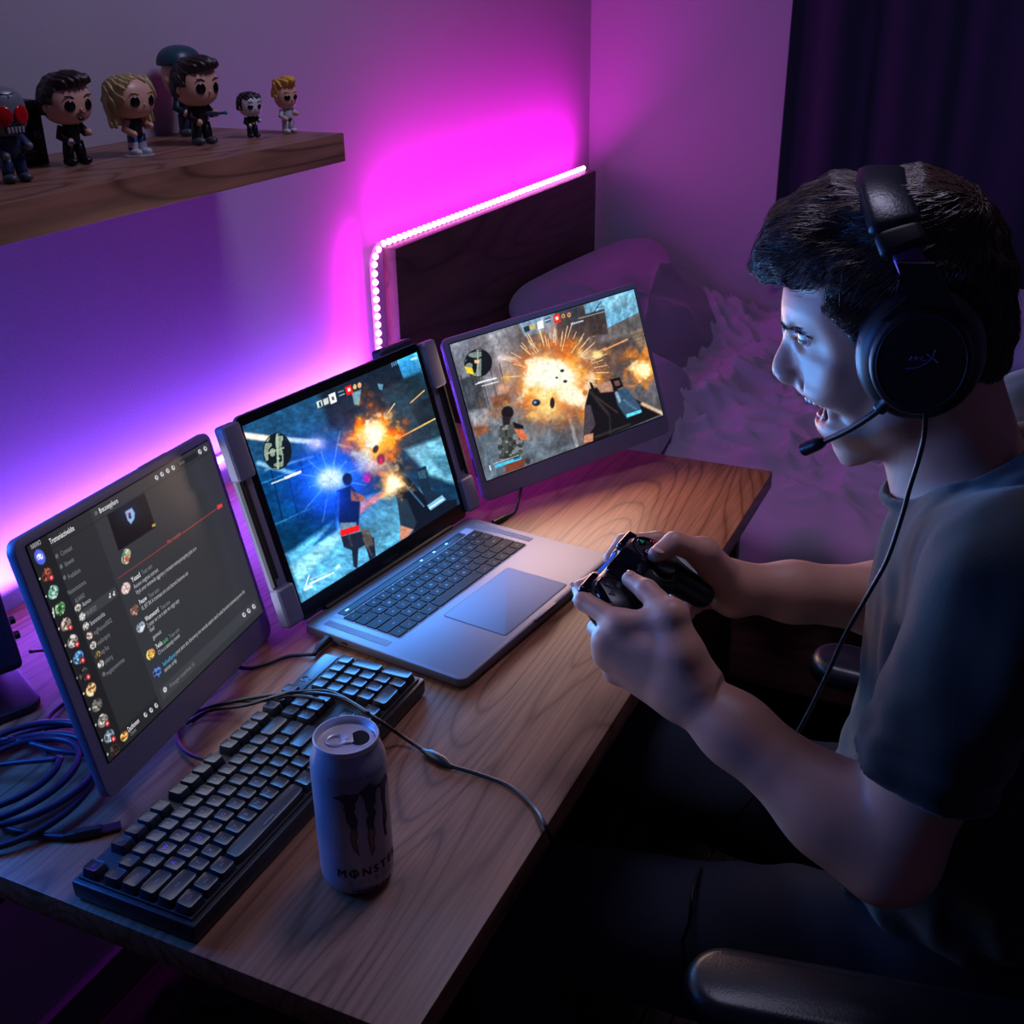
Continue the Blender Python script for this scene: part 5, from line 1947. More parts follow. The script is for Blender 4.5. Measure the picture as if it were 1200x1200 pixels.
figurine(0.166, 1.387, -0.25, 0.073, 0.035, 'small white-robed figurine with a yellow quiff at the shelf end', dict(style='quiff', hairm=vinyl('gold', (222, 168, 70)), torso=vinyl('white', (200, 198, 206)), legs=vinyl('white', (200, 198, 206)), boots=vinyl('white', (200, 198, 206)), sleeve=vinyl('white', (200, 198, 206))))

bx = tag(empty('collector_box', (0.050, 1.010, 1.3062), -0.22), 'small black printed box standing behind the first two figurines', 'box')
MB().box((0, 0, 0.036), (0.03, 0.052, 0.072), 0.0008).build('carton', mat('carton_black', (14, 14, 20), 0.4), bx)
q = MB()
for s, y0, z0, sz in (('VINYL', -0.018, 0.060, 0.007), ('85', 0.012, 0.030, 0.012), ('FIGURE', -0.004, 0.014, 0.006), ('SERIES', -0.004, 0.007, 0.005)):
    vs, fs = text_geo(s, sz)
    q.add([(0.0153, y0 + x * 0.8, z0 + y) for x, y in vs], fs)
q.build('box_print', mat('box_print', (120, 126, 140), 0.5), bx, 0)
q = MB()
q.ellip((0.0152, -0.008, 0.040), (0.0006, 0.010, 0.013), 16, 10)
q.build('box_picture', mat('box_picture', (70, 74, 92), 0.5), bx, 180)
MB().ellip((0.0160, -0.004, 0.034), (0.0006, 0.0035, 0.0035), 12, 8).build('box_picture_dot', vinyl('red_eye', (190, 14, 22)), bx, 180)

# =================================================================== PERSON
PY = 1.04                                     # the man's middle plane
HC0 = at_y(1040, 390, PY)
Fv = np.array([-1.0, -0.15, -0.02])
Fv /= np.linalg.norm(Fv)
Sv = np.array([0.15, -1.0, 0.0])
Sv -= Fv * (Sv @ Fv)
Sv /= np.linalg.norm(Sv)
Uv = np.cross(Fv, Sv)
HB_ = np.stack([Fv, Sv, Uv], 1)               # world = HC0 + HB_ @ (f, s, u)


def hp(px, py, s=0.0):
    """point of the photograph on the head's plane at side offset s -> (f, s, u)"""
    r = ray(px, py)
    t = (s - (CAM - HC0) @ Sv) / (r @ Sv)
    q = (CAM + r * t - HC0) @ HB_
    return np.array([q[0], s, q[2]])


def hw_(p):
    return HC0 + HB_ @ np.asarray(p, float)


def fu(pts):
    return [tuple(hp(x, y)[[0, 2]]) for x, y in pts]


FACE = fu([(922, 322), (930, 296), (948, 262), (978, 240), (1022, 226), (1070, 219), (1112, 229), (1145, 253), (1162, 290), (1166, 330), (1162, 380), (1154, 425), (1152, 470),
           (1120, 505), (1075, 520), (1045, 519), (1028, 527), (1010, 534), (992, 537), (983, 534), (976, 523), (973, 512), (965, 505), (957, 499), (955, 492), (958, 485), (973, 475), (972, 468), (955, 461),
           (945, 457), (938, 455), (932, 451), (930, 445), (930, 440), (932, 432), (931, 416), (926, 398), (921, 388), (918, 381), (916, 374), (915.5, 366), (916, 352), (918, 337)])
NOSE = fu([(921, 385), (919, 392), (915, 403), (910, 413), (906.5, 421), (905, 428), (906, 435), (910, 440), (916, 442), (924, 442), (932, 445), (945, 442), (946, 425), (940, 400), (930, 386)])
c1 = hp(1066, 322)
c2 = hp(1004, 405)


def two(fn, L):
    """same feature on both sides of the head"""
    M = L.copy()
    M[:, 1] = np.abs(M[:, 1])
    return fn(M)


def head_sdf(L, full=True):
    A = L.copy()
    A[:, 1] = np.abs(A[:, 1])
    d = ell(L, c1, (0.110, 0.076, 0.098))
    d = smin(d, ell(L, c2, (0.100, 0.064, 0.105)), 0.03)
    e = hp(1052, 470)
    j = hp(990, 527)
    d = smin(d, cone(A, (e[0], 0.046, e[2]), (j[0], 0.012, j[2]), 0.020, 0.017), 0.022)
    d = smin(d, cone(A, (e[0] - 0.005, 0.052, e[2] + 0.03), (e[0], 0.046, e[2]), 0.016, 0.018), 0.02)
    m = hp(962, 452)
    d = smin(d, ell(L, (m[0] - 0.012, 0, m[2]), (0.036, 0.034, 0.034)), 0.02)          # muzzle
    ck = hp(962, 424, 0.04)
    d = smin(d, ell(A, (ck[0], 0.040, ck[2]), (0.020, 0.019, 0.016)), 0.02)             # cheekbone
    ch = hp(986, 530)
    d = smin(d, ell(L, (ch[0] - 0.004, 0, ch[2]), (0.020, 0.022, 0.016)), 0.015)
    kk = 9.0 + 7.5 * np.exp(-((L[:, 2] - EYE[2] + 0.002) / 0.015) ** 2)
    fs_ = kk * L[:, 1] ** 2 * np.clip((L[:, 0] + 0.01) / 0.05, 0, 1) * np.clip((0.075 - L[:, 2]) / 0.03, 0.3, 1)
    fc = L[:, 0] + 0.045 * np.tanh(fs_ / 0.045)
    d = smax(d, poly2(fc, L[:, 2], FACE), 0.010)
    if not full:
        return d
    # brow ridge
    b0, b1, b2 = hp(922, 380), hp(930, 379, 0.02), hp(953, 386, 0.044)
    d = smin(d, cone(A, (b0[0] - 0.004, 0.004, b0[2]), (b1[0] - 0.003, 0.020, b1[2]), 0.006, 0.0065), 0.008)
    d = smin(d, cone(A, (b1[0] - 0.003, 0.020, b1[2]), (b2[0] - 0.002, 0.042, b2[2]), 0.0065, 0.005), 0.008)
    # eye socket
    ey = hp(941, 396, 0.033)
    d = smax(d, -ell(A, (ey[0] + 0.003, 0.029, ey[2]), (0.010, 0.015, 0.009)), 0.010)
    # lids around the eyeball
    lid = np.linalg.norm(A - EYE, axis=1) - 0.0142
    d = smin(d, lid, 0.004)
    rel = A - EYE
    up = rel[:, 2] - 0.0026 - 0.08 * rel[:, 1]
    dn = -(rel[:, 2] + 0.0036)
    slit = np.maximum(np.maximum(up, dn), np.maximum(-(rel[:, 0] - 0.001), np.abs(rel[:, 1]) - 0.0125))
    d = smax(d, -np.maximum(slit, np.linalg.norm(rel, axis=1) - 0.030), 0.0012)
    # fold over the upper lid
    f0, f1 = hp(930, 390, 0.016), hp(960, 391, 0.045)
    d = smin(d, cone(A, f0, f1, 0.0038, 0.0030), 0.004)
    # nose
    w = np.interp(L[:, 2], [NOSE[7][1], NOSE[4][1], NOSE[2][1], NOSE[0][1]], [0.0125, 0.0105, 0.007, 0.006])
    bk = np.clip((NOSE[5][0] - L[:, 0]) / 0.03, 0, 1)
    nd = smax(poly2(L[:, 0], L[:, 2], NOSE), A[:, 1] - w - 0.007 * bk, 0.009)
    d = smin(d, nd, 0.006)
    al = hp(926, 436)
    d = smin(d, ell(A, (al[0], 0.0125, al[2]), (0.0105, 0.0065, 0.0080)), 0.004)        # wing
    ns = hp(918, 441)
    d = smax(d, -ell(A, (ns[0], 0.0070, ns[2] - 0.001), (0.0065, 0.0032, 0.0035)), 0.002)   # nostril
    # crease from wing to mouth corner and cheek fold beside the mouth
    if CREASE is not None:
        for (p_, q_, r0_, r1_) in CREASE:
            d = smax(d, -cone(A, p_, q_, r0_, r1_), 0.005)
    h0, h1 = hp(978, 484, 0.030), hp(987, 515, 0.024)
    d = smin(d, cone(A, h0, h1, 0.0065, 0.004), 0.008)
    # open mouth
    mc = hp(967, 473)
    mo = ell(L, (mc[0] - 0.006, 0, mc[2] + 0.001), (0.036, 0.0270, 0.0175))
    mo = smin(mo, cone(A, (mc[0] + 0.006, 0.0, mc[2]), (mc[0] - 0.002, 0.0215, mc[2] + 0.002), 0.012, 0.006), 0.006)
    d = smax(d, -mo, 0.003)
    # lips
    u0, u1, u2 = hp(937, 454), hp(944, 458, 0.014), hp(966, 468, 0.0265)
    d = smin(d, cone(A, u0 - [0.0035, 0, 0], u1 - [0.0035, 0, 0], 0.0042, 0.0040), 0.004)
    d = smin(d, cone(A, u1 - [0.0035, 0, 0], u2 - [0.002, 0, 0], 0.0040, 0.0026), 0.004)
    l0, l1 = hp(959, 495), hp(965, 490, 0.014)
    d = smin(d, cone(A, l0 - [0.003, 0, 0], l1 - [0.003, 0, 0], 0.0048, 0.0044), 0.004)
    d = smin(d, cone(A, l1 - [0.003, 0, 0], u2 - [0.003, 0, 0.002], 0.0044, 0.0026), 0.004)
    # frown furrow
    r0, r1 = hp(922, 372, 0.006), hp(922, 383, 0.008)
    d = smax(d, -cone(A, r0 + [0.002, 0, 0], r1 + [0.002, 0, 0], 0.0016, 0.0016), 0.004)
    # ear, mostly under the cushion
    er = hp(1078, 425, 0.075)
    d = smin(d, ell(A, (er[0], 0.076, er[2]), (0.015, 0.008, 0.026)), 0.006)
    return d


ep = hp(947.5, 396.5, 0.040)
EYE = np.array([ep[0] - 0.0030, 0.0310, ep[2] + 0.0015])

CREASE = None


def project(p, off):
    for _ in range(8):
        dd = head_sdf(p)
        g = np.stack([(head_sdf(p + np.eye(3)[j] * 0.001) - dd) / 0.001 for j in range(3)], -1)
        p = p - g * ((dd - off) / ((g * g).sum(1) + 1e-6) * 0.8)[:, None]
    return p


gp = project(np.stack([hp(934, 436, 0.019), hp(944, 443, 0.026), hp(958, 458, 0.032), hp(972, 478, 0.034)]), 0.0006)
fp = project(np.stack([hp(921, 371, 0.006), hp(922, 383, 0.007), hp(956, 402, 0.040), hp(944, 404, 0.028)]), 0.0006)
CREASE = [(gp[0], gp[1], 0.0016, 0.0020), (gp[1], gp[2], 0.0020, 0.0020), (gp[2], gp[3], 0.0020, 0.0010), (fp[0], fp[1], 0.0014, 0.0014), (fp[2], fp[3], 0.0010, 0.0012)]
# joints -------------------------------------------------------------
NB = at_y(1128, 560, PY)                        # base of the neck
SL, SR = np.array([1.190, 0.875, 1.065]), np.array([1.195, 1.215, 1.065])
EL, ER = at_y(1040, 1000, 0.845), np.array([1.125, 1.235, 0.835])
WL, WR = at_y(797, 803, 0.885), at_y(860, 688, 1.090)
HY = 0.880


def hand(P, wrist, palm, fingers, thumb, kp=0.010, web=None):
    d = None
    for (a, b, r0, r1) in palm:
        c = cone(P, a, b, r0, r1)
        d = c if d is None else smin(d, c, 0.014)
    fd = None
    for fg in fingers + [thumb]:
        rs = fg[1]
        c = None
        for i in range(len(fg[0]) - 1):
            e = cone(P, fg[0][i], fg[0][i + 1], rs[i], rs[i + 1])
            # knuckle swell
            c = e if c is None else smin(c, e, 0.004)
        fd = c if fd is None else smin(fd, c, 0.0015)
    d = smin(d, fd, kp)
    if web:
        for (a, b, r0, r1) in web:
            d = smin(d, cone(P, a, b, r0, r1), 0.012)
    return d


def Yp(px, py, y):
    return at_y(px, py, y)


# left hand (nearer the camera)
LM = [Yp(727, 731, HY + 0.008), Yp(713, 749, HY + 0.004), Yp(712, 768, HY + 0.006), Yp(722, 787, HY + 0.012)]
L_f = [([LM[0], Yp(684, 704, HY + 0.026), Yp(681, 690, HY + 0.045), Yp(698, 678, HY + 0.068)], [0.0112, 0.0095, 0.0085, 0.0072]),
       ([LM[1], Yp(700, 737, HY + 0.038), Yp(716, 727, HY + 0.062), Yp(735, 722, HY + 0.078)], [0.0112, 0.0098, 0.0085, 0.0072]),
       ([LM[2], Yp(704, 756, HY + 0.040), Yp(722, 742, HY + 0.064), Yp(740, 736, HY + 0.076)], [0.0108, 0.0095, 0.0082, 0.0070]),
       ([LM[3], Yp(715, 775, HY + 0.038), Yp(730, 762, HY + 0.056), Yp(744, 756, HY + 0.066)], [0.0100, 0.0086, 0.0076, 0.0064])]
LT = ([Yp(800, 768, HY + 0.004), Yp(787, 722, HY + 0.016), Yp(758, 692, HY + 0.040), Yp(738, 679, HY + 0.056)], [0.0155, 0.0135, 0.0108, 0.0082])
WLa = WL
LP_ = [(WLa, LM[0], 0.0215, 0.0118), (WLa + [0, 0, -0.004], LM[1], 0.0215, 0.0120), (WLa + [0, 0, -0.010], LM[2], 0.0205, 0.0115), (WLa + [0.004, 0, -0.016], LM[3], 0.0190, 0.0108),
       (WLa + [0.0, 0.004, 0.004], LT[0][1], 0.021, 0.0145), (WLa, (LM[0] + LT[0][1]) / 2 * 0.6 + WLa * 0.4, 0.020, 0.0185), (WLa, (LM[1] + LM[2]) / 2, 0.021, 0.0125), (WL, LT[0][0], 0.0235, 0.0185), (Yp(818, 800, HY + 0.002), LT[0][0], 0.0235, 0.0180)]
LWEB = [(LT[0][1], LM[0], 0.0105, 0.0100), (LT[0][0], LM[1], 0.014, 0.0110)]
# right hand
RY = 1.085
RM = [Yp(812, 648, RY), Yp(820, 664, RY + 0.012), Yp(828, 682, RY + 0.014), Yp(838, 698, RY + 0.008)]
R_f = [([RM[0], Yp(770, 633, RY - 0.010), Yp(730, 635, RY - 0.035), Yp(715, 654, RY - 0.055)], [0.0115, 0.0098, 0.0086, 0.0074]),
       ([RM[1], Yp(785, 672, RY + 0.012), Yp(775, 690, RY - 0.015), Yp(792, 700, RY - 0.040)], [0.0115, 0.0098, 0.0086, 0.0076]),
       ([RM[2], Yp(800, 694, RY + 0.010), Yp(792, 706, RY - 0.020), Yp(808, 709, RY - 0.042)], [0.0110, 0.0096, 0.0084, 0.0074]),
       ([RM[3], Yp(814, 710, RY + 0.004), Yp(802, 718, RY - 0.020), Yp(808, 720, RY - 0.036)], [0.0100, 0.0086, 0.0076, 0.0066])]
RT = ([Yp(848, 684, RY - 0.016), Yp(824, 648, RY - 0.040), Yp(790, 636, RY - 0.065), Yp(769, 650, RY - 0.080)], [0.0165, 0.0140, 0.0115, 0.0090])
RP_ = [(WR, RM[0], 0.0225, 0.0125), (WR, RM[1], 0.0225, 0.0125), (WR + [0, 0, -0.008], RM[2], 0.0215, 0.0120), (WR + [0, 0, -0.012], RM[3], 0.020, 0.0110), (WR, RT[0][1], 0.022, 0.0150)]
RWEB = [(RT[0][1], RM[0], 0.0115, 0.0105)]


def body_sdf(P):
    d = cone(P, NB - [0.0, 0, 0.01], hw_(hp(1092, 440)), 0.062, 0.056)
    d = smin(d, cone(P, NB + [0.03, -0.03, -0.04], SL, 0.046, 0.055), 0.04)
    d = smin(d, cone(P, NB + [0.03, 0.03, -0.04], SR, 0.046, 0.055), 0.04)
    d = smin(d, ell(P, (1.195, PY, 0.95), (0.090, 0.145, 0.130)), 0.05)
    d = smin(d, ell(P, (1.185, PY, 0.76), (0.105, 0.140, 0.150)), 0.05)
    for S_, E_, W_, sg in ((SL, EL, WL, 1), (SR, ER, WR, -1)):
        m = E_ + (W_ - E_) * 0.25 + np.array([0, 0, -0.001])
        a = smin(cone(P, S_, E_, 0.052, 0.041), cone(P, E_, m, 0.039, 0.0405), 0.03)
        a = smin(a, cone(P, m, E_ + (W_ - E_) * 0.72, 0.0405, 0.0315), 0.03)
        a = smin(a, cone(P, E_ + (W_ - E_) * 0.72, W_, 0.0315, 0.0265), 0.02)
        d = smin(d, a, 0.02)
    # sternomastoid and throat
    L = (P - HC0) @ HB_
    mk = (L[:, 0] > -0.14) & (L[:, 0] < 0.14) & (np.abs(L[:, 1]) < 0.11) & (L[:, 2] > -0.19) & (L[:, 2] < 0.19)
    if mk.any():
        Lm = L[mk]
        A = Lm.copy()
        A[:, 1] = np.abs(A[:, 1])
        h = head_sdf(Lm)
        h = smin(h, cone(A, hp(1105, 462, 0.045), hp(1082, 575, 0.018), 0.012, 0.009), 0.02)
        d[mk] = smin(d[mk], h, 0.016)
    mk = (P[:, 0] < 0.96) & (P[:, 1] < 0.99)
    if mk.any():
        d[mk] = smin(d[mk], hand(P[mk], WL, LP_, L_f, LT, 0.010, LWEB), 0.012)
    mk = (P[:, 0] < 0.99) & (P[:, 1] >= 0.99)
    if mk.any():
        d[mk] = smin(d[mk], hand(P[mk], WR, RP_, R_f, RT, 0.010, RWEB), 0.012)
    return d


man = tag(empty('person', (1.20, PY, 0.0)), 'shouting young man in a dark T-shirt gripping a game controller', 'person')
V, F = surface(body_sdf, (0.74, 0.76, 0.60), (1.36, 1.34, 1.42), 0.0022, 6, 1.9)
L = (V - HC0) @ HB_
A = L.copy()
A[:, 1] = np.abs(A[:, 1])
sk = lin((206, 152, 128))
Cc = np.tile(sk, (len(V), 1))


def tint(m, col):
    global Cc
    m = np.clip(m, 0, 1)[:, None]
    Cc = Cc * (1 - m) + lin(col) * m


nz = fbm(V, 30, 71, 3)
Cc = Cc * (1 + 0.06 * nz)[:, None]
tint(0.25 * np.exp(-((A - hp(915, 432)) ** 2).sum(1) / 0.014 ** 2), (190, 100, 84))
mc = hp(967, 473)
inm = ell(L, (mc[0] - 0.008, 0, mc[2]), (0.0375, 0.025, 0.0185))
lipd = np.minimum(cone(A, hp(937, 455) - [0.0035, 0, 0], hp(966, 468, 0.0265), 0.0052, 0.003), cone(A, hp(959, 495) - [0.003, 0, 0], hp(966, 484, 0.022), 0.006, 0.0045))
tint((0.001 - lipd) / 0.0015 * 0.7, (186, 100, 100))
tint(((0.0005 - inm) / 0.0015) * (L[:, 0] < hp(960, 480)[0] + 0.002), (110, 26, 30))
stub = np.exp(-((L[:, 2] + 0.10) / 0.045) ** 2) * (L[:, 0] > -0.02) * (np.abs(L[:, 1]) < 0.09)
tint(0.16 * stub, (110, 80, 74))
for (fg) in L_f + R_f + [LT, RT]:
    d_ = np.linalg.norm(V - fg[0][-1], axis=1)
    tint(0.35 * np.exp(-(d_ / 0.012) ** 2), (204, 118, 104))
    d_ = np.linalg.norm(V - fg[0][1], axis=1)
    tint(0.22 * np.exp(-(d_ / 0.010) ** 2), (200, 120, 106))
SKIN = mat('skin', (200, 150, 125), 0.48, attr='paint', bump=0.10, bscale=420, sss=0.12)
np_mesh('body', V, F, SKIN, man, Cc, world=True)

# eyes
for s in (1, -1):
    c = hw_(EYE * [1, s, 1])
    n, k = 32, 20
    gaze = HB_ @ np.array([1.0, 0.10 * s - 0.05, -0.20])
    gaze /= np.linalg.norm(gaze)
    th, ph = np.meshgrid(np.linspace(0, math.pi, k), np.linspace(0, 2 * math.pi, n, endpoint=False), indexing='ij')
    u = np.cross(gaze, [0, 0, 1.0])
    u /= np.linalg.norm(u)
    w = np.cross(gaze, u)
    D = np.cos(th)[..., None] * gaze + np.sin(th)[..., None] * (np.cos(ph)[..., None] * u + np.sin(ph)[..., None] * w)
    Ve = (c + 0.0128 * D).reshape(-1, 3)
    i = np.arange(n * k).reshape(k, n)
    Fe = np.stack([i[:-1], np.roll(i, -1, 1)[:-1], np.roll(i, -1, 1)[1:], i[1:]], -1).reshape(-1, 4)
    t = th.reshape(-1)
    ce = np.where((t < 0.22)[:, None], lin((8, 8, 10)), np.where((t < 0.50)[:, None], lin((70, 96, 120)), lin((226, 220, 216))))
    np_mesh('eyeball', Ve, Fe, mat('eye_surface', (200, 200, 200), 0.08, attr='paint'), man, ce, world=True)

# teeth and tongue
q = MB()
for i in range(10):
    a = (i - 4.5) / 4.5
    base_ = hp(944, 459)
    c = hw_((base_[0] - 0.002 - 0.014 * a * a, 0.0195 * a, base_[2] - 0.0030))
    q.box((0, 0, 0), (1, 1, 1)) if False else None
    R_ = Matrix(HB_.tolist()) @ Matrix.Rotation(-a * 0.9, 3, 'Z')
    q.box(c, (0.0045, 0.0042, 0.0085), 0.0012, rot=R_)
q.build('teeth', mat('tooth_enamel', (226, 226, 218), 0.2), man, 180, world=True)
q = MB()
for i in range(8):
    a = (i - 3.5) / 3.5
    base_ = hp(966, 491)
    c = Vector(hw_((base_[0] - 0.004 - 0.012 * a * a, 0.0145 * a, base_[2] - 0.0005)))
    q.box(c - Vector((0, 0, 0.0015)), (0.004, 0.0032, 0.0048), 0.001, rot=Matrix(HB_.tolist()) @ Matrix.Rotation(-a * 0.9, 3, 'Z'))
q.build('teeth', MATS['tooth_enamel'], man, 180, world=True)
tg_ = hp(980, 486)
MB().ellip(hw_((tg_[0] - 0.002, 0, tg_[2])), (0.020, 0.015, 0.007), 20, 12, rot=Matrix(HB_.tolist())).build('tongue', mat('tongue', (170, 70, 78), 0.35), man, 180, world=True)

# nails on the two thumbs and the index fingers
for nm, c, r in (('nail', LT[0][-1] + np.array([0.003, -0.002, 0.0078]), 0.0062), ('nail', RT[0][-1] + np.array([0.0035, -0.0035, 0.0080]), 0.0066), ('nail', L_f[0][0][-2] + np.array([-0.0068, -0.002, 0.004]), 0.0050)):
    MB().ellip(c, (r, r * 0.78, 0.0016), 16, 8, rot=Matrix.Rotation(0.35, 3, 'Y')).build(nm, mat('nail', (226, 176, 160), 0.25), man, 180, world=True)

# ---------------------------------------------------------------- hair
HAIRP = fu([(888, 306), (893, 288), (908, 254), (945, 224), (979, 213), (1012, 217), (1056, 213), (1084, 207), (1119, 217), (1148, 232), (1168, 260), (1176, 292), (1178, 322), (1180, 372), (1172, 425), (1158, 440)])
HAIRP += [tuple(hp(x, y, 0.066)[[0, 2]]) for x, y in ((1130, 462), (1080, 450), (1040, 430), (1020, 415), (1011, 401), (1001, 384), (988, 370), (972, 356), (967, 332))]
HAIRP += [tuple(hp(x, y, 0.02)[[0, 2]]) for x, y in ((955, 322), (935, 324), (918, 326), (898, 322))]


def hair_sdf(P):
    L = (P - HC0) @ HB_
    A = L.copy()
    A[:, 1] = np.abs(A[:, 1])
    d = ell(L, c1, (0.124, 0.086, 0.112))
    qf = hp(935, 275)
    d = smin(d, ell(L, (qf[0] - 0.006, 0, qf[2]), (0.046, 0.052, 0.034)), 0.03)
    d = smin(d, ell(L, (hp(975, 340)[0] - 0.03, 0, hp(975, 340)[2]), (0.06, 0.0745, 0.05)), 0.02)
    n = 0.005 * vnoise(L * [0.5, 1, 0.9], 45, 81) + 0.0022 * vnoise(L * [0.3, 1, 0.8], 160, 82)
    d = smax(d + n, poly2(L[:, 0], L[:, 2], HAIRP) + 0.4 * n, 0.008)
    return d


V, F = surface(hair_sdf, HC0 - [0.17, 0.13, 0.10], HC0 + [0.17, 0.13, 0.20], 0.003, 6, 1.3)
HAIR = mat('hair_dark_brown', (46, 34, 30), 0.42, bump=0.6, bscale=400)
hb = np_mesh('hair', V, F, HAIR, man, world=True)
# strands over the hair shape
rg = np.random.default_rng(12)
NS = 9000
st0 = V[rg.integers(0, len(V), NS)] + rg.normal(0, 0.0012, (NS, 3))
Ls = (st0 - HC0) @ HB_
kp_ = head_sdf(Ls, False) > -0.004
st0, Ls = st0[kp_], Ls[kp_]
NS = len(st0)


def hgrad(P):
    e = 0.002
    g = np.stack([hair_sdf(P + np.eye(3)[i] * e) - hair_sdf(P - np.eye(3)[i] * e) for i in range(3)], -1)
    return g / (np.linalg.norm(g, axis=1)[:, None] + 1e-9)


steps = 7
seg = rg.uniform(0.0045, 0.0075, NS)[:, None]
path = [st0]
Pcur = st0
jit = rg.normal(0, 0.42, (NS, 3))
for k in range(steps):
    L = (Pcur - HC0) @ HB_
    backw = np.clip((-L[:, 0] - 0.02) / 0.05, 0, 1)
    topw = np.clip((L[:, 2] - 0.07) / 0.05, 0, 1)
    front = np.clip((L[:, 0] - 0.05) / 0.04, 0, 1)
    df = (1 - backw) * (0.55 + 0.6 * topw) + 0.15 + 0.3 * front
    du = -0.55 * (1 - topw) - 0.9 * backw - 0.15 + 0.10 * front * (L[:, 0] < 0.12)
    ds = 0.35 * np.sin(L[:, 0] * 40 + L[:, 2] * 25) * topw - 0.25 * topw * front
    D = df[:, None] * Fv + du[:, None] * Uv + ds[:, None] * Sv + jit * 0.5
    N_ = hgrad(Pcur)
    hv = hair_sdf(Pcur)
    D = D - N_ * (D * N_).sum(1)[:, None]
    D /= np.linalg.norm(D, axis=1)[:, None] + 1e-9
    tgt = 0.0022 + 0.0030 * (k / steps) * (1 + jit[:, 0])
    D = D + N_ * np.clip((tgt - hv) / 0.006, -0.8, 0.8)[:, None]
    Pcur = Pcur + D * seg
    path.append(Pcur)
path = np.stack(path, 1)                      # NS, steps+1, 3
T = np.gradient(path, axis=1)
T /= np.linalg.norm(T, axis=2)[..., None] + 1e-9
u = np.cross(T, np.array([0.31, 0.52, 0.79]))
u /= np.linalg.norm(u, axis=2)[..., None] + 1e-9
w = np.cross(T, u)
rr = (rg.uniform(0.0005, 0.0009, NS)[:, None] * np.linspace(1, 0.12, steps + 1)[None])[..., None]
vs = np.stack([path + rr * (u * math.cos(a) + w * math.sin(a)) for a in (0, 2.094, 4.189)], 2)   # NS, K, 3, 3
K = steps + 1
i = np.arange(NS * K * 3).reshape(NS, K, 3)
Fs = np.stack([i[:, :-1], np.roll(i, -1, 2)[:, :-1], np.roll(i, -1, 2)[:, 1:], i[:, 1:]], -1).reshape(-1, 4)
hs_ = np_mesh('hair_strands', vs.reshape(-1, 3), Fs, mat('hair_strand', (92, 68, 58), 0.36), man, world=True)
hs_['kind'] = 'stuff'
# eyebrows
def project(p, off):
    for _ in range(8):
        dd = head_sdf(p)
        g = np.stack([(head_sdf(p + np.eye(3)[j] * 0.001) - dd) / 0.001 for j in range(3)], -1)
        p = p - g * ((dd - off) / ((g * g).sum(1) + 1e-6) * 0.8)[:, None]
    return p


t = np.linspace(0, 1, 80)
a = np.stack([hp(920 + 34 * x, 379.0 + 6.5 * x, 0.010 + 0.032 * x) for x in t])
a = a + np.random.default_rng(3).normal(0, 0.0011, a.shape)
a = project(a, 0.0003)
b = project(a + np.stack([np.full(80, -0.0045), np.full(80, 0.004), -0.0005 + 0.002 * (1 - t)], -1), 0.0012)
q = MB()
for s in (1, -1):
    for p0, p1 in zip(a, b):
        p0, p1 = p0 * [1, s, 1], p1 * [1, s, 1]
        q.tube([hw_(p0), hw_((p0 + p1) / 2 + np.array([0.0008, 0, 0])), hw_(p1)], [0.0009, 0.0008, 0.0003], 4)
q.build('eyebrows', mat('brow_hair', (34, 24, 24), 0.6), man, 180, world=True)

# ---------------------------------------------------------------- clothes
SEND = at_y(1078, 905, 0.850)                  # middle of the near sleeve opening
SENR = SR + (ER - SR) * 0.72


def shirt_sdf(P):
    d = ell(P, (1.190, PY, 0.955), (0.122, 0.170, 0.165))
    d = smin(d, ell(P, (1.195, PY, 0.73), (0.138, 0.165, 0.200)), 0.08)
    d = smin(d, cone(P, NB + [0.02, -0.04, -0.04], SL, 0.056, 0.062), 0.05)
    d = smin(d, cone(P, NB + [0.02, 0.04, -0.04], SR, 0.056, 0.062), 0.05)
    fold = 0.0075 * vnoise(P * [1.0, 1.4, 0.45] + 0.02 * vnoise(P, 8, 90)[:, None], 20, 91) + 0.0035 * vnoise(P * [1.2, 1.0, 0.5], 46, 92)
    fold = fold + 0.004 * np.sin((P[:, 2] * 1.0 + P[:, 0] * 1.6) * 55 + 4 * vnoise(P, 6, 93)) * np.clip((0.80 - P[:, 2]) / 0.15, 0, 1)
    d = d + fold
    # neck opening
    nk = NB + np.array([-0.004, 0, 0.0])
    ax = np.array([-0.42, 0, 0.907])
    h = (P - nk) @ ax
    rad = np.linalg.norm((P - nk) - h[:, None] * ax, axis=1)
    rib = np.sqrt((rad - 0.067) ** 2 + (h - 0.004) ** 2) - 0.0055
    d = smax(d, -np.maximum(rad - 0.065, -(h + 0.02)), 0.006)
    d = smax(d, h - 0.022, 0.01)
    d = smin(d, rib, 0.004)
    for S_, E_ in ((SL, SEND), (SR, SENR)):
        e2 = S_ + (E_ - S_) * 1.0
        sl = cone(P, S_, e2, 0.066, 0.0615)
        axs = (e2 - S_) / np.linalg.norm(e2 - S_)
        hh = (P - e2) @ axs
        sl = sl + 0.0045 * vnoise(P * [1, 1, 0.5], 30, 95) + 0.0016 * np.sin(hh * 160 + 5 * vnoise(P, 12, 96)) * np.clip((hh + 0.13) / 0.1, 0, 1)
        rr_ = np.linalg.norm((P - e2) - hh[:, None] * axs, axis=1)
        sl = smax(sl, hh, 0.004)
        # hollow sleeve end
        sl = smax(sl, -np.maximum(rr_ - 0.0500, -(hh + 0.045)), 0.003)
        d = np.where(hh > -0.10, np.where(hh > 0.03, d, smin(d, sl, 0.012)), smin(d, sl, 0.03))
    d = smax(d, -(P[:, 2] - 0.575 - 0.012 * np.sin(P[:, 1] * 30) - 0.1 * (P[:, 0] - 1.2)), 0.008)
    return d


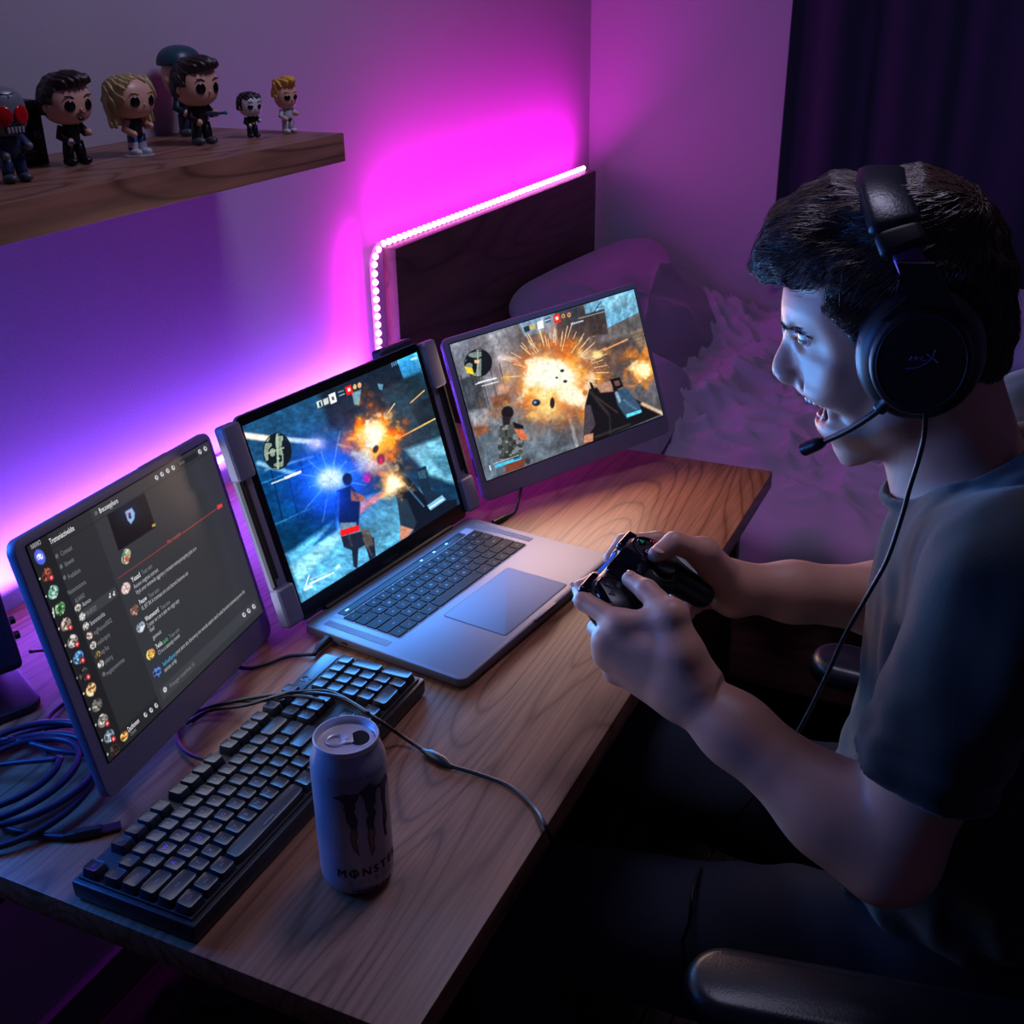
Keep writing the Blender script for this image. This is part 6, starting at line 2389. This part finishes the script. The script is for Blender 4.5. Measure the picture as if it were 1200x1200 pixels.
V, F = surface(shirt_sdf, (1.00, 0.74, 0.52), (1.42, 1.36, 1.18), 0.0038, 6, 1.8)
SHIRT = mat('tshirt_cotton', (38, 45, 42), 0.95, bump=0.25, bscale=700, sheen=0.25)
np_mesh('tshirt', V, F, SHIRT, man, world=True)

KLj, KRj = np.array([0.735, 0.905, 0.515]), np.array([0.70, 1.205, 0.535])
AL, AR = np.array([0.76, 0.90, 0.10]), np.array([0.66, 1.22, 0.10])


def jeans_sdf(P):
    d = ell(P, (1.215, PY, 0.565), (0.150, 0.178, 0.105))
    for H_, K_, A_ in ((np.array([1.17, 0.935, 0.555]), KLj, AL), (np.array([1.17, 1.145, 0.555]), KRj, AR)):
        t = smin(cone(P, H_, K_, 0.098, 0.070), cone(P, K_, A_, 0.066, 0.050), 0.03)
        hh = (P - A_)[:, 2]
        t = smax(t, -(hh + 0.01), 0.004)
        d = smin(d, t, 0.03)
    f = 0.005 * vnoise(P * [0.8, 1.4, 1.2], 16, 97) + 0.003 * np.sin(P[:, 0] * 90 + P[:, 1] * 30 + 4 * vnoise(P, 7, 98)) * np.exp(-((P[:, 0] - 1.06) / 0.08) ** 2)
    return d + f


V, F = surface(jeans_sdf, (0.56, 0.78, 0.06), (1.42, 1.34, 0.72), 0.0065, 6, 1.9)
np_mesh('jeans', V, F, mat('jeans_denim', (28, 36, 54), 0.9, bump=0.3, bscale=600), man, world=True)
for A_ in (AL, AR):
    def shoe_sdf(P, A_=A_):
        a = smin(cone(P, A_ + [0.02, 0, -0.035], A_ + [-0.15, 0, -0.062], 0.042, 0.030), cone(P, A_, A_ + [0.01, 0, -0.05], 0.040, 0.040), 0.02)
        return smax(a, -(P[:, 2] - 0.006), 0.004)
    V, F = surface(shoe_sdf, A_ - [0.24, 0.07, 0.10], A_ + [0.09, 0.07, 0.05], 0.004, 6)
    np_mesh('shoe', V, F, mat('shoe_dark', (30, 30, 36), 0.6), man, world=True)

# ---------------------------------------------------------------- headset
cup = hp(1079, 421, 0.108)
apx = hp(1032, 212)
hd = tag(empty('headset', tuple(hw_((cup[0], 0, cup[2])))), 'black over-ear gaming headset worn by the shouting man', 'headset')
HSM = mat('headset_black', (14, 15, 20), 0.42)
HSL = mat('headset_leather', (20, 26, 36), 0.36, bump=0.2, bscale=300)
SVt = tuple(Sv)


def oval(c, s, a, b, n=48, lean=0.0):
    return [hw_((c[0] + a * math.cos(t), s, c[2] + b * math.sin(t))) for t in np.linspace(0, 2 * math.pi, n, endpoint=False)]


for sg in (1, -1):
    c = cup * [1, sg, 1]
    q = MB()
    for (s0, r0) in ((0.082, 0.0115), (0.091, 0.0115)):
        q.tube(oval(c, sg * s0, 0.0400, 0.0460), r0, 12, closed=True)
    q.build('ear_cushion', HSL, hd, 180, world=True)
    q = MB()
    cx_, n = c, 48
    rings = [(0.094, 0.047, 0.053), (0.100, 0.049, 0.055), (0.106, 0.046, 0.052), (0.109, 0.0405, 0.0455), (0.1175, 0.0395, 0.0445), (0.1195, 0.0375, 0.0425), (0.1200, 0.034, 0.039)]
    vs, fs = [], []
    for (s0, a, b) in rings:
        vs += oval(c, sg * s0, a, b, n)
    for r in range(len(rings) - 1):
        for k in range(n):
            fs.append((r * n + k, r * n + (k + 1) % n, (r + 1) * n + (k + 1) % n, (r + 1) * n + k))
    fs.append(tuple(range(n)))
    fs.append(tuple((len(rings) - 1) * n + k for k in range(n)))
    q.add(vs, fs)
    q.build('ear_cup', HSM, hd, 40, world=True)
    q = MB()
    q.tube(oval(c, sg * 0.1200, 0.0345, 0.0395), 0.0006, 6, closed=True)
    q.build('cup_ring', mat('ring_grey', (40, 42, 56), 0.4), hd, 180, world=True)
# emblem on the near cup
q = MB()


def em(pts, r):
    q.tube([hw_((hp(860 + x * 0.35, 180 + y * 0.35, 0.1203)[0], 0.1206, hp(860 + x * 0.35, 180 + y * 0.35, 0.1203)[2])) for x, y in spline(pts, 5)], r, 5)


em([(575, 720), (612, 716), (645, 702), (665, 682), (676, 656)], 0.0006)
em([(648, 672), (668, 684), (686, 702)], 0.0008)
em([(590, 692), (596, 678)], 0.0006)
em([(592, 685), (612, 680), (616, 692)], 0.0005)
em([(606, 692), (612, 676)], 0.0005)
em([(622, 690), (636, 678)], 0.0005)
em([(622, 679), (634, 692), (652, 690)], 0.0005)
q.build('cup_emblem', mat('emblem_violet', (96, 84, 130), 0.4), hd, 180, world=True)


# band
def band(t):
    """t from -1 (far cup) to 1 (near cup): centre line of the band"""
    a = abs(t)
    ang = (1 - a) * math.pi / 2
    s = 0.112 * math.cos(ang) ** 0.75 * (1 if t > 0 else -1) if a > 0 else 0
    base_u = cup[2] + 0.045
    top_u = apx[2] + 0.002
    u = base_u + (top_u - base_u) * math.sin(ang) ** 0.85
    f = cup[0] + (apx[0] - cup[0]) * math.sin(ang) ** 0.9
    return np.array([f, s, u])


def strap(name, t0, t1, w, th, m, n=26, off=0.0, round_=True):
    """flat strap: width along the face direction, thickness outwards"""
    q = MB()
    vs, fs = [], []
    prof = []
    for k in range(12):
        a = 2 * math.pi * k / 12
        prof.append((math.copysign(abs(math.cos(a)) ** 0.6, math.cos(a)) * w / 2, math.copysign(abs(math.sin(a)) ** 0.7, math.sin(a)) * th / 2))
    for i in range(n + 1):
        t = t0 + (t1 - t0) * i / n
        c = band(t)
        tn = band(min(t + 0.01, 1.0)) - band(max(t - 0.01, -1.0))
        tn /= np.linalg.norm(tn)
        ff = np.array([1.0, 0, 0]) - tn * tn[0]
        ff /= np.linalg.norm(ff)
        out = np.cross(tn, ff)
        if out @ np.array([0, c[1], 0.3]) < 0:
            out = -out
        e = 1.0 if 0 < i < n else 0.75
        for x, y in prof:
            vs.append(hw_(c + ff * x * e + out * (y * e + off)))
    for i in range(n):
        for k in range(12):
            fs.append((i * 12 + k, i * 12 + (k + 1) % 12, (i + 1) * 12 + (k + 1) % 12, (i + 1) * 12 + k))
    fs.append(tuple(range(12)))
    fs.append(tuple(n * 12 + k for k in range(12)))
    q.add(vs, fs)
    return q.build(name, m, hd, 60, world=True)


strap('headband', -0.56, 0.56, 0.042, 0.017, HSL, 40)
strap('headband_end', 0.55, 0.70, 0.038, 0.012, HSM, 8)
strap('headband_end', -0.70, -0.55, 0.038, 0.012, HSM, 8)
strap('slider', 0.69, 0.84, 0.022, 0.005, mat('slider_steel', (110, 70, 130), 0.35, 0.7), 6)
strap('slider', -0.84, -0.69, 0.022, 0.005, MATS['slider_steel'], 6)
for sg in (1, -1):
    q = MB()
    a, b = band(0.83 * sg), cup * [1, sg, 1] + [0, 0.004 * sg, 0.030]
    vs = []
    R_ = Matrix(HB_.tolist())
    q.T = Matrix.Translation(Vector(HC0)) @ R_.to_4x4()
    q.prism([(a[0] - 0.013, a[2] + 0.006), (a[0] + 0.013, a[2] + 0.006), (b[0] + 0.018, b[2] + 0.018), (b[0] + 0.032, b[2] - 0.004), (b[0] - 0.032, b[2] - 0.004), (b[0] - 0.020, b[2] + 0.018)], -0.004, 0.004, 0.0015, c=(0, (abs(a[1]) + 0.001) * sg, 0), axes='XZ') if False else None
    pts = [(a[0] - 0.014, a[2] + 0.008), (a[0] + 0.014, a[2] + 0.008), (b[0] + 0.017, b[2] + 0.022), (b[0] + 0.034, b[2] + 0.002), (b[0] - 0.034, b[2] + 0.002), (b[0] - 0.018, b[2] + 0.022)]
    vs = [(x, (abs(b[1]) - 0.005) * sg, z) for x, z in pts] + [(x, (abs(b[1]) + 0.003) * sg, z) for x, z in pts]
    n = len(pts)
    q.add(vs, [tuple(range(n)), tuple(range(n, 2 * n))] + [(k, (k + 1) % n, n + (k + 1) % n, n + k) for k in range(n)])
    q.build('yoke', HSM, hd, 30, world=True)
# stitching along the front edge of the band
q = MB()
for i in range(34):
    t = -0.02 + 0.55 * i / 33
    c = band(t)
    p = hw_(c + np.array([0.0185, 0.0035 * (1 if t > 0 else 0), 0.004]))
    q.ellip(p, (0.0008, 0.0014, 0.0008), 6, 4)
q.build('stitching', mat('stitch_thread', (50, 70, 96), 0.5), hd, 180, world=True)['kind'] = 'stuff'
# microphone boom
bm_pts = [hw_(hp(1048, 462, 0.108)), hw_(hp(1036, 475, 0.106)), hw_(hp(1018, 489, 0.100)), hw_(hp(992, 505, 0.086)), hw_(hp(966, 517, 0.070))]
MB().tube(spline(bm_pts, 8), [0.0042] * 8 + [0.0030] * 25, 8).build('mic_boom', HSM, hd, 180, world=True)
MB().tube(spline([hw_(hp(1052, 456, 0.108)), hw_(hp(1042, 468, 0.107)), hw_(hp(1030, 480, 0.104))], 5), [0.0070] * 6 + [0.0060] * 5, 10).build('boom_joint', HSM, hd, 180, world=True)
m0, m1 = hw_(hp(966, 517, 0.070)), hw_(hp(943, 526, 0.060))
MB().tube([m0, m0 + (m1 - m0) * 0.15, m0 + (m1 - m0) * 0.35, m1], [0.0042, 0.0066, 0.0076, 0.0082], 12, flat=0.8).build('microphone', HSL, hd, 60, world=True)
# its cable, over the chest and down to the floor
MB().tube([hw_(hp(1083, 462, 0.110)), hw_(hp(1085, 484, 0.110))], [0.0048, 0.0034], 10).build('strain_relief', HSM, hd, 180, world=True)
cab = [hw_(hp(1085, 482, 0.110)), at_y(1083, 510, 0.915), at_y(1076, 540, 0.915), at_y(1066, 572, 0.92), at_y(1057, 605, 0.925), at_y(1040, 655, 0.925), at_y(1020, 692, 0.925), at_y(990, 745, 0.93), at_y(965, 800, 0.94), at_y(935, 858, 0.95),
       at_y(905, 905, 0.97), at_y(865, 955, 0.99), at_y(830, 1005, 0.99), at_z(813, 1040, 0.655), at_z(808, 1080, 0.635), at_z(795, 1112, 0.56), at_z(775, 1145, 0.40), at_z(745, 1210, 0.25), at_z(700, 1300, 0.1)]
MB().tube(spline(cab, 8), 0.0021, 8).build('cord', HSM, hd, 180, world=True)

# ---------------------------------------------------------------- controller
CC = at_y(748, 690, 0.975)
pit = math.radians(24)
bA = np.array([0.02, 1.0, 0.0])
bB = np.array([-math.cos(pit), 0.02, math.sin(pit)])
bN = np.cross(bA, bB)
KS = 0.86
MC = Matrix([[bA[i] * KS, bB[i] * KS, bN[i] * KS, CC[i]] for i in range(3)] + [[0, 0, 0, 1]])
ctl = tag(mempty('game_controller', MC), 'black gamepad gripped in both hands of the man', 'controller')


def ctl_sdf(P):
    A = P.copy()
    A[:, 0] = np.abs(A[:, 0])
    d = np.linalg.norm(np.maximum(np.abs(P - [0, 0.010, 0]) - [0.050, 0.020, 0.007], 0), axis=1) - 0.009
    d = smin(d, ell(A, (0.052, 0.012, 0.000), (0.029, 0.031, 0.0175)), 0.010)
    d = smin(d, cone(A, (0.058, 0.0, -0.002), (0.071, -0.055, -0.010), 0.0205, 0.0150), 0.014)
    d = smin(d, ell(A, (0.026, -0.012, 0.004), (0.019, 0.019, 0.012)), 0.008)
    return d


V, F = surface(ctl_sdf, (-0.10, -0.085, -0.04), (0.10, 0.06, 0.04), 0.0022, 6)
PADM = mat('gamepad_plastic', (14, 15, 20), 0.38, bump=0.1, bscale=900)
PADG = mat('gamepad_gloss', (12, 14, 24), 0.12)
np_mesh('shell', V, F, PADM, ctl)
MB().plate(0.056, 0.034, 0.004, 0.005, 0.001, c=(0, 0.020, 0.0165)).build('touchpad', PADG, ctl)
MB().box((0, 0.042, 0.004), (0.05, 0.002, 0.006), 0.001).build('light_bar', mat('lightbar', (30, 60, 160), 0.3, emit=(30, 90, 255), estr=0.6), ctl)
for s in (-1, 1):
    MB().box((s * 0.052, 0.040, 0.008), (0.036, 0.012, 0.009), 0.004, seg=4).build('bumper', PADG, ctl)
    MB().box((s * 0.052, 0.040, -0.009), (0.030, 0.014, 0.014), 0.006, seg=4).build('trigger', PADM, ctl)
    st_ = empty('x') if False else None
    MB().lathe([(0.0135, 0.010), (0.0140, 0.0165), (0.0125, 0.0175), (0.0108, 0.0170), (0.0100, 0.014)], 28, c=(s * 0.026, -0.012, 0)).build('stick_ring', PADM, ctl, 50)
    MB().lathe([(0.0060, 0.010), (0.0052, 0.0200), (0.0095, 0.0215), (0.0100, 0.0235), (0.0092, 0.0252), (0.0070, 0.0242), (0.0, 0.0240)], 28, c=(s * 0.026, -0.012, 0)).build('thumbstick', mat('stick_rubber', (26, 30, 38), 0.55), ctl, 50)
    MB().lathe([(0.0, 0.0172), (0.0205, 0.0172), (0.0215, 0.0160), (0.0220, 0.012)], 32, c=(s * 0.050, 0.014, 0)).build('button_well', PADG, ctl, 50)
for (dx, dy, rz) in ((0, 0.0080, 0), (0, -0.0080, 2), (0.0080, 0, 3), (-0.0080, 0, 1)):
    q = MB()
    q.T = Matrix.Translation(Vector((-0.050 + dx, 0.014 + dy, 0.0178))) @ Matrix.Rotation(rz * math.pi / 2, 4, 'Z')
    q.prism([(-0.0038, 0.0045), (-0.0038, -0.0018), (0, -0.0055), (0.0038, -0.0018), (0.0038, 0.0045)], -0.0010, 0.0022, 0.0007)
    q.build('direction_button', mat('dpad_grey', (44, 50, 62), 0.4), ctl)
SY = {'t': ((0, 0.0115), (60, 190, 150)), 'c': ((0.0115, 0), (214, 60, 70)), 'x': ((0, -0.0115), (90, 120, 210)), 's': ((-0.0115, 0), (210, 120, 190))}
for k, ((dx, dy), col) in SY.items():
    MB().lathe([(0.0052, -0.001), (0.0052, 0.0020), (0.0046, 0.0028), (0.0, 0.0030)], 22, c=(0.050 + dx, 0.014 + dy, 0.0172)).build('action_button', PADG, ctl, 50)
    if k == 't':
        pts = [(0.0026 * math.cos(a), 0.0026 * math.sin(a)) for a in (math.pi / 2, math.pi * 7 / 6, math.pi * 11 / 6)]
    elif k == 's':
        pts = [(0.0021, 0.0021), (-0.0021, 0.0021), (-0.0021, -0.0021), (0.0021, -0.0021)]
    elif k == 'c':
        pts = [(0.0024 * math.cos(a), 0.0024 * math.sin(a)) for a in np.linspace(0, 2 * math.pi, 18, endpoint=False)]
    else:
        pts = None
    q = MB()
    z = 0.0204
    cx_, cy_ = 0.050 + dx, 0.014 + dy
    if pts:
        q.tube([(cx_ + x, cy_ + y, z) for x, y in pts], 0.00038, 4, closed=True)
    else:
        q.tube([(cx_ - 0.002, cy_ - 0.002, z), (cx_ + 0.002, cy_ + 0.002, z)], 0.00038, 4)
        q.tube([(cx_ - 0.002, cy_ + 0.002, z), (cx_ + 0.002, cy_ - 0.002, z)], 0.00038, 4)
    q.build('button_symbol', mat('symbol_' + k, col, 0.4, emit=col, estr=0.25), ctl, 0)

# =================================================================== CHAIR
chair = tag(empty('office_chair', (1.22, 1.05, 0.0)), 'black office chair with padded armrests under the man', 'chair')
CHM = mat('chair_fabric', (20, 24, 34), 0.85, bump=0.3, bscale=500)
CHP = mat('chair_vinyl', (14, 20, 30), 0.34, bump=0.12, bscale=420)
CHD = mat('chair_frame', (22, 24, 32), 0.4, 0.3)
MB().box((0.0, 0, 0.425), (0.50, 0.50, 0.075), 0.03, seg=4).build('seat', CHM, chair)
MB().box((0.255, 0, 0.74), (0.07, 0.46, 0.50), 0.03, seg=4, rot=Matrix.Rotation(0.12, 3, 'Y')).build('backrest', CHM, chair)
MB().tube(spline([(0.12, 0, 0.39), (0.27, 0, 0.40), (0.31, 0, 0.50), (0.29, 0, 0.62)], 6), 0.02, 10).build('back_bar', CHD, chair)
for s in (-1, 1):
    pts = []
    yc = s * 0.278
    q = MB()
    q.T = Matrix.Translation(Vector((-0.08, yc, 0.660))) @ Matrix.Rotation(-0.06 * s + (0.12 if s < 0 else 0), 4, 'Z')
    q.plate(0.33, 0.082, 0.036, 0.040, 0.013, seg=10)
    q.build('armrest_pad', CHP, chair, 60)
    q = MB()
    q.tube(spline([(-0.02, yc, 0.63), (0.00, yc * 1.03, 0.50), (0.02, yc * 0.95, 0.40), (0.02, s * 0.15, 0.385)], 6), 0.016, 10)
    q.build('armrest_post', CHD, chair)
MB().cyl((0, 0, 0.08), (0, 0, 0.39), 0.028).build('gas_column', CHD, chair)
for k in range(5):
    a = 2 * math.pi * k / 5 + 0.3
    MB().tube([(0, 0, 0.10), (0.15 * math.cos(a), 0.15 * math.sin(a), 0.095), (0.30 * math.cos(a), 0.30 * math.sin(a), 0.075)], [0.024, 0.020, 0.015], 10).build('base_spoke', CHD, chair)
    MB().lathe([(0, -0.012), (0.024, -0.012), (0.026, 0), (0.024, 0.012), (0, 0.012)], 20, c=(0.31 * math.cos(a), 0.31 * math.sin(a), 0.032), axis=(-math.sin(a), math.cos(a), 0)).build('castor', CHD, chair)

# =================================================================== sub-parts: hang the small pieces on the part they belong to
def stem(n):
    return n.split('.')[0]


def regroup(thing_stem, part, kids, side=False):
    for t in [o for o in COL.objects if o.parent is None and stem(o.name) == thing_stem]:
        ps = [o for o in t.children if stem(o.name) == part]
        if not ps:
            continue
        for o in [c for c in t.children if stem(c.name) in kids]:
            p = ps[0]
            if side and len(ps) > 1 and o.type == 'MESH':
                def mid(q):
                    return sum((Vector(b) for b in q.bound_box), Vector()) / 8 + q.location
                p = min(ps, key=lambda q: (mid(q) - mid(o)).length)
            o.parent = p


regroup('vinyl_figurine', 'head', {'eye', 'eyebrow', 'nose', 'ear', 'hair', 'cap', 'goatee', 'jaw_plate', 'tooth', 'nose_cavity', 'skull_seam', 'side_bolt'})
regroup('vinyl_figurine', 'toy_blaster', {'blaster_tip'})
regroup('headset', 'ear_cup', {'cup_ring', 'cup_emblem'}, True)
regroup('headset', 'headband', {'stitching'})
regroup('headset', 'mic_boom', {'microphone', 'boom_joint'})
regroup('person', 'hair', {'hair_strands'})
regroup('person', 'body', {'eyeball', 'teeth', 'tongue', 'nail', 'eyebrows'})
regroup('laptop', 'lid', {'display', 'display_bezel', 'lid_lettering'})
regroup('laptop', 'base', {'trackpad', 'trackpad_gap', 'finger_notch', 'port', 'touch_bar', 'touch_bar_icon', 'speaker_grille', 'key_well', 'foot', 'key'})
regroup('portable_monitor', 'casing', {'button', 'port', 'top_ridge'})
regroup('portable_monitor', 'display', {'screen_text'})
regroup('portable_monitor', 'hinge_rail', {'hinge_slot', 'hinge_pin'})
regroup('game_controller', 'action_button', {'button_symbol'}, True)
regroup('drink_can', 'can_body', {'claw_emblem', 'claw_outline', 'brand_lettering', 'print_lettering', 'neck_lettering'})
regroup('drink_can', 'lid', {'mouth_opening', 'mouth_rim', 'pull_tab'})
regroup('keyboard', 'case', {'foot', 'top_plate', 'logo_panel'})
regroup('speaker', 'cabinet', {'woofer', 'tweeter', 'terminal'})
regroup('collector_box', 'carton', {'box_print', 'box_picture', 'box_picture_dot'})
